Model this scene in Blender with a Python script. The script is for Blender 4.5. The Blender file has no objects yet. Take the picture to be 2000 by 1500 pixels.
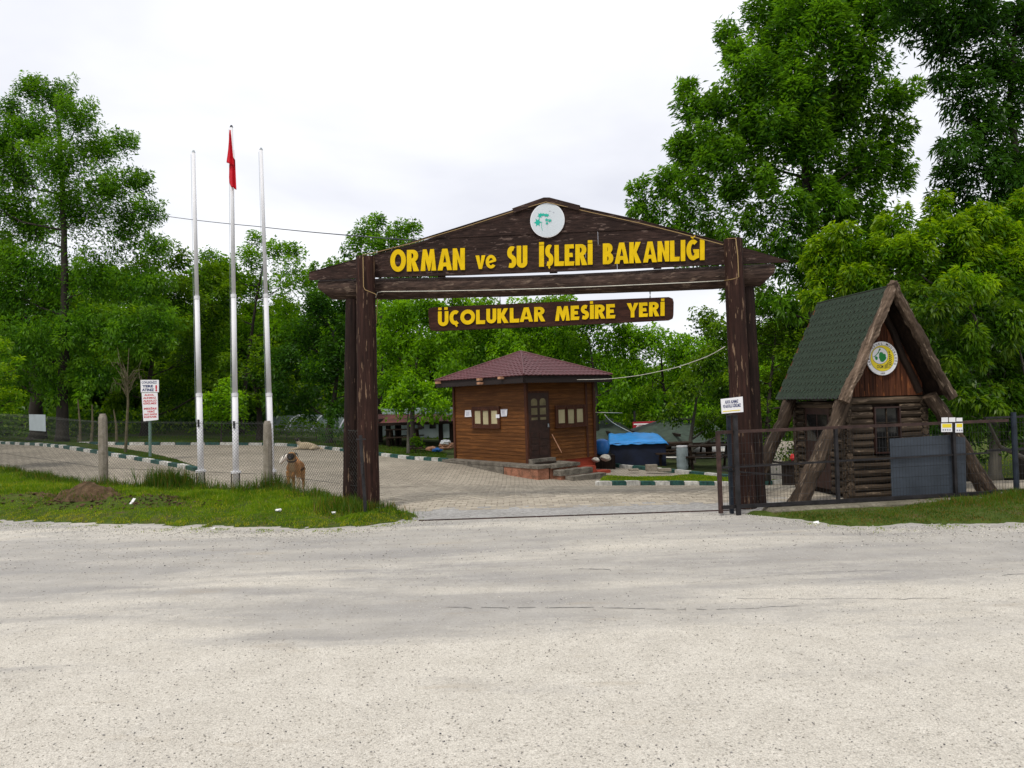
import bpy, bmesh, math, random
import numpy as np
from mathutils import Vector, Matrix, Euler
PI = math.pi
SC = bpy.context.scene
COL = SC.collection
rnd = random.Random(7)
nrg = np.random.default_rng(11)

# ------------------------------------------------------------------ camera, sky, sun, exposure
EYE, FOC = 1.7, 1450.0
PITCH, ROLL = math.atan(30 / 1450), 0.030
cam_d = bpy.data.cameras.new('camera')
cam = bpy.data.objects.new('camera', cam_d)
COL.objects.link(cam)
SC.camera = cam
cam_d.sensor_width = 36
cam_d.lens = 36 * FOC / 2000
cam_d.clip_start, cam_d.clip_end = 0.1, 3000
CAMR = Matrix.Rotation(PI / 2 + PITCH, 3, 'X') @ Matrix.Rotation(-ROLL, 3, 'Z')
cam.matrix_world = Matrix.Translation((0, 0, EYE)) @ CAMR.to_4x4()

SUN_EL, SUN_AZ = math.radians(58), math.radians(205)   # azimuth clockwise from +Y: behind the camera, to the left
W = bpy.data.worlds.new('World')
SC.world = W
W.use_nodes = True
wn, wl = W.node_tree.nodes, W.node_tree.links
wn.clear()


def wnode(t, **k):
    n = wn.new(t)
    for a, b in k.items():
        setattr(n, a, b)
    return n


w_out = wnode('ShaderNodeOutputWorld')
w_bg = wnode('ShaderNodeBackground')
w_bg.inputs[1].default_value = 0.10
wl.new(w_bg.outputs[0], w_out.inputs[0])
w_sky = wnode('ShaderNodeTexSky', sky_type='NISHITA')
w_sky.sun_disc = False
w_sky.sun_elevation = SUN_EL
w_sky.sun_rotation = SUN_AZ
w_sky.dust_density = 2.0
w_tc = wnode('ShaderNodeTexCoord')
w_sep = wnode('ShaderNodeSeparateXYZ')
wl.new(w_tc.outputs['Generated'], w_sep.inputs[0])
w_add = wnode('ShaderNodeMath', operation='ADD')
wl.new(w_sep.outputs[2], w_add.inputs[0])
w_add.inputs[1].default_value = 0.22
w_mx = wnode('ShaderNodeMath', operation='MAXIMUM')
wl.new(w_add.outputs[0], w_mx.inputs[0])
w_mx.inputs[1].default_value = 0.05
w_div = wnode('ShaderNodeVectorMath', operation='DIVIDE')
wl.new(w_tc.outputs['Generated'], w_div.inputs[0])
w_cmb = wnode('ShaderNodeCombineXYZ')
for i in range(3):
    wl.new(w_mx.outputs[0], w_cmb.inputs[i])
wl.new(w_cmb.outputs[0], w_div.inputs[1])
w_n1 = wnode('ShaderNodeTexNoise')
w_n1.inputs['Scale'].default_value = 1.15
w_n1.inputs['Detail'].default_value = 5
w_n1.inputs['Roughness'].default_value = 0.48
w_n1.inputs['Distortion'].default_value = 0.3
wl.new(w_div.outputs[0], w_n1.inputs['Vector'])
w_r = wnode('ShaderNodeValToRGB')
w_r.color_ramp.elements[0].position = 0.36
w_r.color_ramp.elements[0].color = (5.7, 5.8, 6.35, 1)
w_r.color_ramp.elements[1].position = 0.66
w_r.color_ramp.elements[1].color = (7.7, 7.75, 8.0, 1)
wl.new(w_n1.outputs['Fac'], w_r.inputs[0])
w_mix = wnode('ShaderNodeMix', data_type='RGBA')
w_mix.inputs[0].default_value = 0.93            # the cloud layer covers nearly all of the blue
wl.new(w_sky.outputs[0], w_mix.inputs[6])
wl.new(w_r.outputs[0], w_mix.inputs[7])
wl.new(w_mix.outputs[2], w_bg.inputs[0])

sun_d = bpy.data.lights.new('sun', 'SUN')
sun_d.energy = 1.5
sun_d.angle = math.radians(12)
sun_d.color = (1.0, 0.95, 0.86)
sun = bpy.data.objects.new('sun', sun_d)
COL.objects.link(sun)
sdir = Vector((math.sin(SUN_AZ) * math.cos(SUN_EL), math.cos(SUN_AZ) * math.cos(SUN_EL), math.sin(SUN_EL)))
sun.rotation_euler = sdir.to_track_quat('Z', 'Y').to_euler()
sun.location = (0, 0, 30)

SC.view_settings.view_transform = 'Standard'
SC.view_settings.look = 'None'
SC.view_settings.gamma = 1
SC.view_settings.use_curve_mapping = False
SC.view_settings.exposure = 0.55
SC.render.resolution_x, SC.render.resolution_y = 1024, 768
SC.cycles.max_bounces = 6
SC.cycles.diffuse_bounces = 3
SC.cycles.transmission_bounces = 3


# ------------------------------------------------------------------ measuring
def ray(px, py):
    d = CAMR @ Vector(((px - 1000) / FOC, -(py - 750) / FOC, -1))
    return d / d.y


def sst(a, b, t):
    t = np.clip((t - a) / (b - a), 0, 1)
    return t * t * (3 - 2 * t)


def h(x, y):
    """height of the ground: the forecourt falls to the right and climbs to the left behind the gate"""
    return sst(12.3, 20, y) * np.clip(-0.052 * (x + 9), -0.8, 0.4) + 0.15 * np.exp(-((x + 1.9) / 1.5) ** 2 - ((y - 23.2) / 2.6) ** 2)


def G(px, py, dz=0.0):
    """point of the ground seen at a pixel of the photograph"""
    r = ray(px, py)
    y = 3.0
    while y < 90:
        if EYE + r.z * y < float(h(r.x * y, y)) + dz:
            break
        y += 0.02
    return Vector((r.x * y, y, EYE + r.z * y))


def at(px, py, Y):
    r = ray(px, py)
    return Vector((r.x * Y, Y, EYE + r.z * Y))


def on_plane(px, py, p0, u):
    """hit of a pixel ray with the vertical plane through p0 along the horizontal direction u"""
    n = Vector((-u.y, u.x, 0))
    r = ray(px, py)
    o = Vector((0, 0, EYE))
    t = (Vector(p0) - o).dot(n) / r.dot(n)
    return o + r * t


# ------------------------------------------------------------------ materials
def mat(name):
    m = bpy.data.materials.new(name)
    m.use_nodes = True
    nt = m.node_tree
    nt.nodes.clear()
    out = nt.nodes.new('ShaderNodeOutputMaterial')
    return m, nt, out


class NT:
    def __init__(s, nt):
        s.nt = nt

    def n(s, t, ins=None, **k):
        n = s.nt.nodes.new(t)
        for a, b in k.items():
            setattr(n, a, b)
        for a, b in (ins or {}).items():
            if isinstance(b, bpy.types.NodeSocket):
                s.nt.links.new(b, n.inputs[a])
            else:
                n.inputs[a].default_value = b
        return n

    def ramp(s, fac, stops):
        r = s.nt.nodes.new('ShaderNodeValToRGB')
        s.nt.links.new(fac, r.inputs[0])
        e = r.color_ramp.elements
        while len(e) < len(stops):
            e.new(0.5)
        for i, (p, c) in enumerate(stops):
            e[i].position = p
            e[i].color = (*c, 1) if not isinstance(c, (int, float)) else (c, c, c, 1)
        return r.outputs[0]

    def mix(s, f, a, b, mode='MIX'):
        m = s.nt.nodes.new('ShaderNodeMix')
        m.data_type = 'RGBA'
        m.blend_type = mode
        for i, v in ((0, f), (6, a), (7, b)):
            if isinstance(v, bpy.types.NodeSocket):
                s.nt.links.new(v, m.inputs[i])
            elif i == 0:
                m.inputs[0].default_value = v
            else:
                m.inputs[i].default_value = (*v, 1)
        return m.outputs[2]

    def coords(s, scale=(1, 1, 1), kind='Object', rand=0.0):
        tc = s.n('ShaderNodeTexCoord')
        src = tc.outputs[kind]
        if rand:
            oi = s.n('ShaderNodeObjectInfo')
            mu = s.n('ShaderNodeMath', {0: oi.outputs['Random'], 1: rand}, operation='MULTIPLY')
            src = s.n('ShaderNodeVectorMath', {0: src, 1: mu.outputs[0]}, operation='ADD').outputs[0]
        return s.n('ShaderNodeMapping', {'Vector': src, 'Scale': scale}).outputs[0]

    def noise(s, vec, scale, detail=4, rough=0.55, dist=0.0):
        return s.n('ShaderNodeTexNoise', {'Vector': vec, 'Scale': scale, 'Detail': detail, 'Roughness': rough, 'Distortion': dist}).outputs['Fac']

    def bump(s, hgt, strength=0.5, dist=0.02, nrm=None):
        b = s.n('ShaderNodeBump', {'Strength': strength, 'Distance': dist, 'Height': hgt})
        if nrm is not None:
            s.nt.links.new(nrm, b.inputs['Normal'])
        return b.outputs[0]

    def bsdf(s, out, col, rough=0.7, nrm=None, metal=0.0, spec=0.5):
        p = s.n('ShaderNodeBsdfPrincipled', {'Base Color': col if isinstance(col, bpy.types.NodeSocket) else (*col, 1),
                                             'Roughness': rough, 'Metallic': metal, 'Specular IOR Level': spec})
        if nrm is not None:
            s.nt.links.new(nrm, p.inputs['Normal'])
        s.nt.links.new(p.outputs[0], out.inputs[0])
        return p


M = {}


def plain(name, col, rough=0.6, var=0.15, scale=6, metal=0.0, bump=0.1, spec=0.4, stretch=(1, 1, 1)):
    m, nt, out = mat(name)
    s = NT(nt)
    v = s.coords(stretch, rand=7)
    f = s.noise(v, scale, 5, 0.6)
    lo = tuple(c * (1 - var * 1.6) for c in col)
    hi = tuple(min(1, c * (1 + var)) for c in col)
    c = s.ramp(f, [(0.3, lo), (0.7, hi)])
    s.bsdf(out, c, rough, s.bump(s.noise(v, scale * 6, 3), bump, 0.01) if bump else None, metal, spec)
    M[name] = m
    return m


def wood(name, dark, light, pale, axis, peel=0.0, rough=0.75, grain=3.0, randv=0.0, bump=0.5):
    """brown wood with grain along one axis and flakes of bare pale wood where the stain has peeled"""
    m, nt, out = mat(name)
    s = NT(nt)
    sc = [14.0, 14.0, 14.0]
    sc[axis] = 0.9
    v = s.coords(tuple(x * grain / 3 for x in sc), rand=13)
    g = s.noise(v, 1.6, 7, 0.65, 0.4)
    c = s.ramp(g, [(0.34, dark), (0.52, light), (0.64, tuple(x * 1.6 for x in light)), (0.76, tuple(x * 2.1 for x in light))])
    v2 = s.coords((1, 1, 1), rand=5)
    big = s.noise(v2, 1.7, 3)
    c = s.mix(s.ramp(big, [(0.35, 0.0), (0.7, 0.55)]), c, dark)
    if randv:
        oi = s.n('ShaderNodeObjectInfo')
        hs = s.n('ShaderNodeHueSaturation', {'Color': c, 'Value': s.n('ShaderNodeMapRange', {'Value': oi.outputs['Random'], 'To Min': 1 - randv, 'To Max': 1 + randv}).outputs[0]})
        c = hs.outputs[0]
    if peel:
        sp = [9.0, 9.0, 9.0]
        sp[axis] = 1.15
        vp = s.coords(tuple(sp), rand=3)
        pn = s.noise(vp, 2.6, 6, 0.62, 0.2)
        msk = s.ramp(pn, [(0.66 - peel, 0.0), (0.685 - peel, 1.0)])
        fine = s.noise(v, 5, 4)
        msk = s.mix(1.0, msk, s.ramp(fine, [(0.35, 0.35), (0.6, 1.0)]), 'MULTIPLY')
        c = s.mix(msk, c, pale)
    nb = s.bump(g, bump, 0.012)
    s.bsdf(out, c, rough, nb, 0, 0.14)
    M[name] = m
    return m


def leafmat(name, dark, light, tip, trans=0.35):
    """leaf with tone per leaf (attribute) between two greens; a few leaves take the colour of young growth"""
    m, nt, out = mat(name)
    s = NT(nt)
    a = s.n('ShaderNodeAttribute', attribute_name='tone')
    sep = s.n('ShaderNodeSeparateColor', {0: a.outputs['Color']})
    c = s.ramp(sep.outputs[0], [(0.0, dark), (1.0, light)])
    c = s.mix(sep.outputs[1], c, tip)
    d = s.n('ShaderNodeBsdfDiffuse', {'Color': c, 'Roughness': 0.6})
    t = s.n('ShaderNodeBsdfTranslucent', {'Color': s.mix(1.0, c, (1.8, 1.7, 0.5), 'MULTIPLY')})
    g = s.n('ShaderNodeBsdfGlossy', {'Color': (1, 1, 1, 1), 'Roughness': 0.38})
    m1 = s.n('ShaderNodeMixShader', {0: trans, 1: d.outputs[0], 2: t.outputs[0]})
    m2 = s.n('ShaderNodeMixShader', {0: 0.012, 1: m1.outputs[0], 2: g.outputs[0]})
    nt.links.new(m2.outputs[0], out.inputs[0])
    M[name] = m
    return m


def attrmat(name, rough=0.85, bump=0.3, scale=60, attr='tone', stretch=(1, 1, 1)):
    m, nt, out = mat(name)
    s = NT(nt)
    a = s.n('ShaderNodeAttribute', attribute_name=attr)
    v = s.coords(stretch)
    f = s.noise(v, scale, 4)
    c = s.mix(1.0, a.outputs['Color'], s.ramp(f, [(0.3, 0.72), (0.7, 1.15)]), 'MULTIPLY')
    s.bsdf(out, c, rough, s.bump(f, bump, 0.01), 0, 0.2)
    M[name] = m
    return m


# ------------------------------------------------------------------ object helpers
ORG = {}


def tag(o, label=None, cat=None, group=None, kind=None):
    if label: o['label'] = label
    if cat: o['category'] = cat
    if group: o['group'] = group
    if kind: o['kind'] = kind
    return o


def thing(name, label, cat, loc, group=None):
    o = bpy.data.objects.new(name, None)
    COL.objects.link(o)
    o.location = loc
    o.empty_display_size = 0.2
    ORG[o.name] = Vector(loc)
    return tag(o, label, cat, group)


def place(o, parent, origin):
    COL.objects.link(o)
    if parent is not None:
        o.parent = parent
        o.location = Vector(origin) - ORG[parent.name]
    else:
        o.location = Vector(origin)
    ORG[o.name] = Vector(origin)
    return o


class MB:
    def __init__(s):
        s.v, s.f, s.m = [], [], []
        s.col = None

    def add(s, vs, fs, mi=0):
        b = len(s.v)
        s.v += [tuple(p) for p in vs]
        s.f += [tuple(b + i for i in f) for f in fs]
        s.m += [mi] * len(fs)
        return s

    def quad(s, a, b, c, d, mi=0):
        return s.add([a, b, c, d], [(0, 1, 2, 3)], mi)

    def hexa(s, p, mi=0):
        return s.add(p, [(0, 3, 2, 1), (4, 5, 6, 7), (0, 1, 5, 4), (1, 2, 6, 5), (2, 3, 7, 6), (3, 0, 4, 7)], mi)

    def box(s, c, size, ax=None, mi=0, taper=1.0):
        """box centred on c; ax = (u, v, w) unit vectors"""
        c = Vector(c)
        u, v, w = ax if ax else (Vector((1, 0, 0)), Vector((0, 1, 0)), Vector((0, 0, 1)))
        a, b, d = (x / 2 for x in size)
        p = []
        for k, z in ((1, -d), (taper, d)):
            for x, y in ((-a, -b), (a, -b), (a, b), (-a, b)):
                p.append(c + u * x * k + v * y * k + w * z)
        return s.hexa(p, mi)

    def tube(s, pts, radii, n=8, caps=True, mi=0, jit=0.0, phase=0.0):
        pts = [Vector(p) for p in pts]
        if not hasattr(radii, '__len__'):
            radii = [radii] * len(pts)
        base = len(s.v)
        prev = None
        for i, p in enumerate(pts):
            t = (pts[min(i + 1, len(pts) - 1)] - pts[max(i - 1, 0)])
            if t.length < 1e-9: t = Vector((0, 0, 1))
            t.normalize()
            if prev is None:
                a = Vector((0, 0, 1)) if abs(t.z) < 0.9 else Vector((1, 0, 0))
                e = t.cross(a).normalized()
            else:
                e = (prev - t * prev.dot(t)).normalized()
            prev = e
            f = t.cross(e)
            for k in range(n):
                an = 2 * PI * k / n + phase
                r = radii[i] * (1 + (rnd.uniform(-jit, jit) if jit else 0))
                s.v.append(tuple(p + e * (math.cos(an) * r) + f * (math.sin(an) * r)))
        for i in range(len(pts) - 1):
            for k in range(n):
                a = base + i * n + k
                b = base + i * n + (k + 1) % n
                s.f.append((a, b, b + n, a + n))
                s.m.append(mi)
        if caps:
            s.f.append(tuple(base + k for k in reversed(range(n))))
            s.f.append(tuple(base + (len(pts) - 1) * n + k for k in range(n)))
            s.m += [mi, mi]
        return s

    def prism(s, poly, P, thick, mi=0):
        """poly in (u, z); P(u, depth, z) -> world; from depth 0 to thick"""
        n = len(poly)
        vs = [P(u, 0, z) for u, z in poly] + [P(u, thick, z) for u, z in poly]
        fs = [tuple(range(n)), tuple(reversed(range(n, 2 * n)))]
        for i in range(n):
            j = (i + 1) % n
            fs.append((i, n + i, n + j, j))
        return s.add(vs, fs, mi)

    def grid(s, fn, nu, nv, mi=0):
        vs = [fn(i / nu, j / nv) for j in range(nv + 1) for i in range(nu + 1)]
        fs = [(j * (nu + 1) + i, j * (nu + 1) + i + 1, (j + 1) * (nu + 1) + i + 1, (j + 1) * (nu + 1) + i) for j in range(nv) for i in range(nu)]
        return s.add(vs, fs, mi)

    def mesh(s, name, mats, origin=(0, 0, 0), smooth=False):
        me = bpy.data.meshes.new(name)
        o = Vector(origin)
        me.from_pydata([(v[0] - o.x, v[1] - o.y, v[2] - o.z) for v in s.v], [], s.f)
        for m in (mats if isinstance(mats, (list, tuple)) else [mats]):
            me.materials.append(M[m])
        if max(s.m, default=0):
            me.polygons.foreach_set('material_index', s.m)
        if smooth:
            me.polygons.foreach_set('use_smooth', [True] * len(me.polygons))
        bm = bmesh.new()
        bm.from_mesh(me)
        bmesh.ops.recalc_face_normals(bm, faces=bm.faces)
        bm.to_mesh(me)
        bm.free()
        me.update()
        return me

    def build(s, name, mats, parent=None, origin=None, smooth=False, bevel=0.0):
        if origin is None:
            origin = ORG[parent.name] if parent is not None else (0, 0, 0)
        me = s.mesh(name, mats, origin, smooth)
        o = place(bpy.data.objects.new(name, me), parent, origin)
        if bevel:
            b = o.modifiers.new('bevel', 'BEVEL')
            b.width = bevel
            b.segments = 2
            b.limit_method = 'ANGLE'
        return o


def inst(name, me, parent, loc, rot=None, scale=None):
    o = place(bpy.data.objects.new(name, me), parent, loc)
    if rot is not None:
        o.rotation_mode = 'QUATERNION'
        o.rotation_quaternion = rot
    if scale is not None:
        o.scale = scale
    return o


def raw_mesh(name, V, F, m, tone=None, origin=(0, 0, 0), smooth=False):
    """fast mesh from numpy arrays; F of shape (n, 3) or (n, 4); tone per vertex (n, 3)"""
    me = bpy.data.meshes.new(name)
    V = (np.asarray(V, dtype=np.float32) - np.asarray(origin, dtype=np.float32)).astype(np.float32)
    k = F.shape[1]
    me.vertices.add(len(V))
    me.vertices.foreach_set('co', V.ravel())
    me.loops.add(F.size)
    me.loops.foreach_set('vertex_index', F.astype(np.int32).ravel())
    me.polygons.add(len(F))
    me.polygons.foreach_set('loop_start', np.arange(0, F.size, k, dtype=np.int32))
    if smooth:
        me.polygons.foreach_set('use_smooth', np.ones(len(F), dtype=bool))
    if tone is not None:
        a = me.color_attributes.new('tone', 'FLOAT_COLOR', 'POINT')
        t = np.ones((len(V), 4), dtype=np.float32)
        t[:, :3] = tone
        a.data.foreach_set('color', t.ravel())
    me.materials.append(M[m])
    me.update(calc_edges=True)
    return me


def nrm(a):
    return a / np.maximum(np.linalg.norm(a, axis=-1, keepdims=True), 1e-9)

# ------------------------------------------------------------------ material library
def make_road():
    m, nt, out = mat('road')
    s = NT(nt)
    v = s.coords()
    vor = s.n('ShaderNodeTexVoronoi', {'Vector': v, 'Scale': 125.0, 'Randomness': 1.0})
    cell = s.n('ShaderNodeSeparateColor', {0: vor.outputs['Color']})
    vor2 = s.n('ShaderNodeTexVoronoi', {'Vector': v, 'Scale': 150.0})
    stone = s.ramp(cell.outputs[0], [(0.0, (0.22, 0.21, 0.20)), (0.05, (0.44, 0.415, 0.37)), (0.22, (0.56, 0.537, 0.495)), (0.7, (0.64, 0.615, 0.56)), (1.0, (0.76, 0.74, 0.69))])
    gap = s.ramp(vor.outputs['Distance'], [(0.45, 1.0), (0.8, 0.55)])
    gravel = s.mix(1.0, stone, gap, 'MULTIPLY')
    fine = s.noise(v, 210, 3, 0.7)
    med = s.noise(v, 16, 4, 0.65)
    binder = s.ramp(fine, [(0.25, (0.30, 0.29, 0.27)), (0.5, (0.50, 0.47, 0.415)), (0.8, (0.62, 0.585, 0.52))])
    # how much loose stone lies on the surface: bands along the road
    vb = s.coords((0.16, 0.75, 1))
    band = s.noise(vb, 1.25, 6, 0.62, 0.35)
    sep = s.n('ShaderNodeSeparateXYZ', {0: v})
    far = s.n('ShaderNodeMapRange', {'Value': sep.outputs[1], 'From Min': 4.6, 'From Max': 7.2, 'To Min': 0.11, 'To Max': -0.13}).outputs[0]
    far2 = s.n('ShaderNodeMapRange', {'Value': sep.outputs[1], 'From Min': 9.3, 'From Max': 10.4, 'To Min': 0.0, 'To Max': 0.05}).outputs[0]
    bb = s.n('ShaderNodeMath', {0: band, 1: far}, operation='ADD').outputs[0]
    bb = s.n('ShaderNodeMath', {0: bb, 1: far2}, operation='ADD').outputs[0]
    bb = s.n('ShaderNodeMath', {0: bb, 1: s.n('ShaderNodeMapRange', {'Value': med, 'To Min': -0.07, 'To Max': 0.07}).outputs[0]}, operation='ADD').outputs[0]
    cover = s.ramp(bb, [(0.40, 0.0), (0.54, 1.0)])
    worn = s.mix(s.ramp(s.noise(vb, 3.1, 5), [(0.35, 0.0), (0.65, 1.0)]), (0.215, 0.215, 0.225), (0.34, 0.33, 0.315))
    worn = s.mix(0.28, worn, binder)
    base = s.mix(0.55, binder, gravel)
    c = s.mix(cover, worn, base)
    tone1 = s.ramp(s.noise(v, 2.6, 7, 0.72, 0.5), [(0.3, (0.95, 0.925, 0.88)), (0.7, (1.16, 1.14, 1.10))])
    tone2 = s.ramp(s.noise(v, 38, 4, 0.7), [(0.3, 0.88), (0.7, 1.08)])
    c = s.mix(1.0, s.mix(1.0, c, tone1, 'MULTIPLY'), tone2, 'MULTIPLY')
    # tyre traces: faint arcs swung through the mouth of the driveway
    for (ox, oy, R_, w_) in ((3.1, 3.2, 5.2, 0.16), (-3.6, 2.0, 6.1, 0.15), (3.4, 3.1, 6.7, 0.16)):
        dd = s.n('ShaderNodeVectorMath', {0: v, 1: (ox, oy, 0)}, operation='DISTANCE').outputs['Value']
        da = s.n('ShaderNodeMath', {0: s.n('ShaderNodeMath', {0: dd, 1: R_}, operation='SUBTRACT').outputs[0]}, operation='ABSOLUTE').outputs[0]
        band_ = s.ramp(s.n('ShaderNodeMath', {0: da, 1: s.n('ShaderNodeMath', {0: med, 1: .12}, operation='MULTIPLY').outputs[0]}, operation='ADD').outputs[0], [(0.03, 0.20), (w_, 0.0)])
        c = s.mix(s.mix(1.0, band_, s.ramp(s.noise(vb, 2.3, 4), [(0.42, 0.0), (0.62, 1.0)]), 'MULTIPLY'), c, (0.24, 0.235, 0.225))
    # dark pits, cracks and a few faint rusty stains
    vc = s.coords((0.35, 1.6, 1))
    stain = s.ramp(s.noise(vc, 2.2, 4, 0.6), [(0.62, 0.0), (0.75, 0.45)])
    c = s.mix(stain, c, (0.36, 0.30, 0.22))
    c = s.mix(s.ramp(s.noise(vc, 5.2, 6, 0.7), [(0.3, 0.2), (0.42, 0.0)]), c, (0.28, 0.27, 0.255))
    hh = s.mix(cover, s.mix(0.6, fine, med), s.ramp(vor.outputs['Distance'], [(0.0, 1.0), (0.7, 0.0)]))
    n1 = s.bump(hh, 0.6, 0.005)
    n1 = s.bump(vor2.outputs['Distance'], 0.25, 0.003, n1)
    s.bsdf(out, c, 0.88, n1, 0, 0.25)
    M['road'] = m


make_road()


def make_pavement():
    m, nt, out = mat('pavement')
    s = NT(nt)
    v = s.coords()
    br = s.n('ShaderNodeTexBrick', {'Vector': v, 'Scale': 1.0, 'Brick Width': 0.22, 'Row Height': 0.16, 'Mortar Size': 0.012,
                                    'Color1': (0.30, 0.262, 0.207, 1), 'Color2': (0.40, 0.352, 0.28, 1), 'Mortar': (0.13, 0.115, 0.09, 1), 'Mortar Smooth': 0.3})
    big = s.ramp(s.noise(v, 0.35, 5, 0.6), [(0.3, 0.74), (0.7, 1.12)])
    c = s.mix(1.0, br.outputs['Color'], big, 'MULTIPLY')
    dirt = s.ramp(s.noise(v, 1.6, 6, 0.7, 0.6), [(0.56, 0.0), (0.72, 0.55)])
    c = s.mix(dirt, c, (0.16, 0.145, 0.12))
    fine = s.noise(v, 60, 3, 0.7)
    c = s.mix(1.0, c, s.ramp(fine, [(0.3, 0.8), (0.7, 1.12)]), 'MULTIPLY')
    b = s.bump(br.outputs['Fac'], -0.5, 0.01)
    s.bsdf(out, c, 0.85, b, 0, 0.2)
    M['pavement'] = m


make_pavement()


def make_ground(name, a, b, c3, sc=1.3):
    m, nt, out = mat(name)
    s = NT(nt)
    v = s.coords()
    f = s.noise(v, sc, 7, 0.68, 0.4)
    f2 = s.noise(v, sc * 9, 5, 0.7)
    c = s.ramp(f, [(0.34, a), (0.52, b), (0.68, c3)])
    c = s.mix(1.0, c, s.ramp(f2, [(0.3, 0.6), (0.7, 1.25)]), 'MULTIPLY')
    s.bsdf(out, c, 0.95, s.bump(f2, 0.8, 0.03), 0, 0.1)
    M[name] = m


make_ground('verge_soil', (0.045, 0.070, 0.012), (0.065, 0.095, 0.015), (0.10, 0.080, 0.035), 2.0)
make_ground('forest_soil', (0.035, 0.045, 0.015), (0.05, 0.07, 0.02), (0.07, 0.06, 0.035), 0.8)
make_ground('dirt', (0.055, 0.045, 0.022), (0.11, 0.070, 0.040), (0.17, 0.115, 0.07), 6)
make_ground('apron', (0.30, 0.29, 0.275), (0.36, 0.35, 0.335), (0.41, 0.40, 0.385), 1.5)
make_ground('curb_concrete', (0.13, 0.12, 0.085), (0.19, 0.17, 0.13), (0.25, 0.23, 0.18), 3)
make_ground('post_concrete', (0.22, 0.19, 0.145), (0.30, 0.265, 0.215), (0.36, 0.32, 0.27), 9)
make_ground('platform_concrete', (0.10, 0.09, 0.075), (0.19, 0.17, 0.14), (0.27, 0.24, 0.20), 5)
make_ground('pink_render', (0.19, 0.10, 0.065), (0.38, 0.175, 0.11), (0.42, 0.20, 0.13), 4)

wood('post_wood', (0.016, 0.0078, 0.006), (0.034, 0.0155, 0.0115), (0.20, 0.13, 0.082), 2, peel=0.06, grain=3)
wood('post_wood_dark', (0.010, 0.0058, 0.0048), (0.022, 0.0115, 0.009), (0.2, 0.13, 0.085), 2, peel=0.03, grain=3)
wood('beam_wood', (0.020, 0.0125, 0.010), (0.060, 0.038, 0.029), (0.16, 0.115, 0.085), 0, peel=0.07, grain=5)
wood('board_wood', (0.015, 0.0088, 0.0075), (0.036, 0.0205, 0.0165), (0.13, 0.09, 0.075), 0, peel=0.06, grain=5, randv=0.18)
wood('sign_wood', (0.022, 0.009, 0.007), (0.040, 0.016, 0.011), (0.11, 0.05, 0.03), 0, peel=0.0, grain=3)
wood('cabin_log', (0.022, 0.0165, 0.011), (0.070, 0.050, 0.034), (0.22, 0.165, 0.115), 0, peel=0.06, grain=3, randv=0.35)
wood('cabin_plank', (0.028, 0.010, 0.006), (0.085, 0.030, 0.014), (0.24, 0.085, 0.03), 2, peel=0.07, grain=4, randv=0.45)
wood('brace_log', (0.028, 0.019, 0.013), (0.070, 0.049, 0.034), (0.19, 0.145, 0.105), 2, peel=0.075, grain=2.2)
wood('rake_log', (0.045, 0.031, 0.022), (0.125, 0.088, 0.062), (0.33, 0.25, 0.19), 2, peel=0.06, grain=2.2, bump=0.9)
wood('booth_board', (0.082, 0.030, 0.008), (0.130, 0.050, 0.013), (0.27, 0.12, 0.05), 0, peel=-0.01, grain=3, randv=0.14, rough=0.55)
wood('booth_frame', (0.045, 0.017, 0.010), (0.075, 0.028, 0.016), (0.2, 0.1, 0.05), 2, rough=0.5)
wood('dark_timber', (0.010, 0.007, 0.006), (0.022, 0.014, 0.010), (0.1, 0.07, 0.05), 2)
wood('bench_wood', (0.018, 0.011, 0.008), (0.04, 0.025, 0.016), (0.2, 0.14, 0.1), 0)
plain('bark', (0.030, 0.024, 0.018), 0.95, 0.35, 4, bump=0.9, stretch=(1, 1, 0.25))
plain('bark_grey', (0.085, 0.078, 0.062), 0.95, 0.3, 5, bump=0.9, stretch=(1, 1, 0.3))
plain('bark_pale', (0.10, 0.085, 0.045), 0.9, 0.25, 9)
plain('yellow_paint', (0.68, 0.455, 0.003), 0.6, 0.09, 7, bump=0.12, spec=0.12)
plain('white_paint', (0.72, 0.72, 0.74), 0.5, 0.03, 3, bump=0, spec=0.3)
plain('sign_white', (0.78, 0.78, 0.80), 0.4, 0.03, 5, bump=0.0)
plain('disc_white', (0.55, 0.60, 0.64), 0.4, 0.03, 2, bump=0.0)
plain('disc_rim', (0.75, 0.76, 0.80), 0.4, 0.03, 2, bump=0.0)
plain('teal_print', (0.0, 0.40, 0.30), 0.5, 0.05, 5, bump=0.0)
plain('faint_print', (0.42, 0.45, 0.52), 0.5, 0.05, 5, bump=0.0)
plain('navy_print', (0.012, 0.022, 0.12), 0.5, 0.03, 5, bump=0.0)
plain('red_print', (0.52, 0.012, 0.03), 0.5, 0.03, 5, bump=0.0)
plain('black_print', (0.015, 0.015, 0.015), 0.5, 0.03, 5, bump=0.0)
plain('green_print', (0.0, 0.22, 0.035), 0.5, 0.06, 5, bump=0.0)
plain('yellow_print', (0.80, 0.64, 0.02), 0.5, 0.04, 5, bump=0.0)
plain('grey_print', (0.25, 0.26, 0.33), 0.6, 0.05, 5, bump=0.0)
plain('paper', (0.74, 0.75, 0.80), 0.7, 0.03, 5, bump=0.0)
plain('kerb_white', (0.52, 0.51, 0.47), 0.85, 0.32, 9, bump=0.4)
plain('kerb_green', (0.018, 0.075, 0.065), 0.8, 0.4, 9, bump=0.4)
plain('dark_metal', (0.022, 0.020, 0.022), 0.5, 0.4, 9, 0.3, bump=0.2)
plain('rust_metal', (0.050, 0.026, 0.021), 0.65, 0.45, 9, 0.2, bump=0.3)
plain('blue_metal', (0.02, 0.028, 0.042), 0.5, 0.35, 9, 0.3)
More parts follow.
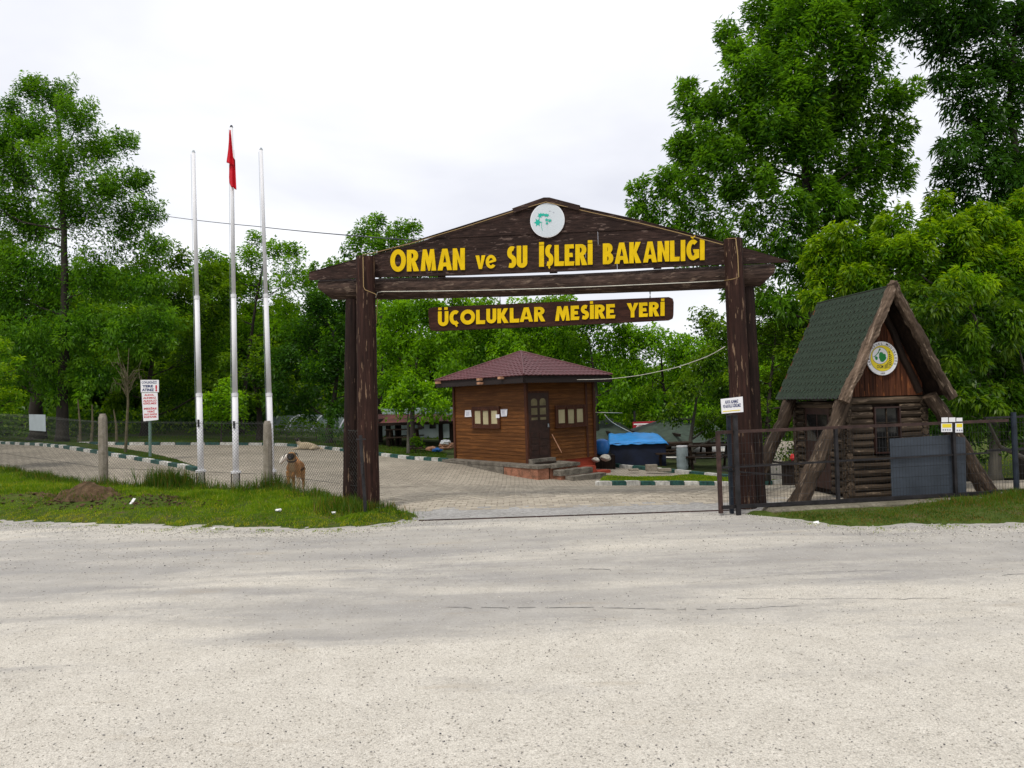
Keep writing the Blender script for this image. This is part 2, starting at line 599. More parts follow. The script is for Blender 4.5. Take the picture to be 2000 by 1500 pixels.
plain('wire', (0.035, 0.036, 0.038), 0.5, 0.3, 20, 0.5, bump=0)
plain('chain_wire', (0.055, 0.058, 0.052), 0.5, 0.3, 20, 0.5, bump=0)
plain('sheet_metal', (0.055, 0.068, 0.088), 0.42, 0.2, 2.2, 0.35, bump=0.15)
plain('grey_sheet', (0.30, 0.34, 0.36), 0.5, 0.1, 4)
plain('green_pole', (0.12, 0.20, 0.165), 0.5, 0.1, 8)
plain('shingle', (0.024, 0.040, 0.024), 0.95, 0.3, 22, bump=0.8)
plain('roof_red', (0.105, 0.032, 0.036), 0.6, 0.16, 7, bump=0.15)
plain('fascia', (0.016, 0.009, 0.008), 0.7, 0.2, 7)
plain('rafter_end', (0.42, 0.22, 0.13), 0.8, 0.2, 9)
plain('red_footing', (0.30, 0.045, 0.02), 0.8, 0.12, 4)
plain('curtain', (0.45, 0.40, 0.24), 0.8, 0.12, 3)
plain('door_wood', (0.035, 0.014, 0.010), 0.5, 0.3, 6)
plain('door_pane', (0.20, 0.17, 0.09), 0.3, 0.3, 4)
plain('cord_yellow', (0.30, 0.20, 0.08), 0.6, 0.1, 5, bump=0)
plain('cord_white', (0.62, 0.60, 0.52), 0.6, 0.1, 5, bump=0)
plain('cable_black', (0.02, 0.022, 0.035), 0.5, 0.1, 5, bump=0)
plain('flag_red', (0.62, 0.006, 0.022), 0.7, 0.12, 3, bump=0.0)
plain('flag_white', (0.75, 0.72, 0.74), 0.7, 0.03, 3, bump=0.0)
plain('tarp_blue', (0.02, 0.22, 0.58), 0.4, 0.15, 3)
plain('tent_navy', (0.006, 0.011, 0.032), 0.7, 0.3, 3)
plain('roof_green', (0.042, 0.062, 0.046), 0.85, 0.25, 5)
plain('roof_grey_green', (0.13, 0.17, 0.155), 0.6, 0.15, 3)
plain('panel_pale', (0.36, 0.42, 0.42), 0.6, 0.12, 2)
plain('roof_tile', (0.13, 0.03, 0.02), 0.8, 0.2, 6)
plain('cafe_red', (0.33, 0.01, 0.025), 0.5, 0.1, 3, bump=0)
plain('barrel_grey', (0.30, 0.36, 0.37), 0.5, 0.15, 4)
plain('pale_gravel', (0.55, 0.53, 0.48), 0.9, 0.1, 6)
plain('collar', (0.035, 0.012, 0.010), 0.6, 0.1, 8)
plain('dog_black', (0.016, 0.012, 0.011), 0.6, 0.3, 30)
plain('dog_eye', (0.01, 0.008, 0.006), 0.15, 0.1, 30, bump=0)
plain('dog_nose', (0.012, 0.011, 0.012), 0.3, 0.1, 30)
plain('stone', (0.36, 0.34, 0.30), 0.9, 0.3, 12, bump=0.6)
plain('trash_white', (0.78, 0.78, 0.78), 0.6, 0.06, 20)
plain('glass_dark', (0.012, 0.012, 0.012), 0.12, 0.1, 3, bump=0, spec=0.6)
plain('blue_plastic', (0.02, 0.16, 0.5), 0.4, 0.1, 3)
plain('red_plastic', (0.5, 0.03, 0.03), 0.4, 0.1, 3)
attrmat('paver_stone', 0.85, 0.35, 45)
attrmat('loose_stone', 0.85, 0.2, 80)
attrmat('fur', 0.9, 0.5, 90, stretch=(1, 1, 0.3))
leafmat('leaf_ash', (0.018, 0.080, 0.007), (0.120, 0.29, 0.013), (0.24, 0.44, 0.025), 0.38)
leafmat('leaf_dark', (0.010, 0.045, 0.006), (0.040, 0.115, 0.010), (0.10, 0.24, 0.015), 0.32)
leafmat('leaf_maple', (0.028, 0.11, 0.004), (0.18, 0.38, 0.007), (0.27, 0.50, 0.010), 0.42)
leafmat('leaf_yellow', (0.028, 0.105, 0.003), (0.125, 0.27, 0.005), (0.34, 0.49, 0.008), 0.40)
leafmat('leaf_elder_shaded', (0.012, 0.050, 0.003), (0.060, 0.15, 0.006), (0.26, 0.40, 0.008), 0.34)
leafmat('leaf_wood', (0.012, 0.052, 0.004), (0.090, 0.20, 0.007), (0.26, 0.42, 0.010), 0.40)
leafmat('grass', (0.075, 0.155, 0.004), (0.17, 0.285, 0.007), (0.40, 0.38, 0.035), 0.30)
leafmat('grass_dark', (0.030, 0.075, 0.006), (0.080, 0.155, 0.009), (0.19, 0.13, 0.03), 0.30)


# ------------------------------------------------------------------ ground, road, paving
def grid_sheet(name, xs, ys, zf, m, keep=None, kind='structure', smooth=True, origin=(0, 0, 0)):
    X, Y = np.meshgrid(xs, ys)
    Z = zf(X, Y)
    V = np.stack([X.ravel(), Y.ravel(), Z.ravel()], 1)
    nx, ny = len(xs), len(ys)
    I = np.arange(nx * ny).reshape(ny, nx)
    F = np.stack([I[:-1, :-1], I[:-1, 1:], I[1:, 1:], I[1:, :-1]], -1).reshape(-1, 4)
    if keep is not None:
        c = V[F].mean(1)
        F = F[keep(c[:, 0], c[:, 1])]
    me = raw_mesh(name, V, F, m, None, origin, smooth)
    o = place(bpy.data.objects.new(name, me), None, origin)
    tag(o, kind=kind)
    return o


from mathutils import noise as mn


def nz(x, y, s=1.0, seed=0.0):
    return np.vectorize(lambda a, b: mn.noise(Vector((a * s, b * s, seed))))(x, y)


def fbm(x, y, s=1.0, seed=0.0):
    return nz(x, y, s, seed) + 0.5 * nz(x, y, s * 2.1, seed + 3) + 0.25 * nz(x, y, s * 4.3, seed + 7)


def far_axis(a, b, step, out, n):
    core = np.arange(a, b + step, step)
    g = np.geomspace(step * 2, out, n)
    return np.concatenate([a - g[::-1], core, core[-1] + g])


ground = grid_sheet('ground', far_axis(-60, 60, 1.5, 700, 14), far_axis(-20, 90, 1.5, 700, 14), lambda x, y: h(x, y) - 0.09, 'forest_soil')

Y_LINE = 10.75
LF = [(-60, 18), (-30, 14.2), (-14, 12.5), (-8.2, 11.72), (-5.2, 10.70), (-2.9, 10.02), (-2.1, 10.10), (-1.6, 10.5), (-1.15, 10.72)]
road = grid_sheet('road', np.concatenate([[-250, -120, -60], np.arange(-40, 40, 0.5), [60, 120, 250]]), np.concatenate([np.arange(-14, 9, 1.5), [9.0, 10.0, Y_LINE + 0.06], np.arange(11.2, 21, 0.4)]), lambda x, y: x * 0.0, 'road',
                  lambda x, y: (y < Y_LINE + 0.06) | ((x < -3) & (y < np.interp(x, [p[0] for p in LF], [p[1] for p in LF]) + .6)) | ((x > 12) & (y < 9.1 + (x - 8) * .155 + .6)))
tag(road, 'pale chip-seal road strewn with loose white gravel')

def x_in_gate(Y):
    return -2.2, 3.2

apron = grid_sheet('driveway_apron', np.arange(-4, 20.1, 0.5), np.linspace(Y_LINE, 11.9, 8), lambda x, y: x * 0.0 + 0.004, 'apron')
pave = grid_sheet('pavement', np.arange(-45, 40, 0.75), np.concatenate([[11.7, 12, 12.3, 12.6], np.arange(13, 46, 0.75)]), lambda x, y: h(x, y) - 0.006 + 0.012 * (y > 17.99), 'pavement')


# interlocking pavers of the driveway, built one by one as far as they show
def paver_field():
    pw, ph = 0.2, 0.165
    rows = []
    y = 11.62
    k = 0
    ang = -0.02
    pieces = []
    while y < 18.0:
        x = -7.6 + (k % 2) * pw / 2
        while x < 6.6:
            yy = y + ang * x
            if not (x < -2.4 - (yy - 11.6) * 0.62):
                pieces.append((x, yy))
            x += pw
        y += ph
        k += 1
    pieces.sort(key=lambda p: (p[0] * 0.6) ** 2 + p[1] ** 2)
    hero, rest = pieces[:290], pieces[290:]
    # shared mesh for the hero pavers: a block with notched ends
    b = MB()
    w, d = pw / 2 - 0.006, ph / 2 - 0.006
    prof = [(-w, -d), (w, -d), (w + 0.004, 0), (w, d), (-w, d), (-w + 0.004, 0)]
    b.prism(prof, lambda u, t, z: (u, z, -t), 0.04)
    me = b.mesh('paver', 'paver_stone')
    variants = []
    for q in range(5):
        mm = me.copy()
        a = mm.color_attributes.new('tone', 'FLOAT_COLOR', 'POINT')
        f = (0.85, 0.95, 1.0, 1.08, 1.18)[q]
        for e in a.data:
            e.color = (0.37 * f, 0.325 * f, 0.258 * f, 1)
        variants.append(mm)
    for x, y in hero:
        inst('paver', rnd.choice(variants), pave, (x, y, float(h(x, y)) + 0.006 + rnd.uniform(-0.003, 0.003)),
             Euler((rnd.uniform(-.012, .012), rnd.uniform(-.012, .012), ang + rnd.uniform(-.03, .03))).to_quaternion())
    P = np.array(rest)
    n = len(P)
    base = np.array([(-w, -d), (w, -d), (w, d), (-w, d)])
    zz = h(P[:, 0], P[:, 1]) + 0.006 + nrg.uniform(-0.003, 0.003, n)
    top = np.zeros((n, 8, 3))
    for i in range(4):
        for q, dz in ((0, 0.0), (4, -0.03)):
            top[:, i + q, 0] = P[:, 0] + base[i, 0]
            top[:, i + q, 1] = P[:, 1] + base[i, 1] + ang * base[i, 0]
            top[:, i + q, 2] = zz + dz + nrg.uniform(-0.0015, 0.0015, n)
    F = np.array([(0, 1, 2, 3), (4, 5, 1, 0), (5, 6, 2, 1), (6, 7, 3, 2), (7, 4, 0, 3)])
    F = (F[None] + np.arange(n)[:, None, None] * 8).reshape(-1, 4)
    f = nrg.normal(1, 0.10, (n, 1, 1)) * np.ones((1, 8, 1))
    blot = (1 + 0.22 * fbm(P[:, 0], P[:, 1], 0.8, 4.0))[:, None, None]
    tone = (np.array([0.37, 0.325, 0.258])[None, None] * f * blot).reshape(-1, 3)
    me = raw_mesh('paver', top.reshape(-1, 3), F, 'paver_stone', tone)
    o = place(bpy.data.objects.new('paver_field', me), pave, (0, 0, 0))
    tag(o, kind='stuff')


paver_field()

# ---- verges: mounds whose uneven skirts sink into the road
FENCE_L = [Vector((-24, 27.5, 0)), Vector((-13.2, 19.0, 0)), Vector((-8.55, 15.5, 0)), Vector((-4.55, 13.95, 0)), Vector((-2.35, 11.75, 0))]


def poly_y(pts, x):
    return np.interp(x, [p[0] for p in pts], [p[1] for p in pts])


LF = [(-30, 14.2), (-14, 12.5), (-8.2, 11.72), (-5.2, 10.70), (-2.9, 10.02), (-2.1, 10.10), (-1.6, 10.5), (-1.15, 10.72)]
LB = [(-30, 32.5), (-24, 28.0), (-13.2, 19.4), (-8.55, 15.9), (-4.55, 14.25), (-2.9, 12.6), (-2.2, 11.75), (-1.7, 11.45), (-1.15, 11.0)]


def verge_l(x, y):
    f, b = poly_y(LF, x), poly_y(LB, x)
    wob = 0.10 * nz(x, y, 2.6, 1.0) + 0.22 * nz(x, y, 5.0, 2.0) + 0.14 * nz(x, y, 11.0, 2.0)
    e1 = sst(-0.05, 0.75, y - f + wob)
    e2 = sst(-0.05, 0.55, b - y + wob * 0.7)
    z = -0.05 + 0.13 * e1 * e2 + 0.10 * sst(1.0, 2.6, y - f) * e2
    z = z + 0.07 * fbm(x, y, 0.9, 9) * e1 * e2
    z = z + 0.20 * np.exp(-(((x + 7.35) / 0.75) ** 2 + ((y - 12.75) / 0.38) ** 2)) + 0.13 * np.exp(-(((x + 6.2) / 0.6) ** 2 + ((y - 12.6) / 0.3) ** 2))
    z = z + 0.16 * np.exp(-(((x + 9.0) / 0.8) ** 2 + ((y - 13.3) / 0.4) ** 2))
    z = z * sst(-1.0, -1.5, x) + (-0.05) * (1 - sst(-1.0, -1.5, x))
    return z + np.maximum(h(x, y), -0.05)


xs = np.concatenate([np.arange(-30, -12, 0.5), np.arange(-12, -1.0, 0.09)])
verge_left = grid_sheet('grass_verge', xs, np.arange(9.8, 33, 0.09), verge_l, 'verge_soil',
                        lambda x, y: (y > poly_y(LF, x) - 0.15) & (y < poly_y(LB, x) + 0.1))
tag(verge_left, 'uneven grass verge between the road and the chain-link fence')

FU = Vector((math.cos(math.radians(8.7)), math.sin(math.radians(8.7)), 0))
F0 = Vector((2.85, 10.36, 0))
RF = [(3.15, 10.28), (3.5, 9.86), (4.1, 9.02), (4.9, 9.05), (6.1, 8.92), (8, 9.1), (30, 12.5)]


def RBy(x):
    return F0.y + (x - F0.x) * math.tan(math.radians(8.7)) + 0.02


def verge_r(x, y):
    f, b = poly_y(RF, x), RBy(x)
    wob = 0.16 * nz(x, y, 2.2, 5.0) + 0.16 * nz(x, y, 6.0, 6.0)
    e1 = sst(-0.05, 0.5, y - f + wob)
    z = -0.05 + 0.095 * e1 + 0.05 * sst(0.8, 1.6, y - f) * sst(5.2, 7.0, x)
    return z + 0.028 * fbm(x, y, 1.1, 12) * e1


xs = np.concatenate([np.arange(3.1, 12, 0.08), np.arange(12, 30, 0.6)])
verge_right = grid_sheet('grass_verge', xs, np.arange(8.7, 15, 0.08), verge_r, 'verge_soil',
                         lambda x, y: (y > poly_y(RF, x) - 0.2) & (y < RBy(x) - 0.02))
tag(verge_right, 'narrow grass verge in front of the wire gate leaf')


def blades(name, X, Y, Z, H, Wd, m, lean=0.35, tip=None, dead=0.12, seed=3, parent=None):
    r = np.random.default_rng(seed)
    n = len(X)
    a = r.uniform(0, 2 * PI, n)
    la = r.uniform(0, 2 * PI, n)
    ll = r.uniform(0, lean, n) * H
    side = np.stack([np.cos(a), np.sin(a), np.zeros(n)], 1) * (Wd / 2)[:, None]
    p = np.stack([X, Y, Z - 0.01], 1)
    top = p + np.stack([np.cos(la) * ll, np.sin(la) * ll, H], 1)
    mid = p + (top - p) * 0.55 + np.stack([np.zeros(n), np.zeros(n), H * 0.06], 1)
    V = np.stack([p - side, p + side, mid + side * 0.7, top, mid - side * 0.7], 1)
    base = np.arange(n)[:, None] * 5
    F = np.concatenate([base + np.array([[0, 1, 2]]), base + np.array([[0, 2, 4]]), base + np.array([[4, 2, 3]])], 0)
    tone = np.zeros((n, 3))
    patch = np.clip(0.5 + 0.6 * fbm(X, Y, 0.8, 21), 0, 1)
    patch = np.clip(patch + 0.5 * fbm(X, Y, 2.7, 71), 0, 1)
    tone[:, 0] = np.clip(patch * 0.85 + r.uniform(-0.15, 0.3, n), 0, 1)
    dp = dead if hasattr(dead, '__len__') else np.full(n, dead)
    tone[:, 1] = (r.uniform(0, 1, n) < dp) * r.uniform(0.4, 1.0, n)
    me = raw_mesh(name, V.reshape(-1, 3), F, m, np.repeat(tone, 5, 0))
    o = place(bpy.data.objects.new(name, me), parent, (0, 0, 0))
    if parent is None:
        tag(o, kind='stuff')
    return o


def scatter_l(n, x0=-14, x1=-1.1):
    X = nrg.uniform(x0, x1, n)
    f, b = poly_y(LF, X), poly_y(LB, X)
    Y = f + (b - f) * nrg.uniform(0.0, 1, n) ** 1.15
    return X, Y


X, Y = scatter_l(210000)
Z = verge_l(X, Y)
keep = (Z > np.maximum(h(X, Y), 0) + 0.012)
bare = np.exp(-(((X + 7.35) / 0.6) ** 2 + ((Y - 12.6) / 0.36) ** 2)) + 0.8 * np.exp(-(((X + 6.1) / 0.6) ** 2 + ((Y - 12.45) / 0.3) ** 2)) + 0.6 * np.exp(-(((X + 9.0) / 0.7) ** 2 + ((Y - 13.15) / 0.3) ** 2))
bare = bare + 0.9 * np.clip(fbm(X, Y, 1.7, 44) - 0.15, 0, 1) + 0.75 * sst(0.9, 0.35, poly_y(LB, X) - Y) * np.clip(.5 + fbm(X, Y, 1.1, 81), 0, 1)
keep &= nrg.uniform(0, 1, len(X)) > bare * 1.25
X, Y, Z = X[keep], Y[keep], Z[keep]
dF = Y - poly_y(LF, X)
Hh = nrg.uniform(0.018, 0.05, len(X)) * (0.8 + 1.0 * sst(0.6, 2.6, dF)) * (1 + 0.5 * fbm(X, Y, 1.5, 30))
Hh = np.maximum(Hh, 0.012)
dead = 0.10 + 0.60 * sst(0.75, 0.1, dF + 0.35 * nz(X, Y, 2.0, 8)) + 0.5 * np.clip(fbm(X, Y, 0.9, 33), 0, 1)
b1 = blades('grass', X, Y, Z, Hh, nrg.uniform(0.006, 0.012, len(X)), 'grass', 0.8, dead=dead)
tag(b1, 'short bright grass growing on the verge by the road')

# stray tufts that creep out over the gravel edge
n = 9000
X = np.concatenate([nrg.uniform(-13, -1.3, n), nrg.uniform(3.6, 12, n // 2)])
Ye = np.where(X < 0, poly_y(LF, X), np.interp(X, [3.5, 4.1, 4.9, 6.1, 8, 30], [9.86, 9.02, 9.05, 8.92, 9.1, 12.5]))
Y = Ye + 0.12 - np.abs(nrg.normal(0, .16, len(X)))
k = (nz(X, Y, 3.0, 70) + .6 * nz(X, Y, 9.0, 71)) > .12
X, Y = X[k], Y[k]
b4 = blades('grass', X, Y, X * 0, nrg.uniform(0.012, 0.035, len(X)), nrg.uniform(0.006, 0.012, len(X)), 'grass', 0.9, dead=.35, seed=9)
tag(b4, 'stray tufts of grass creeping out over the gravelly road edge')

# tall weeds along the fence line
pts = []
for i in range(len(FENCE_L) - 1):
    a, c = FENCE_L[i], FENCE_L[i + 1]
    L = (c - a).length
    for k in range(int(L * 750)):
        t = rnd.random()
        p = a.lerp(c, t)
        dn = float(fbm(np.array([p.x]), np.array([p.y]), 1.3, 50)[0])
        if rnd.random() > 0.55 + dn: continue
        pts.append((p.x + rnd.gauss(0, 0.08), p.y - 0.22 + rnd.gauss(0, 0.2), rnd.uniform(0.05, 0.15) * (1 + 1.1 * max(0, dn))))
for cx, cy, rr, hh, nn in ((-6.75, 14.70, 0.30, 0.50, 1500), (-4.3, 13.8, 0.20, 0.46, 700), (-4.75, 13.75, 0.28, 0.30, 420), (-5.6, 14.2, 0.2, 0.26, 260), (-8.5, 15.2, 0.2, 0.30, 250),
                           (-3.15, 12.75, 0.2, 0.22, 260), (-2.45, 11.35, 0.3, 0.22, 500), (-2.0, 11.3, 0.25, 0.17, 300), (-2.75, 11.6, 0.25, 0.25, 300), (-1.75, 10.9, 0.18, 0.12, 120)):
    for k in range(nn):
        pts.append((rnd.gauss(cx, rr), rnd.gauss(cy, rr * 0.5), hh * rnd.uniform(0.35, 1.0)))
P = np.array(pts)
b2 = blades('tall_grass', P[:, 0], P[:, 1], verge_l(P[:, 0], P[:, 1]), P[:, 2], nrg.uniform(0.007, 0.014, len(P)), 'grass_dark', 0.55, dead=0.22, seed=5)
tag(b2, 'taller weedy grass and tufts along the foot of the chain-link fence')

n = 75000
X = nrg.uniform(3.2, 13, n)
Y = poly_y(RF, X) + (RBy(X) - 0.15 - poly_y(RF, X)) * nrg.uniform(0, 1, n)
Z = verge_r(X, Y)
keep = (Z > 0.012) & (nrg.uniform(0, 1, n) > 0.22 + 1.1 * np.clip(fbm(X, Y, 1.6, 60), 0, 1) + 0.55 * sst(-0.55, -0.15, Y - RBy(X)) * sst(7.5, 6.0, X) + 0.5 * sst(5.5, 4.2, X) * sst(0.5, 1.2, Y - poly_y(RF, X)))
X, Y, Z = X[keep], Y[keep], Z[keep]
Hh = nrg.uniform(0.014, 0.038, len(X)) * (1 + 2.6 * sst(5.0, 7.0, X) * sst(0.9, 1.7, Y - poly_y(RF, X)))
b3 = blades('grass', X, Y, Z, Hh, nrg.uniform(0.006, 0.012, len(X)), 'grass_dark', 0.7, dead=0.35 + 0.3 * sst(0.5, 0.1, Y - poly_y(RF, X)), seed=6)
tag(b3, 'thin patchy grass on the verge before the wire gate leaf')

# loose pebbles on the road
def pebbles():
    n = 26000
    r = np.random.default_rng(8)
    y = 2.9 + 8.2 * r.uniform(0, 1, n) ** 1.9
    x = r.uniform(-0.8, 0.8, n) * (y + 0.4)
    # heaps swept to the road's edge
    m = 13000
    xe = r.uniform(-13, 9, m)
    ye = np.where(xe < -1.1, poly_y(LF, xe), np.where(xe < 3.4, 10.5, poly_y(RF, xe))) - np.abs(r.normal(0, 0.35, m)) + 0.05
    kk = r.uniform(0, 1, m) < np.where((xe > -1.1) & (xe < 3.2), 0.25, 1.0)
    x = np.concatenate([x, xe[kk]]); y = np.concatenate([y, ye[kk]])
    n = len(x)
    s = r.uniform(0.0028, 0.0075, n) * np.where(y > 8, 1.5, 1.0)
    O = np.array([(1, 0, 0), (0, 1, 0), (-1, 0, 0), (0, -1, 0), (0, 0, 0.8), (0, 0, -0.4)], dtype=float)
    J = r.uniform(0.6, 1.25, (n, 6, 3))
    a = r.uniform(0, 2 * PI, n)
    V = O[None] * J * s[:, None, None]
    R = np.stack([V[..., 0] * np.cos(a)[:, None] - V[..., 1] * np.sin(a)[:, None], V[..., 0] * np.sin(a)[:, None] + V[..., 1] * np.cos(a)[:, None], V[..., 2]], -1)
    R += np.stack([x, y, s * 0.25], 1)[:, None]
    F = np.array([(0, 1, 4), (1, 2, 4), (2, 3, 4), (3, 0, 4), (1, 0, 5), (2, 1, 5), (3, 2, 5), (0, 3, 5)])
    F = (F[None] + np.arange(n)[:, None, None] * 6).reshape(-1, 3)
    t = r.choice(4, n, p=[0.64, 0.24, 0.09, 0.03])
    pal = np.array([(0.62, 0.59, 0.53), (0.42, 0.39, 0.34), (0.24, 0.23, 0.22), (0.09, 0.09, 0.095)])
    tone = np.repeat(pal[t] * r.uniform(0.8, 1.15, (n, 1)), 6, 0)
    me = raw_mesh('gravel', R.reshape(-1, 3), F, 'loose_stone', tone)
    o = place(bpy.data.objects.new('gravel', me), None, (0, 0, 0))
    tag(o, 'loose white and dark pebbles scattered on the road', kind='stuff')


pebbles()


def crack(pts, w):
    b = MB()
    P = []
    for i in range(len(pts) - 1):
        a, c = Vector(pts[i]), Vector(pts[i + 1])
        k = max(2, int((c - a).length / 0.07))
        for j in range(k):
            p = a.lerp(c, j / k)
            P.append(p + Vector((0, rnd.gauss(0, 0.010), 0)))
    P.append(Vector(pts[-1]))
    for i in range(len(P) - 1):
        w0 = w * rnd.uniform(0.25, 1.0)
        w1 = w * rnd.uniform(0.25, 1.0)
        if rnd.random() < 0.16: continue
        b.quad((P[i].x, P[i].y - w0, 0.004), (P[i + 1].x, P[i + 1].y - w1, 0.004), (P[i + 1].x, P[i + 1].y + w1, 0.004), (P[i].x, P[i].y + w0, 0.004))
    b.build('crack', 'crack_dark', road)


plain('crack_dark', (0.27, 0.26, 0.245), 0.95, 0.2, 20, bump=0)
for line, w in (([(870, 1187), (1010, 1188), (1140, 1187), (1260, 1189)], 0.011), ([(1262, 1190), (1420, 1192), (1560, 1184)], 0.008),
                ([(1112, 1112), (1150, 1112), (1192, 1113)], 0.012), ([(1117, 1094), (1145, 1093)], 0.008), ([(1210, 1115), (1226, 1116)], 0.008),
                ([(1440, 1170), (1560, 1171), (1800, 1171), (1990, 1170)], 0.006), ([(1958, 1124), (1999, 1122)], 0.010), ([(1330, 1140), (1450, 1130), (1600, 1118), (1750, 1113)], 0.004)):
    crack([G(*p) for p in line], w)

# ------------------------------------------------------------------ entrance gate
class Plane:
    """vertical working plane: s along u, d away from the camera side, z up"""
    def __init__(s, p0, u):
        s.p0 = Vector((p0[0], p0[1], 0))
        s.u = Vector((u[0], u[1], 0)).normalized()
        s.n = Vector((-s.u.y, s.u.x, 0))
        s.z = Vector((0, 0, 1))

    def P(s, a, d, z):
        return s.p0 + s.u * a + s.n * d + s.z * z

    def px(s, x, y, d=0.0):
        p = on_plane(x, y, s.p0 + s.n * d, s.u)
        return (p - s.p0).dot(s.u), p.z

    def at(s, x, y, d=0.0):
        a, z = s.px(x, y, d)
        return s.P(a, d, z)

    @property
    def ax(s):
        return (s.u, s.n, s.z)


GL, GR = Vector((-2.30, 11.8, 0)), Vector((3.40, 10.95, 0))
GP = Plane(GL, GR - GL)
gate = thing('entrance_gate', 'tall dark timber gateway with a gabled board and yellow lettering across the driveway', 'gateway', GP.P(2.9, 0, 0))


def gate_post(x0, y0, x1, y1, d, r0, r1, m, n=14):
    t, b = GP.at(x0, y0, d), GP.at(x1, y1, d)
    b.z = -0.1
    k = 9
    pts = [b.lerp(t, i / k) for i in range(k + 1)]
    rr = [(r0 + (r1 - r0) * i / k) * (1 + rnd.uniform(-.03, .03)) for i in range(k + 1)]
    mb = MB().tube(pts, rr, n, jit=0.025)
    o = mb.build('post', m, gate, smooth=False)
    return o


gate_post(714, 502, 720, 992, 0.0, 0.172, 0.150, 'post_wood')
gate_post(689, 585, 687, 985, 0.36, 0.150, 0.115, 'post_wood_dark')
gate_post(1431, 467, 1455, 994, 0.0, 0.168, 0.132, 'post_wood')
gate_post(1459, 560, 1478, 990, 0.40, 0.145, 0.105, 'post_wood_dark')

# the beam: a round log resting on the rear posts, its ends cut on the slant below
a0, z0 = GP.px(627, 566, 0.36)
a1, z1 = GP.px(1511, 536.5, 0.36)
bm_pts, bm_r = [], []
for i in range(25):
    t = i / 24
    a = a0 + (a1 - a0) * t
    z = z0 + (z1 - z0) * t - 0.045 * math.sin(PI * t)
    bm_pts.append(GP.P(a, 0.36, z))
    bm_r.append(0.168 + 0.006 * math.sin(t * 9) + rnd.uniform(-.003, .003))
beam = MB().tube(bm_pts, bm_r, 16, jit=0.012)
for i, v in enumerate(beam.v):                       # slanted ends
    ring = i // 16
    if ring in (0, 24):
        c = bm_pts[ring]
        dz = v[2] - c.z
        if dz < 0.02:
            s_ = 1 if ring == 0 else -1
            q = Vector(v) + GP.u * s_ * min(0.2, (0.02 - dz) * 1.1)
            beam.v[i] = tuple(q)
beam.build('beam', 'beam_wood', gate, smooth=False)


def clip_poly(poly, f):
    out = []
    for i in range(len(poly)):
        a, b = poly[i], poly[(i + 1) % len(poly)]
        fa, fb = f(a), f(b)
        if fa >= 0: out.append(a)
        if (fa >= 0) != (fb >= 0):
            t = fa / (fa - fb)
            out.append((a[0] + (b[0] - a[0]) * t, a[1] + (b[1] - a[1]) * t))
    return out


PD = 0.17                                            # depth of the pediment behind the front posts
outline = [GP.px(x, y, PD) for x, y in ((604, 547), (730, 541.5), (900, 537.5), (1070, 531), (1230, 524.5), (1410, 516.5), (1541, 512), (1500, 498), (1250, 432), (1066, 392), (1000, 411), (820, 472), (700, 507), (604, 534))]
sA, zA = GP.px(604, 547, PD)
sB, zB = GP.px(1541, 512, PD)
tilt = (zB - zA) / (sB - sA)
back = [(s_, z_) for s_, z_ in outline]
ped = None
for s_ in (3.0, 1.2, 4.6):                            # battens that hold the planks from behind
    p = clip_poly(clip_poly(back, lambda q: q[0] - s_ + 0.06), lambda q: s_ + 0.06 - q[0])
    bt = MB().prism([(a, z - 0.01) for a, z in p], lambda u, t, z: GP.P(u, PD + 0.055 + t, z), 0.05)
    if ped is None: ped = bt.build('pediment', 'board_wood', gate)
    else: bt.build('batten', 'board_wood', ped)
ph = 0.202
k = 0
zz = zA - 0.02
while zz < zA + 1.5:
    lo = lambda q, a=zz: q[1] - tilt * (q[0] - sA) - a - 0.003
    hi = lambda q, a=zz + ph: a - 0.001 - (q[1] - tilt * (q[0] - sA))
    pl = clip_poly(clip_poly(outline, lo), hi)
    if len(pl) >= 3 and max(q[0] for q in pl) - min(q[0] for q in pl) > 0.15:
        off = rnd.uniform(-.006, .004)
        cuts = sorted(rnd.uniform(min(q[0] for q in pl) + 0.8, max(q[0] for q in pl) - 0.8) for _ in range(1)) if k < 3 and len(pl) > 3 else []
        for j, (c0, c1) in enumerate(zip([-99] + cuts, cuts + [99])):
            pp = clip_poly(clip_poly(pl, lambda q: q[0] - c0 - 0.002), lambda q: c1 - 0.002 - q[0])
            if len(pp) >= 3:
                of = off + (0.004 if j else 0)
                MB().prism(pp, lambda u, t, z: GP.P(u, PD + of + t, z), 0.045).build('plank', 'board_wood', ped)
    zz += ph
    k += 1
# edge strip and cap over the ridge
es = MB()
for (xa, ya), (xb, yb) in (((604, 533), (700, 506)), ((737, 494.5), (1066, 391)), ((1066, 391), (1250, 431)), ((1250, 431), (1412, 474)), ((1450, 484.5), (1541, 511))):
    A, B = GP.at(xa, ya, PD), GP.at(xb, yb, PD)
    d = (B - A).normalized()
    w = d.cross(GP.n)
    if w.z < 0: w = -w
    es.box((A + B) / 2 + w * 0.007 + GP.n * 0.028, ((B - A).length, 0.06, 0.012), (d, GP.n, w))
es.build('edge_strip', 'board_wood', gate)
capm = MB()
cp = [GP.px(x, y, PD - 0.05) for x, y in ((1000, 407), (1062, 385.5), (1073, 385.5), (1133, 401), (1131, 411), (1067, 395), (1004, 415))]
capm.prism(cp[:2] + [GP.px(1066, 385.5, PD - .05), cp[5], cp[6]], lambda u, t, z: GP.P(u, PD - 0.05 + t, z), 0.22)
capm.prism([GP.px(1066, 385.5, PD - .05), cp[2], cp[3], cp[4], cp[5]], lambda u, t, z: GP.P(u, PD - 0.05 + t, z), 0.22)
capm.build('ridge_cap', 'board_wood', gate)


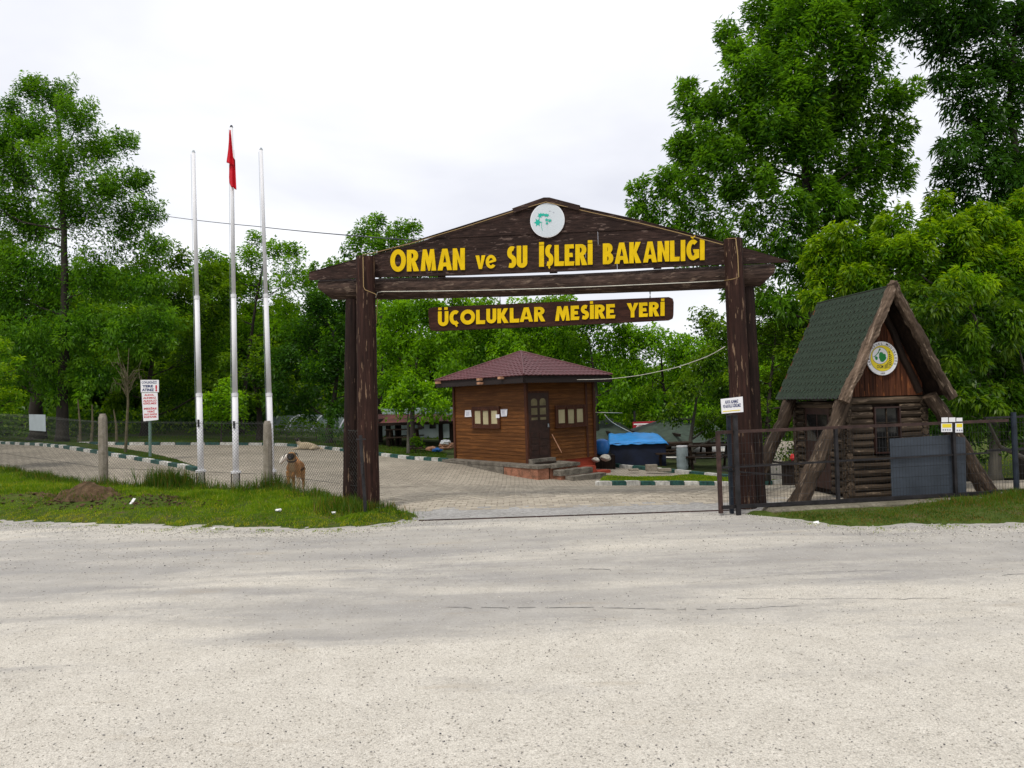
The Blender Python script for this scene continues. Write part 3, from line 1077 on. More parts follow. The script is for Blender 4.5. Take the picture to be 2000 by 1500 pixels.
# ---- lettering: cut-out capitals, drawn as outlines inside a box of width a, height b, stroke t
def arc(cx, cy, rx, ry, a0, a1, n=14):
    return [(cx + rx * math.cos(math.radians(a0 + (a1 - a0) * i / n)), cy + ry * math.sin(math.radians(a0 + (a1 - a0) * i / n))) for i in range(n + 1)]


def stroke(cl, t):
    L, R = [], []
    for i, p in enumerate(cl):
        a, b = cl[max(i - 1, 0)], cl[min(i + 1, len(cl) - 1)]
        dx, dy = b[0] - a[0], b[1] - a[1]
        m = math.hypot(dx, dy) or 1
        nx, ny = -dy / m * t / 2, dx / m * t / 2
        L.append((p[0] + nx, p[1] + ny))
        R.append((p[0] - nx, p[1] - ny))
    return L + R[::-1]


def rect(x0, y0, x1, y1):
    return [(x0, y0), (x1, y0), (x1, y1), (x0, y1)]


def glyph(ch, a, b, t):
    """layers of splines; a layer may hold an outline and its holes"""
    if ch == 'I': return [[rect(0, 0, a, b)]]
    if ch == 'L': return [[[(0, 0), (a * .95, 0), (a, t), (t, t * 1.0), (t * .95, b), (0, b)]]]
    if ch == 'E':
        q = t * .92
        return [[[(0, 0), (a * .94, 0), (a, q), (t, q), (t, b / 2 - q / 2), (a * .84, b / 2 - q / 2), (a * .8, b / 2 + q / 2), (t, b / 2 + q / 2), (t, b - q), (a * .95, b - q), (a * .92, b), (0, b)]]]
    if ch == 'A': return [[[(0, 0), (t * 1.05, 0), (t * 1.25, b * .18), (a - t * 1.25, b * .18), (a - t * 1.05, 0), (a, 0), (a * .68, b), (a * .32, b)],
                           [(a * .5 - t * .38, b * .36), (a * .5, b * .74), (a * .5 + t * .38, b * .36)]]]
    if ch == 'N': return [[[(0, 0), (t, 0), (t, b * .52), (a - t * .9, 0), (a, 0), (a, b), (a - t, b), (a - t, b * .48), (t * .9, b), (0, b)]]]
    if ch == 'M': return [[[(0, 0), (t * 1.05, 0), (a * .30, b * .55), (a * .5, 0), (a * .60, 0), (a * .76, b * .55), (a - t * 1.05, 0), (a, 0), (a * .86, b), (a * .62, b), (a * .52, b * .62), (a * .38, b), (a * .14, b)]]]
    if ch == 'K': return [[[(0, 0), (t, 0), (t, b * .38), (a - t * 1.25, 0), (a, 0), (a * .60, b * .52), (a * .95, b), (a * .95 - t * 1.15, b), (t, b * .64), (t, b), (0, b)]]]
    if ch in 'vV': return [[[(a * .5 - t * .42, 0), (a * .5 + t * .42, 0), (a, b), (a - t, b), (a * .5, b * .36), (t, b), (0, b)]]]
    if ch == 'Y': return [[[(a * .5 - t / 2, 0), (a * .5 + t / 2, 0), (a * .5 + t / 2, b * .42), (a, b), (a - t * 1.15, b), (a * .5, b * .64), (t * 1.15, b), (0, b), (a * .5 - t / 2, b * .42)]]]
    if ch == 'O': return [[arc(a / 2, b / 2, a / 2, b / 2, 0, 345, 23), arc(a / 2, b / 2, a / 2 - t, b / 2 - t * 1.05, 345, 0, 23)]]
    if ch == 'U': return [[[(0, b)] + arc(a / 2, a * .48, a / 2, a * .48, 180, 360) + [(a, b), (a - t, b)] + arc(a / 2, a * .48, a / 2 - t, a * .48 - t * .95, 360, 180) + [(t, b)]]]
    if ch == 'R':
        bh, cy = b * .56, b - b * .28
        return [[[(0, 0), (t, 0), (t, b - bh)] + [(a * .5, b - bh)] + arc(a * .5, cy, a * .43, bh / 2, -90, 90, 10) + [(0, b)],
                 [(t, cy - bh / 2 + t * .72), (a * .42, cy - bh / 2 + t * .72)] + arc(a * .42, cy, a * .5 - t, bh / 2 - t * .75, -90, 90, 8) + [(t, cy + bh / 2 - t * .75)]],
                [[(a - t * 1.18, 0), (a, 0), (a * .66, b * .5), (t * .9, b * .5)]]]
    if ch == 'B':
        out = [(0, 0), (a * .5, 0)] + arc(a * .5, b * .28, a * .5, b * .28, -90, 60, 9) + arc(a * .5, b * .76, a * .42, b * .24, -50, 90, 9) + [(0, b)]
        h1 = [(t, t * .8), (a * .48, t * .8)] + arc(a * .45, b * .27, a * .5 - t * .95, b * .27 - t * .8, -90, 90, 7) + [(t, b * .54 - t * .8)]
        h2 = [(t, b * .52 + t * .25), (a * .42, b * .52 + t * .25)] + arc(a * .4, b * .72, a * .42 - t * .8, b * .17 - t * .2, -80, 90, 7) + [(t, b - t * .85)]
        return [[out, h1, h2]]
    if ch == 'S':
        w = a - t
        cl = [(t * .45 + w * .98, b - t * .62), (t / 2 + w * .62, b - t / 2)] + arc(t / 2 + w * .5, b * .5 + (b * .5 - t / 2) / 2, w / 2, (b / 2 - t / 2) / 2 * 1.0, 100, 225, 8)
        cl += arc(t / 2 + w * .5, (b / 2 - t / 2) / 2 + t / 2, w / 2, (b / 2 - t / 2) / 2, 45, -100, 9) + [(t * .4, t * .62)]
        return [[stroke(cl, t)]]
    if ch == 'C': return [[arc(a * .56, b / 2, a * .56, b / 2, 52, 308, 20) + arc(a * .56, b / 2, a * .56 - t, b / 2 - t, 300, 60, 16)]]
    if ch == 'G': return [[arc(a * .52, b / 2, a * .52, b / 2, 50, 300, 20) + [(a, b * .12), (a, b * .52), (a * .52, b * .52), (a * .58, b * .52 - t * .8), (a - t, b * .52 - t * .8)] +
                           arc(a * .52, b / 2, a * .52 - t, b / 2 - t, 300, 55, 16)]]
    if ch == 'e': return [[arc(a * .5, b / 2, a * .5, b / 2, 8, 325, 20) + arc(a * .5, b / 2, a * .5 - t * .85, b / 2 - t * .8, 318, 25, 16)],
                          [[(t * .5, b * .36), (a * .97, b * .52), (a * .93, b * .72), (t * .5, b * .5)]]]
    if ch == ',': return [[[(a * .2, b), (a * .8, b), (a, b * .4), (a * .45, 0), (a * .5, b * .35), (a * .1, b * .5)]]]
    if ch == '~': return [[[(0, b), (a * .2, b * .2), (a * .5, 0), (a * .8, b * .2), (a, b), (a * .8, b), (a * .5, b * .55), (a * .2, b)]]]
    return [[rect(0, 0, a, b)]]


def outline_mesh(name, layers, thick, to_world, m, parent, origin=None):
    """fill outlines (with holes), give them thickness; to_world(x, y, depth)"""
    V, Fc = [], []
    for li, splines in enumerate(layers):
        cu = bpy.data.curves.new('outline', 'CURVE')
        cu.dimensions = '2D'
        cu.fill_mode = 'BOTH'
        cu.extrude = thick / 2
        for sp in splines:
            s = cu.splines.new('POLY')
            s.points.add(len(sp) - 1)
            for q, (x, y) in zip(s.points, sp):
                q.co = (x, y, 0, 1)
            s.use_cyclic_u = True
        ob = bpy.data.objects.new('outline', cu)
        me = bpy.data.meshes.new_from_object(ob)
        base = len(V)
        for v in me.vertices:
            V.append(to_world(v.co.x, v.co.y, -v.co.z + li * 0.0012))
        Fc += [tuple(base + i for i in p.vertices) for p in me.polygons]
        bpy.data.objects.remove(ob)
        bpy.data.curves.remove(cu)
        bpy.data.meshes.remove(me)
    b = MB()
    b.add(V, Fc)
    return b.build(name, m, parent, origin)


def put_letter(ch, x0, x1, ytop, ybot, plane, d, thick, t_px, m, parent, name='letter'):
    """a letter whose lower left corner stands at pixel (x0, ybot + rise) of the photograph"""
    xm = (x0 + x1) / 2
    wL = plane.px(x0, ybot + 0.035 * (xm - x0), d)
    wR = plane.px(x1, ybot - 0.035 * (x1 - xm), d)
    wT = plane.px(xm, ytop, d)
    wB = plane.px(xm, ybot, d)
    a = wR[0] - wL[0]
    slope = (wR[1] - wL[1]) / a
    b = wT[1] - wB[1]
    shear = (wT[0] - wB[0]) / b
    t = t_px * a / (x1 - x0)

    def tw(x, y, dep):
        return plane.P(wL[0] + x + shear * y, d + dep, wL[1] + slope * x + y)
    return outline_mesh(name, glyph(ch, a, b, t), thick, tw, m, parent)


LINE1 = [('O', 762.5, 793, 487, 531), ('R', 795, 818.5, 488, 530), ('M', 821.8, 852, 487, 529), ('A', 855, 883, 486, 528), ('N', 884.5, 908, 485, 527.5),
         ('v', 929, 948, 499, 525.5), ('e', 948.8, 969.5, 498, 524.5), ('S', 990.8, 1008.6, 481, 523.5), ('U', 1009.3, 1030, 480, 523),
         ('I', 1053, 1062.5, 479.6, 521), ('.', 1053, 1062.5, 473, 478.3), ('S', 1065, 1081, 478, 520), (',', 1070, 1075, 519.5, 526), ('L', 1083, 1102, 478.5, 519.5),
         ('E', 1103, 1122, 477.5, 519), ('R', 1123.8, 1147, 477, 518), ('I', 1148, 1157.4, 476, 517), ('.', 1148, 1157, 469.5, 474.6), ('B', 1177.4, 1198, 475.5, 516),
         ('A', 1200.5, 1228, 474, 515), ('K', 1229, 1252.5, 473, 514), ('A', 1256, 1283, 472, 512.5), ('N', 1284.2, 1307, 471, 511), ('L', 1308.6, 1327.6, 470, 510.5),
         ('I', 1329.5, 1338.3, 469, 510), ('G', 1340.5, 1365.5, 468, 508.5), ('~', 1348, 1358, 460.5, 466), ('I', 1367, 1376, 467.5, 508)]
for ch, x0, x1, yt, yb in LINE1:
    put_letter(ch, x0, x1, yt, yb, GP, PD - 0.018, 0.022, 7.2 if ch in 've' else 8.8, 'yellow_paint', ped)

# emblem disc on the board
def disc(plane, cx, cy, r, d, thick, m, parent, name, n=40, ry=None):
    s0, z0_ = plane.px(cx, cy, d)
    pl = [(s0 + r * math.cos(2 * PI * i / n), z0_ + (ry or r) * math.sin(2 * PI * i / n)) for i in range(n)]
    b = MB().prism(pl, lambda u, t, z: plane.P(u, d + t, z), thick)
    return b.build(name, m, parent), s0, z0_


RD = 0.268
emb, ex, ez = disc(GP, 1069, 430, RD, PD - 0.045, 0.035, 'disc_rim', gate, 'emblem')
disc(GP, 1069, 430, RD - 0.012, PD - 0.0475, 0.01, 'disc_white', emb, 'disc_face')


def leaf_star(cx, cy, r, rot, n=7, inner=0.45, squash=1.0):
    p = []
    for i in range(2 * n):
        a = math.radians(rot) + PI * i / n
        rr = r if i % 2 == 0 else r * inner
        p.append((cx + rr * math.cos(a), cy + rr * math.sin(a) * squash))
    return p


def e_px(x, y):   # pixel of the emblem close-up -> metres on the disc
    return (ex + (x - 735) / 510 * RD, ez - (y - 752) / 490 * RD)


lay = []
for x, y, r, rot, n, sq in ((450, 800, 0.062, 120, 6, 1.15), (520, 610, 0.042, 70, 6, 1.2), (620, 590, 0.034, 90, 5, 0.9), (730, 615, 0.040, 40, 6, 0.8), (690, 605, .025, 10, 5, 1), (570, 590, .028, 10, 5, 1), (715, 745, 0.029, 90, 5, 1.0), (808, 770, 0.034, 20, 6, 0.9), (722, 840, 0.024, 60, 5, 1.1)):
    cx, cy = e_px(x, y)
    lay.append([leaf_star(cx, cy, r, rot, n, 0.5, sq)])
for i, l in enumerate(lay):
    outline_mesh('leaf_mark', [l], 0.002, lambda x, y, dep, i=i: GP.P(x, PD - 0.0492 - 0.0006 * i + dep, y), 'teal_print', emb)
st = [e_px(x, y) for x, y in ((575, 790), (562, 880), (560, 960), (585, 1040))]
outline_mesh('stem_mark', [[stroke(st, 0.006)]], 0.002, lambda x, y, dep: GP.P(x, PD - 0.0495 + dep, y), 'teal_print', emb)
for x, y in ((815, 500), (930, 540)):
    cx, cy = e_px(x, y)
    outline_mesh('faded_mark', [[leaf_star(cx, cy, .016, 15, 5, .5, .6)]], 0.002, lambda x_, y_, dep: GP.P(x_, PD - 0.0495 + dep, y_), 'faint_print', emb)

# ---- hanging sign
HD = 0.36
hs = [GP.px(x, y, HD - 0.03) for x, y in ((836, 609), (837.5, 602.5), (846, 600), (1080, 589.5), (1306, 580), (1314, 583), (1316, 590), (1315.5, 615), (1314, 622), (1306, 625.5), (1080, 637), (850, 646.5), (841, 645), (838, 637))]
hang = thing('hanging_sign', 'narrow brown plank sign with yellow letters hanging from two chains under the gate beam', 'sign', GP.P((hs[0][0] + hs[7][0]) / 2, HD, hs[0][1] - 0.2))
MB().prism(hs, lambda u, t, z: GP.P(u, HD - 0.03 + t, z), 0.055).build('board', 'sign_wood', hang, bevel=0.006)
LINE2 = [('U', 855.7, 876, 608, 637), ('.', 856, 862.5, 600.8, 605.8), ('.', 868, 874.5, 600.2, 605.2), ('C', 878, 898, 606, 634.5), (',', 888.5, 894, 634, 639), ('O', 899.3, 928, 604.5, 634),
         ('L', 930, 948, 605, 633), ('U', 950, 969.5, 603, 631.5), ('K', 971.5, 993.5, 602.5, 631), ('L', 995.8, 1014.4, 601.5, 630), ('A', 1015, 1041, 600.5, 628.5), ('R', 1043.4, 1065, 599.5, 628),
         ('M', 1084.3, 1113, 598, 626.5), ('E', 1114.6, 1131.8, 597, 625), ('S', 1134.6, 1150.5, 595.5, 624), ('I', 1152.3, 1160, 595.5, 623), ('.', 1152.3, 1158.3, 588.5, 593.5), ('R', 1161.7, 1182.5, 595, 622.5),
         ('E', 1184, 1202, 594, 622), ('Y', 1224, 1247, 592, 620), ('E', 1248, 1265.6, 591, 619), ('R', 1267.6, 1287.8, 590, 618), ('I', 1290, 1298, 589.5, 617), ('.', 1291, 1297.5, 583.3, 588)]
for ch, x0, x1, yt, yb in LINE2:
    put_letter(ch, x0, x1, yt, yb, GP, HD - 0.042, 0.018, 7.2, 'yellow_paint', hang)
for x, y0, y1 in ((883, 583, 600), (976.5, 580, 595), (1269.5, 565, 583)):
    A, B = GP.at(x, y0, HD), GP.at(x + 0.4, y1, HD)
    ch = MB()
    nl = max(2, int((A - B).length / 0.035))
    for i in range(nl):
        c = A.lerp(B, (i + .5) / nl)
        ax = GP.u if i % 2 else GP.n
        ch.tube([c + Vector((0, 0, .021)), c + ax * .009, c - Vector((0, 0, .021))], .0045, 4)
        ch.tube([c + Vector((0, 0, .021)), c - ax * .009, c - Vector((0, 0, .021))], .0045, 4)
    ch.build('chain', 'wire', hang)


def cord(name, label, pts, r, m, n=5, cat='cable', sag=0.0, steps=1):
    P = []
    for i in range(len(pts) - 1):
        a, b = Vector(pts[i]), Vector(pts[i + 1])
        for k in range(steps):
            t = k / steps
            p = a.lerp(b, t)
            p.z -= sag * 4 * t * (1 - t)
            P.append(p)
    P.append(Vector(pts[-1]))
    o = MB().tube(P, r, n).build(name, m, None, P[0], smooth=True)
    return tag(o, label, cat)


q = PD - 0.03
cord('lighting_cord', 'yellowish lighting cord running over the gabled board and down both gate posts',
     [GP.at(x, y, d) for x, y, d in ((735, 578, -.19), (733, 574, -.2), (713, 566, -.2), (710, 560, -.2), (709, 505, -.19), (709, 497, -.1), (722, 496, q), (800, 476, q), (900, 446, q), (1000, 414, q), (1066, 394.5, q - .03),
                                     (1150, 414, q), (1250, 436, q), (1330, 456, q), (1412, 478, q), (1420, 466, -.1), (1437, 465.5, -.16), (1441, 500, -.19), (1443, 541, -.2), (1432, 545, -.19), (1415, 548, -.02))], 0.0065, 'cord_yellow')
cord('beam_cord', 'thin pale cord drooping along the front of the gate beam',
     [GP.at(x, y, 0.15) for x, y in ((733, 583), (737, 571), (745, 569.5), (850, 568.5), (960, 566.5), (1060, 563.5), (1160, 560), (1260, 555.5), (1340, 552), (1416, 548))], 0.0065, 'cord_white')
cord('cord_end', 'loose yellow cord end hanging beside the left gate post', [GP.at(x, y, 0.1) for x, y in ((737, 583), (736.5, 600), (735, 625), (735.5, 632))], 0.008, 'cord_yellow')
cord('overhead_cable', 'black overhead cable coming in from the left to the gate roof', [at(-260, 352, 40), at(0, 379, 33), at(240, 412, 30), at(330, 423, 27), at(500, 442, 21), at(815, 470, 12.2)], 0.011, 'cable_black', steps=8, sag=0.02)

# steel stop post, floor rail
b = MB()
p = Vector((-2.22, 11.05, 0))
b.tube([p + Vector((0, 0, -.1)), at(704, 850, 11.1)], 0.031, 4, phase=PI / 4)
b.box(at(705, 858, 11.0), (0.14, 0.02, 0.02))
b.box(at(707, 915, 11.0), (0.03, 0.05, 0.16))
o = b.build('latch_post', 'dark_metal', None, p)
tag(o, 'black steel latch post standing before the left gate post', 'post')
A, B = G(818, 1018), G(1447, 997)
d = (B - A).normalized()
b = MB()
n_ = 30
for i in range(n_):
    p0_, p1_ = A.lerp(B, i / n_), A.lerp(B, (i + 1) / n_)
    b.box((p0_ + p1_) / 2 + Vector((0, 0, 0.01)), ((p1_ - p0_).length * 1.0, 0.022, 0.016), (d, Vector((-d.y, d.x, 0)), Vector((0, 0, 1))))
o = b.build('floor_rail', 'rust_metal', None, A)
tag(o, 'rusty steel floor rail of the sliding leaf crossing the driveway', 'rail')


# ------------------------------------------------------------------ sliding wire leaf on the right
LP = Plane(F0, FU)
def lt(px, y=900, d=0):
    return LP.px(px, y, d)[0]


leaf = thing('sliding_gate_leaf', 'long dark steel gate leaf with welded wire mesh pushed open beside the log cabin', 'gate', LP.P(2.3, 0, 0))
T1 = lt(1972)
zt = lambda t: LP.px(1392, 845)[1] + (LP.px(1968, 821)[1] - LP.px(1392, 845)[1]) * t / T1
def bar(name, t0, z0, t1, z1, w, m, d=0.0, parent=leaf):
    A, B = LP.P(t0, d, z0), LP.P(t1, d, z1)
    dd = (B - A).normalized()
    up = LP.n.cross(dd)
    return MB().box((A + B) / 2, ((B - A).length, w, w), (dd, LP.n, up)).build(name, m, parent)


zb = 0.11
bar('top_rail', -0.02, zt(0), T1, zt(T1), 0.042, 'rust_metal')
bar('bottom_rail', 0, zb, T1 - 0.3, zb, 0.05, 'dark_metal')
bar('middle_rail', 0, 0.66, T1 - 0.35, 0.70, 0.024, 'dark_metal')
bar('stile', 0, 0.03, -0.005, zt(0) + .01, 0.05, 'rust_metal')
for x_ in (1634, 1864):
    t_ = lt(x_)
    bar('stile', t_, 0.05, t_, zt(t_) - 0.02, 0.045, 'dark_metal', d=-0.002)
bar('brace', 0.02, 0.62, 1.1, 0.5, 0.018, 'dark_metal', d=0.03)
wm = MB()
t = 0.05
while t < T1 - 0.3:
    c = [LP.P(t, 0.0, zb), LP.P(t + rnd.uniform(-.006, .006), 0.0, zt(t))]
    wm.tube(c, 0.0021, 3, caps=False)
    t += 0.05
z = zb + 0.13
while z < 1.1:
    wm.tube([LP.P(0, 0.004, z), LP.P(T1 / 2, 0.004, z + 0.004), LP.P(T1 - .3, 0.004, z + 0.02)], 0.0021, 3, caps=False)
    z += 0.15
o = wm.build('wire_mesh', 'wire', leaf)
o['kind'] = 'stuff'
# steel sheets wired to the leaf
s0_, s1_, s2_ = lt(1742, 900), lt(1861, 900), lt(1891, 900)
ztop, zbot = LP.px(1742, 857)[1], LP.px(1745, 972)[1]
MB().prism([(s0_, zbot), (s1_, zbot - .01), (s1_, ztop + .02), (s0_, ztop)], lambda u, t, z: LP.P(u, 0.03 + t, z), 0.004).build('steel_sheet', 'sheet_metal', leaf)
MB().prism([(s1_ - .03, zbot), (s2_ - .02, zbot - .01), (s2_, ztop - .03), (s1_ - .03, ztop + .015)], lambda u, t, z: LP.P(u, 0.036 + t, z), 0.004).build('steel_sheet', 'sheet_metal', leaf)
# guide posts
gp = thing('guide_posts', 'pair of tall dark steel guide posts bridged at the top beside the right gate post', 'guide post', LP.P(0.33, 0, 0))
ta, tb = lt(1438, 985), lt(1427, 985, 0.14)
zz = LP.px(1436, 813)[1]
MB().box(LP.P(ta, -0.06, zz / 2 - .05), (0.06, 0.04, zz + .1), LP.ax).build('post', 'dark_metal', gp)
MB().box(LP.P(ta - .02, 0.11, zz / 2 - .05), (0.05, 0.04, zz + .1), LP.ax).build('post', 'blue_metal', gp)
MB().box(LP.P(ta - .01, 0.025, zz + .012), (0.07, 0.24, 0.02), LP.ax).build('bracket', 'dark_metal', gp)
for i, (x_, h_) in enumerate(((1972, 1.22), (1993, 1.27))):
    t_ = lt(x_, 960, .25)
    o = MB().tube([LP.P(t_, .12 + .2 * i, -.1), LP.P(t_, .12 + .2 * i, h_)], 0.04, 10).build('steel_post', 'blue_metal', None, LP.P(t_, .12, 0))
    tag(o, ('dark steel fence post at the end of the gate leaf, left of the two', 'dark steel fence post at the end of the gate leaf, right of the two')[i], 'post', 'steel posts behind the gate leaf')
rf_ = thing('wire_fence', 'stretch of dark wire fence continuing beyond the end of the gate leaf', 'fence', LP.P(T1 + 1.2, .3, 0))
b = MB()
for z in (0.08, 0.7, 1.2):
    b.box(LP.P(T1 + 2.2, .32, z), (4.6, .03, .03), LP.ax)
b.build('rail', 'dark_metal', rf_)
b = MB()
for i in range(90):
    b.tube([LP.P(T1 - .05 + i * .05, .32, .08), LP.P(T1 - .05 + i * .05, .32, 1.2)], .0021, 3, caps=False)
for i in range(8):
    b.tube([LP.P(T1 - .05, .325, .2 + i * .13), LP.P(T1 + 4.5, .325, .2 + i * .13)], .0021, 3, caps=False)
o = b.build('wire_mesh', 'wire', rf_)
o['kind'] = 'stuff'
# concrete curb below it
b = MB()
cs = list(np.arange(0.55, 14, 0.22))
def curb_fn(u, v):
    s_ = 0.55 + u * 13
    prof = [(-.24, -.12), (-.22, .05), (-.19, .075), (0.1, .075), (0.11, -.12)]
    i = min(4, int(round(v * 4)))
    if u == 0: return LP.P(s_ - .01, prof[i][0] * .8, -.12)
    return LP.P(s_, prof[i][0] + 0.02 * mn.noise(Vector((s_ * 3, i, 0))), prof[i][1] + 0.015 * mn.noise(Vector((s_ * 2.2, i * 2, 4))))
b.grid(curb_fn, 90, 4)
o = b.build('fence_curb', 'curb_concrete', None, LP.P(3, 0, 0))
tag(o, 'low rough concrete curb under the wire gate leaf', 'curb')


# ---- text from the built-in font, fitted into a pixel box on a plane
def text_px(s, x0, x1, ytop, ybot, plane, d, m, parent, rise=0.03, name='lettering', bold=0.03, lean=None):
    cu = bpy.data.curves.new('text', 'FONT')
    cu.body = s
    cu.size = 1
    cu.offset = bold
    cu.resolution_u = 2
    ob = bpy.data.objects.new('text', cu)
    COL.objects.link(ob)
    bpy.context.view_layer.update()
    me = bpy.data.meshes.new_from_object(ob.evaluated_get(bpy.context.evaluated_depsgraph_get()))
    xs_ = [v.co.x for v in me.vertices]
    ys_ = [v.co.y for v in me.vertices]
    xm0, xm1 = min(xs_), max(xs_)
    yb = -0.03 if bold else 0.0
    yt_ = 0.74
    wL = plane.px(x0, ybot, d)
    wR = plane.px(x1, ybot - rise * (x1 - x0), d)
    wT = plane.px(x0 if lean is None else x0 + lean, ytop, d)
    V = []
    for v in me.vertices:
        fx = (v.co.x - xm0) / (xm1 - xm0)
        fy = (v.co.y - yb) / (yt_ - yb)
        V.append(plane.P(wL[0] + (wR[0] - wL[0]) * fx + (wT[0] - wL[0]) * fy, d, wL[1] + (wR[1] - wL[1]) * fx + (wT[1] - wL[1]) * fy))
    b = MB()
    b.add(V, [tuple(p.vertices) for p in me.polygons])
    bpy.data.objects.remove(ob)
    bpy.data.curves.remove(cu)
    bpy.data.meshes.remove(me)
    return b.build(name, m, parent)


def panel_px(name, pts, plane, d, thick, m, parent, origin=None):
    return MB().prism([plane.px(x, y, d) for x, y in pts], lambda u, t, z: plane.P(u, d + t, z), thick).build(name, m, parent, origin)


sg = thing('notice_board', 'white rectangular notice with blue text fixed to the steel guide posts', 'sign', LP.P(lt(1430), -.1, 1.4))
panel_px('board', ((1408, 779.5), (1450.5, 774.5), (1452, 804.5), (1410, 808)), LP, -0.11, 0.012, 'sign_white', sg)
text_px('ALKOL ALINMAZ', 1416, 1442, 782, 788.5, LP, -0.1125, 'navy_print', sg, 0.08)
text_px('VE ALKOLLÜ GİRİLMEZ', 1412, 1447, 790.5, 797, LP, -0.1125, 'navy_print', sg, 0.08)
panel_px('yellow_line', ((1412, 803), (1446, 800), (1446, 801.5), (1412, 804.5)), LP, -0.1128, 0.0015, 'yellow_print', sg)
for i, (pt, nm) in enumerate((((1839, 815.5, 1851.5, 824.5), 'small white card on the gate leaf, top left of the cluster'), ((1853.5, 815.5, 1866, 824), 'small white card on the gate leaf, top middle of the cluster'),
                              ((1868, 816, 1879.5, 823), 'small white card on the gate leaf, top right of the cluster'), ((1838.5, 827, 1859.5, 843.5), 'larger yellow and white notice on the gate leaf, left of the stile'),
                              ((1866, 826.5, 1880.5, 844.5), 'yellow and white notice on the gate leaf, right of the stile'))):
    x0, y0, x1, y1 = pt
    t_ = thing('paper_notice', nm, 'notice', LP.at(x0, y1, -.04), 'cards fixed to the gate leaf')
    panel_px('card', ((x0, y0), (x1, y0 - .3), (x1 + .3, y1), (x0, y1 + .2)), LP, -0.035, 0.003, 'sign_white', t_)
    if i > 2:
        panel_px('yellow_field', ((x0 + 2, y0 + 1), (x1 - 1, y0 + 1), (x1 - 1, y0 + 8), (x0 + 2, y0 + 8.2)), LP, -0.037, 0.001, 'yellow_print', t_)
        for k in range(4 if i == 3 else 3):
            xx = x0 + 2.5 + k * 4.4
            panel_px('print_mark', ((xx, y1 - 5.5), (xx + 2.6, y1 - 5.5), (xx + 2.6, y1 - 2.5), (xx, y1 - 2.5)), LP, -0.037, 0.001, 'grey_print', t_)

# ------------------------------------------------------------------ log cabin
CP = Plane(Vector((5.155, 11.5, 0)), FU)
CW, CD = 1.297, 1.42
cabin = thing('log_cabin', 'tiny A-frame log cabin with steep green shingle roof and round emblem behind the wire leaf', 'cabin', CP.P(.65, .7, 0))
SPl = Plane(CP.P(0, 0, 0), CP.n)                      # left side wall: s runs to the back, d runs to the LEFT (out)
MB().box(CP.P(CW / 2, CD / 2, .76), (CW - .1, CD - .1, 1.52), CP.ax).build('wall', 'dark_timber', cabin)
ws0, ws1 = CP.px(1704, 850)[0], CP.px(1755, 850)[0]
wz0, wz1 = CP.px(1704, 886)[1], CP.px(1704, 795)[1]
ds0, ds1, dz0, dz1 = 0.42, 1.14, 0.10, 1.43
ND = 14
D_ = 0.112


def log(pts, r, name='log', m='cabin_log', n=9, parent=cabin):
    """horizontal log: mesh drawn along local X so the grain follows it"""
    A, B = Vector(pts[0]), Vector(pts[1])
    L = (B - A).length
    k = max(3, int(L / 0.16))
    P = [Vector((L * i / k, rnd.uniform(-.003, .003), rnd.uniform(-.003, .003))) for i in range(k + 1)]
    me = MB().tube(P, [r * rnd.uniform(.93, 1.04) for _ in P], n, jit=.03).mesh(name, m)
    dd = (B - A).normalized()
    y = Vector((0, 0, 1)).cross(dd)
    if y.length < 1e-3: y = Vector((0, 1, 0))
    y.normalize()
    R = Matrix((dd, y, dd.cross(y))).transposed()
    return inst(name, me, parent, A, R.to_quaternion())


for i in range(ND):
    z = D_ * (i + .5)
    segs = [(-.07, CW + .07)]
    if wz0 - .05 < z < wz1 + .04: segs = [(-.07, ws0 - .012), (ws1 + .012, CW + .07)]
    for a, b in segs:
        log((CP.P(a + rnd.uniform(-.015, .01), 0, z), CP.P(b + rnd.uniform(-.01, .015), 0, z)), D_ / 2)
    z += D_ / 2
    if i == ND - 1: continue
    segs = [(-.07, CD + .07)]
    if dz0 < z < dz1: segs = [(-.07, ds0 - .02), (ds1 + .02, CD + .07)]
    for a, b in segs:
        log((CP.P(0, a, z), CP.P(0, b, z)), D_ / 2)
        log((CP.P(CW, a, z), CP.P(CW, b, z)), D_ / 2) if i % 1 == 0 and len(segs) == 1 else None
    if len(segs) > 1:
        log((CP.P(CW, -.07, z), CP.P(CW, CD + .07, z)), D_ / 2)
    log((CP.P(-.07, CD, z - D_ / 2), CP.P(CW + .07, CD, z - D_ / 2)), D_ / 2)


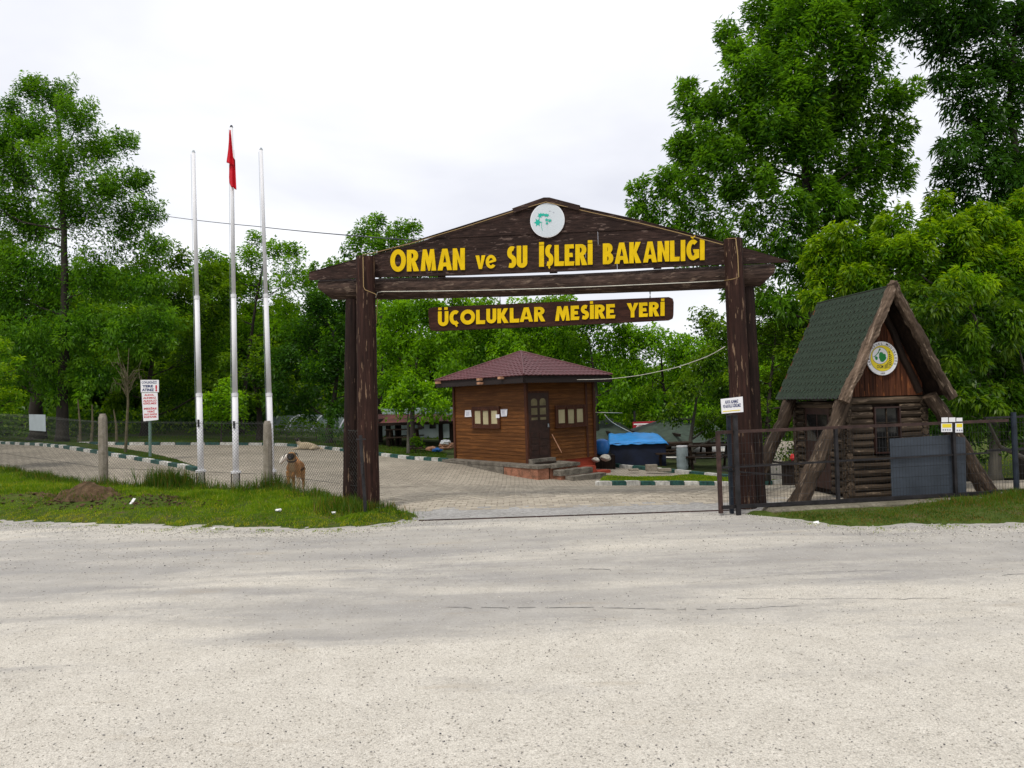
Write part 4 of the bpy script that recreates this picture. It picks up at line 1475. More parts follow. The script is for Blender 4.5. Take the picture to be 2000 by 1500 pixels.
def window(plane, s0, s1, z0, z1, d, cols, rows, parent, mf, mp, fr=0.03, mull=0.012, name='window', proud=0.05, pane_d=0.02, mm=None):
    w = MB()
    for a, b, c, e in ((s0, s0 + fr, z0, z1), (s1 - fr, s1, z0, z1), (s0 + fr, s1 - fr, z0, z0 + fr), (s0 + fr, s1 - fr, z1 - fr, z1)):
        w.box(plane.P((a + b) / 2, d - proud / 2 + .01, (c + e) / 2), (b - a, proud, e - c), plane.ax)
    wo = w.build(name, mf, parent)
    iw, ih = (s1 - s0 - 2 * fr), (z1 - z0 - 2 * fr)
    for i in range(cols):
        for j in range(rows):
            a0_, a1_ = s0 + fr + iw * i / cols, s0 + fr + iw * (i + 1) / cols
            c0_, c1_ = z0 + fr + ih * j / rows, z0 + fr + ih * (j + 1) / rows
            MB().box(plane.P((a0_ + a1_) / 2, d + pane_d - .012, (c0_ + c1_) / 2), (a1_ - a0_ - mull, .004, c1_ - c0_ - mull), plane.ax).build('pane', mp, wo)
    for i in range(1, cols):
        x = s0 + fr + iw * i / cols
        MB().box(plane.P(x, d - .004, (z0 + z1) / 2), (mull, .02, z1 - z0 - 2 * fr), plane.ax).build('mullion', mm or mf, wo)
    for j in range(1, rows):
        z = z0 + fr + ih * j / rows
        MB().box(plane.P((s0 + s1) / 2, d - .007, z), (s1 - s0 - 2 * fr, .018, mull), plane.ax).build('mullion', mm or mf, wo)
    return wo


window(CP, ws0, ws1, wz0, wz1, -.035, 2, 3, cabin, 'door_wood', 'glass_dark', .022, .008, mm='cabin_log')


class SideP(Plane):
    def __init__(s):
        s.p0 = CP.P(0, 0, 0)
        s.u = CP.n
        s.n = CP.u
        s.z = Vector((0, 0, 1))


SW = SideP()
do = MB().box(SW.P((ds0 + ds1) / 2, 0.0, (dz0 + dz1) / 2), (ds1 - ds0, .05, dz1 - dz0), SW.ax).build('door', 'door_wood', cabin)
for j, (z0_, z1_) in enumerate(((.86, 1.06), (1.1, 1.3))):
    for i in range(2):
        MB().box(SW.P(ds0 + .2 + i * .32, -.028, (z0_ + z1_) / 2), (.28, .006, z1_ - z0_), SW.ax).build('pane', 'glass_dark', do)
MB().box(SW.P((ds0 + ds1) / 2, -.03, 1.08), (ds1 - ds0 - .08, .012, .015), SW.ax).build('rail', 'cabin_log', do)
# gable boarding
SCN, ZA, ZE, HW = 0.60, 3.26, 1.577, 0.86
kx = HW / (ZA - ZE)
x = SCN - .66
while x < SCN + .66:
    w = rnd.uniform(.075, .12)
    p = [(x + .004, 1.58), (x + w - .004, 1.58), (x + w - .004, 3.3), (x + .004, 3.3)]
    for sgn in (1, -1):
        p = clip_poly(p, lambda q: (ZA - .14 - q[1]) * kx - sgn * (q[0] - SCN))
    if len(p) > 2:
        MB().prism(p, lambda u, t, z: CP.P(u, -.035 + t, z), .03 + rnd.uniform(0, .01)).build('plank', 'cabin_plank', cabin)
    x += w
MB().prism([(SCN - .8, 1.56), (SCN + .8, 1.56), (SCN, ZA - .1)], lambda u, t, z: CP.P(u, .02 + t, z), .03).build('gable_backing', 'dark_timber', cabin)
MB().prism([(SCN - .8, 1.56), (SCN + .8, 1.56), (SCN, ZA - .1)], lambda u, t, z: CP.P(u, CD - .03 + t, z), .03).build('gable_backing', 'dark_timber', cabin)
# roof
DF, DB = -.35, 1.65
for sg_ in (-1, 1):
    q = [CP.P(SCN, DF, ZA), CP.P(SCN + sg_ * HW, DF, ZE), CP.P(SCN + sg_ * HW, DB, ZE), CP.P(SCN, DB, ZA)]
    nn = (q[1] - q[0]).cross(q[3] - q[0]).normalized()
    if nn.z < 0: nn = -nn
    MB().hexa([p - nn * .03 for p in q] + q).build('roof_deck', 'dark_timber' if sg_ > 0 else 'cabin_plank', cabin)
    if sg_ > 0:
        sh = MB()
        sh.hexa([p + nn * .002 for p in q] + [p + nn * .012 for p in q])
        sh.build('shingle_sheet', 'shingle', cabin)
        continue
    down = (q[1] - q[0]).normalized()
    L = (q[1] - q[0]).length
    back_ = CP.n
    nr, ncx = 15, 18
    rw, rh = (DB - DF) / ncx, L / nr
    hexp = [(-.5, 0), (.5, 0), (.5, .62), (.25, 1.08), (-.25, 1.08), (-.5, .62)]
    smesh = []
    for v_ in range(3):
        b = MB()
        b.prism([(a * rw * .985, c * rh * 1.12) for a, c in hexp], lambda u, t, z: Vector((u, z, .003 + z * .035 + t)), .004)
        smesh.append(b.mesh('shingle', 'shingle'))
    R = Matrix((back_, down, nn)).transposed()
    if R.determinant() < 0: R = Matrix((-back_, down, nn)).transposed()
    rq = R.to_quaternion()
    for j in range(nr):
        for i in range(ncx):
            off = (i + (.5 if j % 2 == 0 else 1.0)) * rw
            if off > DB - DF - rw * .2: continue
            inst('shingle', smesh[(i * 7 + j * 3) % 3], cabin, q[0] + back_ * off + down * (j * rh) + nn * (.002 + rnd.uniform(0, .002)), rq)
    MB().box(q[1] + back_ * 1.0 - nn * .012, (2.0, .03, .05), (back_, down, nn)).build('eave_strip', 'dark_metal', cabin)
# barge logs along the front edge of the roof
def rough_log(A, B, r0, r1, m, name, n=11, jit=.16, k=16, wob=.02):
    A, B = Vector(A), Vector(B)
    L = (B - A).length
    sd = rnd.uniform(0, 50)
    P = [Vector((wob * mn.noise(Vector((sd, i * 2.5 / k * L, 0))), wob * mn.noise(Vector((sd + 9, i * 2.5 / k * L, 3))), L * i / k)) for i in range(k + 1)]
    tb = MB().tube(P, [r0 + (r1 - r0) * i / k for i in range(k + 1)], n)
    for i, v in enumerate(tb.v):
        v = Vector(v); c_ = P[i // n]
        e_ = v - c_
        f_ = 1 + jit * 1.6 * mn.noise(Vector((v.x * 14, v.y * 14, v.z * 5 + sd))) + jit * .9 * mn.noise(Vector((v.x * 40, v.y * 40, v.z * 16 + sd)))
        tb.v[i] = tuple(c_ + e_ * f_)
    me = tb.mesh(name, m)
    q_ = (B - A).to_track_quat('Z', 'X')
    return inst(name, me, cabin, A, q_)


for sg_ in (-1, 1):
    a = CP.P(SCN - sg_ * .03, DF - .05, ZA + .03)
    b_ = CP.P(SCN + sg_ * (HW + .035), DF - .05, ZE - .06)
    rough_log(b_, a, .080, .072, 'rake_log' if sg_ < 0 else 'brace_log', 'barge_log', wob=.02, jit=.24, k=48, n=18)  # right log takes the darker wood to stand for its shade
    for i, (d0, zt_) in enumerate(((DF + .16, 1.58), (1.35, 1.58))):
        top = CP.P(SCN + sg_ * ((ZA - .10 - zt_) * kx - .10), d0, zt_)
        bot = CP.P(SCN + sg_ * (ZA - .1 + .06) * kx * 1.0, d0 - .05, -.08)
        rough_log(bot, top, .140 if i == 0 else .125, .105, 'brace_log', 'brace_log', jit=.12, k=26, wob=.05, n=16)
rough_log(CP.P(SCN + .62, DF + .3, 1.62), CP.P(SCN + .02, DF + .3, 3.0), .06, .05, 'dark_timber', 'rafter', jit=.03)
rough_log(CP.P(SCN - .62, DF + .3, 1.62), CP.P(SCN - .02, DF + .3, 3.0), .06, .05, 'dark_timber', 'rafter', jit=.03)

# round emblem on the gable
EC = CP.px(1722, 700, -.07)
ER = (CP.px(1722, 667, -.07)[1] - CP.px(1722, 733, -.07)[1]) / 2
E_ = Plane(CP.P(0, 0, 0), FU)


def ell(cx, cy, rx, ry, n=48):
    return [(cx + rx * math.cos(2 * PI * i / n), cy + ry * math.sin(2 * PI * i / n)) for i in range(n)]


sgn_ = thing('round_sign', 'round white and yellow emblem sign with green leaf on the cabin gable', 'sign', CP.P(EC[0], -.08, EC[1] - ER))
W0 = lambda dd: (lambda u, t, z: CP.P(u, dd + t, z))
MB().prism(ell(*EC, ER, ER), W0(-.085), .022).build('plate', 'sign_white', sgn_)
for k, (r, m_, dd) in enumerate(((ER * .775, 'black_print', -.0868), (ER * .76, 'yellow_print', -.0874))):
    MB().prism(ell(*EC, r, r), W0(dd), .0015).build('ring' if k == 0 else 'yellow_field', m_, sgn_)


def em(x, y):      # pixels of the sign close-up (centre 720, 815)
    return (EC[0] + (x - 722) / 395 * ER, EC[1] - (y - 818) / 450 * ER)


cx_, cy_ = em(665, 745)
MB().prism(ell(cx_, cy_, ER * .515, ER * .50), W0(-.0880), .0012).build('ring', 'black_print', sgn_)
MB().prism(ell(cx_, cy_, ER * .495, ER * .48), W0(-.0885), .0012).build('leaf_field', 'sign_white', sgn_)
lf = [em(*p) for p in ((665, 655), (700, 650), (735, 665), (750, 700), (790, 700), (812, 730), (808, 770), (825, 805), (805, 850), (770, 885), (735, 915), (700, 915), (665, 890), (655, 850), (632, 800), (640, 750), (638, 700))]
outline_mesh('leaf_mark', [[lf]], .0012, lambda x, y, dep: CP.P(x, -.0892 + dep, y), 'green_print', sgn_)
lf = [em(*p) for p in ((530, 780), (560, 760), (600, 780), (600, 840), (570, 865), (540, 840))]
outline_mesh('leaf_mark', [[lf]], .0012, lambda x, y, dep: CP.P(x, -.0892 + dep, y), 'green_print', sgn_)
for pts_, w_ in ((((655, 560), (640, 620), (600, 690), (545, 750), (495, 775)), .012), (((640, 610), (670, 580), (660, 555)), .02), (((600, 690), (640, 660)), .01)):
    outline_mesh('twig_mark', [[stroke([em(*p) for p in pts_], w_)]], .0012, lambda x, y, dep: CP.P(x, -.0895 + dep, y), 'green_print', sgn_)
for i in range(7):
    y = 640 + i * 52
    outline_mesh('spike_mark', [[stroke([em(915, y + 40), em(905, y), em(890, y - 20)] if i == 0 else [em(905, y + 10), em(965, y + 75)], .008)]], .0012, lambda x, y_, dep: CP.P(x, -.0880 + dep, y_), 'black_print', sgn_)
    outline_mesh('spike_mark', [[stroke([em(885, y + 10), em(920, y + 50)], .008)]], .0012, lambda x, y_, dep: CP.P(x, -.0880 + dep, y_), 'black_print', sgn_)
outline_mesh('spike_mark', [[stroke([em(905, 980), em(905, 1100)], .009)]], .0012, lambda x, y_, dep: CP.P(x, -.0880 + dep, y_), 'black_print', sgn_)
for i in range(5):
    outline_mesh('wave_mark', [[stroke([em(770 - i * 2, 1000 + i * 22), em(820, 985 + i * 23), em(880, 900 + i * 42)], .007)]], .0012, lambda x, y_, dep: CP.P(x, -.0880 + dep, y_), 'black_print', sgn_)


def text_m(s, x, y, w, hgt, rot, d, m, parent, bold=.02, name='lettering'):
    """text centred at (x, y) metres on the cabin plane, rotated by rot"""
    cu = bpy.data.curves.new('text', 'FONT')
    cu.body = s
    cu.offset = bold
    cu.resolution_u = 2
    ob = bpy.data.objects.new('text', cu)
    COL.objects.link(ob)
    bpy.context.view_layer.update()
    me = bpy.data.meshes.new_from_object(ob.evaluated_get(bpy.context.evaluated_depsgraph_get()))
    xs_ = [v.co.x for v in me.vertices]
    x0, x1 = min(xs_), max(xs_)
    c, s_ = math.cos(rot), math.sin(rot)
    V = []
    for v in me.vertices:
        a = ((v.co.x - x0) / (x1 - x0) - .5) * w
        b = (v.co.y / .72 - .5) * hgt
        V.append(CP.P(x + a * c - b * s_, d, y + a * s_ + b * c))
    F = [tuple(p.vertices) for p in me.polygons]
    bpy.data.objects.remove(ob); bpy.data.curves.remove(cu); bpy.data.meshes.remove(me)
    return V, F


word = 'ORMAN·GENEL·MÜDÜRLÜĞÜ'
b = MB()
for i, ch in enumerate(word):
    ang_ = math.radians(203 - (203 + 23) * i / (len(word) - 1))
    if ch == '·': continue
    b = MB()
    V_, F_ = text_m(ch, EC[0] + ER * .875 * math.cos(ang_), EC[1] + ER * .875 * math.sin(ang_), ER * .10 if ch != 'M' else ER * .13, ER * .13, ang_ - PI / 2, -.0866, None, None)
    b.add(V_, F_)
    b.build('letter', 'black_print', sgn_)
b = MB(); b.add(*text_m('1839', EC[0], EC[1] - ER * .885, ER * .27, ER * .11, 0, -.0866, None, None)); b.build('year_lettering', 'black_print', sgn_)
b = MB(); b.add(*text_m('OGM', *em(655, 1035), ER * .42, ER * .2, -.05, -.0882, None, None)); b.build('short_lettering', 'black_print', sgn_)

# ------------------------------------------------------------------ brown booth
e1 = Vector((.766, .643, 0)).normalized()
e2 = Vector((-e1.y, e1.x, 0))
BO = Vector((.39, 21, 0))
AW, BW, ZT, ZW = 2.73, 3.5, -.12, 2.46
RWp = Plane(BO, e1)                                  # right wall: s = a, n = e2 (inwards)


class LWall(Plane):
    def __init__(s):
        s.p0 = BO.copy(); s.u = e2; s.n = e1; s.z = Vector((0, 0, 1))


LWp = LWall()
booth = thing('ticket_booth', 'small brown weatherboarded booth with plum hipped roof beyond the gate', 'booth', BO + e1 * 1.3 + e2 * 1.7 + Vector((0, 0, -.5)))
B3 = lambda a, b_, z: BO + e1 * a + e2 * b_ + Vector((0, 0, z))
MB().box(B3(AW / 2, BW / 2, (ZW + ZT) / 2), (AW - .06, BW - .06, ZW - ZT), (e1, e2, Vector((0, 0, 1)))).build('wall', 'dark_timber', booth)
nb = 24
bh_ = (ZW - ZT) / nb


def board_mesh(L):
    p = MB()
    k = 1
    prof = [(0, 0), (-.022, 0), (-.008, bh_ * 1.0), (0, bh_)]
    p.add([(x_, y_, z_) for x_ in (0, L) for y_, z_ in prof], [(0, 1, 2, 3), (7, 6, 5, 4), (0, 4, 5, 1), (1, 5, 6, 2), (2, 6, 7, 3), (3, 7, 4, 0)])
    return p.mesh('board', 'booth_board')


mr = board_mesh(AW)
ml = board_mesh(BW)
qa = Matrix((e1, e2, Vector((0, 0, 1)))).transposed().to_quaternion()
qb = Matrix((-e2, e1, Vector((0, 0, 1)))).transposed().to_quaternion()
for i in range(nb):
    z = ZT + i * bh_
    inst('board', mr, booth, B3(0, .03 - .03, z) + e2 * rnd.uniform(-.003, .002), qa)
    inst('board', ml, booth, B3(0, BW, z) + e1 * rnd.uniform(-.003, .002), qb)
for a, b_ in ((0, 0), (AW, 0), (0, BW)):
    MB().box(B3(a - .012 if a == 0 else a - .03, b_ - .012 if b_ == 0 else b_ - .03, (ZW + ZT) / 2 - .01), (.09, .09, ZW - ZT + .02), (e1, e2, Vector((0, 0, 1)))).build('corner_board', 'booth_frame', booth)
MB().box(B3(AW - .35, -.034, 1.1), (.08, .02, 2.4), (e1, e2, Vector((0, 0, 1)))).build('corner_board', 'booth_frame', booth)


def booth_window(pl, x0, x1, y0, y1, parent):
    xm, ym = (x0 + x1) / 2, (y0 + y1) / 2
    s0, s1 = pl.px(x0, ym, -.03)[0], pl.px(x1, ym, -.03)[0]
    if s0 > s1: s0, s1 = s1, s0
    z1_, z0_ = pl.px(xm, y0, -.03)[1], pl.px(xm, y1, -.03)[1]
    wo = MB()
    fr = .07
    for a, b_, c, e in ((s0, s0 + fr, z0_, z1_), (s1 - fr, s1, z0_, z1_), (s0 + fr, s1 - fr, z0_, z0_ + fr), (s0 + fr, s1 - fr, z1_ - fr, z1_)):
        wo.box(pl.P((a + b_) / 2, -.04, (c + e) / 2), (b_ - a, .05, e - c), pl.ax)
    w_ = wo.build('window', 'booth_frame', parent)
    iw = s1 - s0 - 2 * fr
    for i in range(3):
        a0_, a1_ = s0 + fr + iw * i / 3, s0 + fr + iw * (i + 1) / 3
        cd = -.052 if i == 1 else -.036
        cz0 = z0_ + fr + (.0 if i != 1 else -.02)
        sash = MB()
        sw = .055
        for a, b_, c, e in ((a0_, a0_ + sw, cz0, z1_ - fr), (a1_ - sw, a1_, cz0, z1_ - fr), (a0_ + sw, a1_ - sw, cz0, cz0 + sw * .7), (a0_ + sw, a1_ - sw, z1_ - fr - sw, z1_ - fr)):
            sash.box(pl.P((a + b_) / 2, cd, (c + e) / 2), (b_ - a - .002, .03, e - c - .002), pl.ax)
        sash.build('sash', 'booth_frame', w_)
        MB().box(pl.P((a0_ + a1_) / 2, -.034, (cz0 + z1_ - fr) / 2), (a1_ - a0_ - 2 * sw, .004, z1_ - fr - cz0 - sw * 1.6), pl.ax).build('pane', 'curtain', w_)
    MB().box(pl.P((s0 + s1) / 2, -.06, z0_ - .012), (s1 - s0 + .04, .09, .022), pl.ax).build('sill', 'booth_frame', w_)


booth_window(LWp, 923, 977, 794, 835, booth)
booth_window(RWp, 1084, 1144, 791, 833, booth)
# door
s0, s1 = RWp.px(1031, 830, -.03)[0], RWp.px(1071, 830, -.03)[0]
z0_, z1_ = ZT + .12, RWp.px(1050, 767, -.03)[1]
MB().box(RWp.P((s0 + s1) / 2, -.02, (z0_ + z1_) / 2), (s1 - s0 + .1, .05, z1_ - z0_ + .08), RWp.ax).build('door_frame', 'booth_frame', booth)
door = MB().box(RWp.P((s0 + s1) / 2, -.045, (z0_ + z1_) / 2), (s1 - s0 - .02, .04, z1_ - z0_ - .02), RWp.ax).build('door', 'door_wood', booth)
dw = s1 - s0
for j in range(3):
    for i in range(2):
        c = s0 + dw * (.29 + .42 * i)
        zc = z1_ - .27 - j * .26
        hh_ = .19 if j < 2 else .07
        if j == 2: zc = z1_ - .74
        pl_ = rect(c - dw * .145, zc - hh_ / 2, c + dw * .145, zc + hh_ / 2)
        if j == 0: pl_ = pl_[:2] + arc(c, zc + .02, dw * .145, .09, 0, 180, 8)
        MB().prism(pl_, lambda u, t, z: RWp.P(u, -.068 + t, z), .005).build('pane', 'door_pane', door)
for i, (a, b_, c, e) in enumerate(((.1, .42, .10, .22), (.1, .42, .26, .42), (.1, .42, .46, .62), (.1, .42, .66, .8), (.5, .9, .08, .34), (.5, .9, .38, .56), (.5, .9, .6, .8))):
    hz = (z1_ - z0_) * .5
    MB().box(RWp.P(s0 + dw * (a + b_) / 2, -.07, z0_ + hz * (c + e) / 2), (dw * (b_ - a), .014, hz * (e - c)), RWp.ax).build('panel', 'door_wood', door)
MB().box(RWp.P(s0 + dw * .93, -.09, z0_ + .92), (.03, .03, .1), RWp.ax).build('handle', 'grey_sheet', door)
MB().box(RWp.P((s0 + s1) / 2 + .02, -.12, ZT + .06), (dw + .12, .2, .12), RWp.ax).build('door_step', 'platform_concrete', booth)
# footing, platform, steps
MB().box(B3(AW / 2 + .65, .02 + BW / 2, -.42), (AW - 1.3 + .02, BW, .75), (e1, e2, Vector((0, 0, 1)))).build('footing', 'red_footing', booth)
MB().box(B3(AW - .5, -.16, -.56), (.34, .34, .4), (e1, e2, Vector((0, 0, 1)))).build('footing_block', 'red_footing', booth)
MB().box(B3(AW - .05, -.22, -.68), (.5, .42, .32), (e1, e2, Vector((0, 0, 1)))).build('footing_block', 'red_footing', booth)
ptm = thing('booth_platform', 'worn concrete walkway and steps with flaking pink render below the booth', 'steps', B3(.4, -.8, -.55))


def rough_box(a0_, a1_, b0_, b1_, z0_, z1_, m, name, parent, seed=0):
    b = MB()
    n1, n2 = 12, 3
    def f(i, j, k):
        a = a0_ + (a1_ - a0_) * i / n1
        bb = b0_ + (b1_ - b0_) * j / n2
        z = (z0_, z1_)[k]
        e = .022
        return B3(a + e * mn.noise(Vector((a * 4, bb * 4, seed + k))), bb + e * mn.noise(Vector((a * 4, bb * 4, seed + 5 + k))), z + (e * .6 * mn.noise(Vector((a * 5, bb * 5, seed + 9))) if k else 0))
    V = {}
    vs, fs = [], []
    def idx(i, j, k):
        if (i, j, k) not in V:
            V[(i, j, k)] = len(vs); vs.append(f(i, j, k))
        return V[(i, j, k)]
    for i in range(n1):
        for j in range(n2):
            fs.append((idx(i, j, 1), idx(i + 1, j, 1), idx(i + 1, j + 1, 1), idx(i, j + 1, 1)))
        fs.append((idx(i, 0, 0), idx(i + 1, 0, 0), idx(i + 1, 0, 1), idx(i, 0, 1)))
        fs.append((idx(i, n2, 0), idx(i, n2, 1), idx(i + 1, n2, 1), idx(i + 1, n2, 0)))
    for j in range(n2):
        fs.append((idx(0, j, 0), idx(0, j, 1), idx(0, j + 1, 1), idx(0, j + 1, 0)))
        fs.append((idx(n1, j, 0), idx(n1, j + 1, 0), idx(n1, j + 1, 1), idx(n1, j, 1)))
    b.add(vs, fs)
    return b.build(name, m, parent)


rough_box(-.47, 0.0, -.92, 3.6, -.20, ZT, 'platform_concrete', 'walkway', ptm, 1)
rough_box(-.44, -.03, -.88, .55, -.95, -.205, 'pink_render', 'walkway_base', ptm, 2)
rough_box(-.45, -.03, .56, 3.5, -.95, -.207, 'platform_concrete', 'walkway_base', ptm, 12)
rough_box(0.02, 1.15, -.92, 0.0, -.22, ZT - .004, 'platform_concrete', 'landing', ptm, 3)
rough_box(0.05, 1.1, -.86, 0.0, -.95, -.225, 'pink_render', 'landing_base', ptm, 4)
rough_box(.10, 1.35, -1.22, -.925, -.42, -.27, 'platform_concrete', 'step', ptm, 5)
rough_box(.12, 1.3, -1.19, -.93, -.95, -.425, 'pink_render', 'step_base', ptm, 6)
rough_box(.26, 1.55, -1.52, -1.225, -.75, -.43, 'platform_concrete', 'step', ptm, 7)
rough_box(.9, 1.9, -1.95, -1.55, -.75, -.60, 'platform_concrete', 'paving_slab', ptm, 8)
rough_box(.2, .8, -2.0, -1.6, -.75, -.625, 'platform_concrete', 'paving_slab', ptm, 9)
mat_ = MB().prism([(0.35 + .38 * math.cos(a), -.35 + .2 * math.sin(a)) for a in [i * PI / 12 for i in range(24)]], lambda u, t, z: B3(u, z, ZT + .03 - t), .02).build('door_mat', 'dark_timber', None, B3(.35, -.35, ZT))
tag(mat_, 'dark oval door mat on the landing of the booth', 'mat')
br_ = MB().tube([RWp.at(1078, 848, -.06), RWp.at(1097, 884, -.3)], .014, 6).build('broom_stick', 'rafter_end', None, RWp.at(1097, 884, -.3))
tag(br_, 'reddish stick leaning against the booth wall beside the door', 'stick')
for i, (pts_, lb) in enumerate(((((907.5, 801.5), (919, 801), (920, 814), (907, 814.5)), 'white paper sheet pinned to the booth left of its window'), (((977, 799.5), (990, 799), (989, 813), (978, 814)), 'purple framed paper pinned to the booth right of its window'),
                                (((967.5, 809.5), (974.5, 809.5), (974.5, 816.5), (967.5, 816.5)), 'tiny white note stuck on the booth window pane'))):
    t_ = thing('paper_notice', lb, 'notice', LWp.at(pts_[3][0], pts_[3][1], -.07), 'papers on the booth wall')
    pp = [LWp.px(x_, y_, -.06 if i < 2 else -.085) for x_, y_ in pts_]
    dd_ = -.045 if i < 2 else -.07
    MB().prism(pp, lambda u, t, z: LWp.P(u, dd_ + t, z), .003).build('sheet', 'paper', t_)
    cx0, cy0 = pts_[0]
    if i == 1:
        for f_ in (((977.6, 800), (989.4, 799.6), (989.3, 800.6), (977.7, 801)), ((978.3, 812.2), (988.6, 811.6), (988.5, 812.6), (978.4, 813.2))):
            MB().prism([LWp.px(x_, y_, dd_ - .002) for x_, y_ in f_], lambda u, t, z: LWp.P(u, dd_ - .002 + t, z), .001).build('border', 'grey_print', t_)
    if i < 2:
        for k in range(4):
            f_ = [(cx0 + 2.5, cy0 + 3 + k * 2.1), (cx0 + 9, cy0 + 2.8 + k * 2.1), (cx0 + 9, cy0 + 3.6 + k * 2.1), (cx0 + 2.5, cy0 + 3.8 + k * 2.1)]
            MB().prism([LWp.px(x_, y_, dd_ - .002) for x_, y_ in f_], lambda u, t, z: LWp.P(u, dd_ - .002 + t, z), .001).build('text_line', 'grey_print', t_)
# roof: four facets of wavy tile-look sheet
AE0, AE1, BE0, BE1, ZEV, ZAP = -.5, 3.08, -.5, 3.83, 2.35, 3.17
apx = B3((AE0 + AE1) / 2, (BE0 + BE1) / 2, ZAP)
cor = [B3(AE0, BE0, ZEV), B3(AE1, BE0, ZEV), B3(AE1, BE1, ZEV), B3(AE0, BE1, ZEV)]
roof = MB()
for k in range(4):
    A, B = cor[k], cor[(k + 1) % 4]
    roof.add([A - Vector((0, 0, .05)), B - Vector((0, 0, .05)), apx - Vector((0, 0, .06))], [(0, 1, 2)])
roof_o = roof.build('roof', 'fascia', booth)
for k in range(4):
    A, B = cor[k], cor[(k + 1) % 4]
    L = (B - A).length
    nrm_ = (B - A).cross(apx - A).normalized()
    if nrm_.z < 0: nrm_ = -nrm_
    rows = 15
    nu = int(L / .17) * 6
    V, F = [], []
    for j in range(rows):
        for e_, vv in ((0, j / rows), (1, (j + 1.25) / rows)):
            vv = min(vv, .998)
            for i in range(nu + 1):
                u = i / nu
                base = A.lerp(B, u) * (1 - vv) + apx * vv
                wx = (base - A).dot((B - A).normalized())
                wave = .013 * abs(math.sin(wx / .17 * PI))
                ext = (A - apx + (B - A) * .5).normalized() * (0.012 * (1 if e_ == 0 else 0))
                V.append(base + nrm_ * (wave + (.020 if e_ == 0 else .004)) + ext)
        b0 = len(V) - 2 * (nu + 1)
        F += [(b0 + i, b0 + i + 1, b0 + nu + 2 + i, b0 + nu + 1 + i) for i in range(nu)]
        # riser at the lower edge
        for i in range(nu + 1):
            V.append(V[b0 + i] - nrm_ * .03)
        c0 = len(V) - (nu + 1)
        F += [(c0 + i, c0 + i + 1, b0 + i + 1, b0 + i) for i in range(nu)]
    b = MB(); b.add(V, F); b.build('tile_sheet', 'roof_red', roof_o)
    hp = MB()
    d_ = (apx - A)
    hp.tube([A + Vector((0, 0, .03)), apx + Vector((0, 0, .025))], .028, 6)
    hp.build('hip_cap', 'roof_red', roof_o)
    # fascia with a scalloped lower edge
    fs_ = MB()
    dn = (B - A).normalized()
    out_ = Vector((dn.y, -dn.x, 0))
    nsc = int(L / .1)
    poly_t = []
    for i in range(nsc * 4 + 1):
        x_ = L * i / (nsc * 4)
        poly_t.append((x_, -.17 - .025 * abs(math.sin(i * PI / 4))))
    V = []
    for x_, z_ in poly_t:
        for zz_, dd_ in ((.0, 0), (z_, 0), (.0, .02), (z_, .02)):
            V.append(A + dn * x_ + Vector((0, 0, zz_ - .02)) - out_ * (dd_ + .02))
    F = []
    for i in range(len(poly_t) - 1):
        a = i * 4
        F += [(a, a + 1, a + 5, a + 4), (a + 2, a + 6, a + 7, a + 3), (a + 1, a + 3, a + 7, a + 5)]
    fs_.add(V, F)
    fs_.build('fascia_board', 'fascia', roof_o)
for x_, y_ in ((856, 747.5), (937.5, 741), (938, 748.5), (979, 738)):
    pl_ = Plane(cor[0], e2)
    c = on_plane(x_, y_, cor[0] - e1 * .04, e2)
    MB().box(c, (.16, .13, .07), (e1, e2, Vector((0, 0, 1)))).build('rafter_end', 'rafter_end', roof_o)
cord('power_cord', 'pale cord strung from the booth eaves to the right gate post', [RWp.at(1076, 743, -.1), RWp.at(1120, 741.5, -.3), at(1190, 740, 20.3), at(1250, 733, 18), at(1320, 718, 15.5), at(1380, 697, 12.8), at(1416, 677, 11.2)], .0075, 'cord_white', steps=4, sag=.006)
cord('tarp_rope', 'thin pale rope stretched from the booth towards the tent roof', [at(1159, 805.5, 23), at(1215, 806.5, 27)], .011, 'cord_white')
cord('tarp_rope', 'slack pale rope hanging down in front of the green tent roof', [at(1181, 810, 26), at(1196, 825, 26.2), at(1237, 846, 26.5)], .013, 'cord_white', steps=4, sag=.02)

# ------------------------------------------------------------------ chain-link fence on the left
fence = thing('chain_link_fence', 'sagging chain-link fence along the back of the grass verge on the left', 'fence', (-7, 14.8, 0.1))
b = MB()
cell = 0.075
zw = lambda x, y: float(verge_l(np.array([x]), np.array([y]))[0])
for i in range(len(FENCE_L) - 1):
    A, B = FENCE_L[i], FENCE_L[i + 1]
    L = (B - A).length
    n = int(L / cell)
    d = (B - A) / n
    nn = Vector((-d.y, d.x, 0)).normalized()
    rows = 20 if i < 3 else 18
    zA_, zB_ = zw(A.x, A.y - .1) + .02, zw(B.x, B.y - .1) + .02
    c = cell if i > 0 else 0.15
    if i == 0: n //= 2; d *= 2; rows = 10
    ch = 1.32 / rows if i < 3 else 1.2 / rows
    for k in range(n):
        P = []
        sag = 0.04 * mn.noise(Vector((k * .02, i, 0)))
        for j in range(rows + 1):
            ph_ = (j % 2)
            z = zA_ + (zB_ - zA_) * k / n
            q = A + d * (k + ph_) + nn * (0.004 * (1 if ph_ else -1) + .03 * mn.noise(Vector((k * .06, j * .15, i))))
            P.append((q.x, q.y, z + j * ch + sag * (j / rows)))
        b.tube(P, .0027 if i > 0 else .004, 3, caps=False)
        P2 = [(p[0] + (d.x if j % 2 == 0 else -d.x), p[1] + (d.y if j % 2 == 0 else -d.y), p[2]) for j, p in enumerate(P)]
        b.tube(P2, .0027 if i > 0 else .004, 3, caps=False)
o = b.build('wire_mesh', 'chain_wire', fence)
o['kind'] = 'stuff'
b = MB()
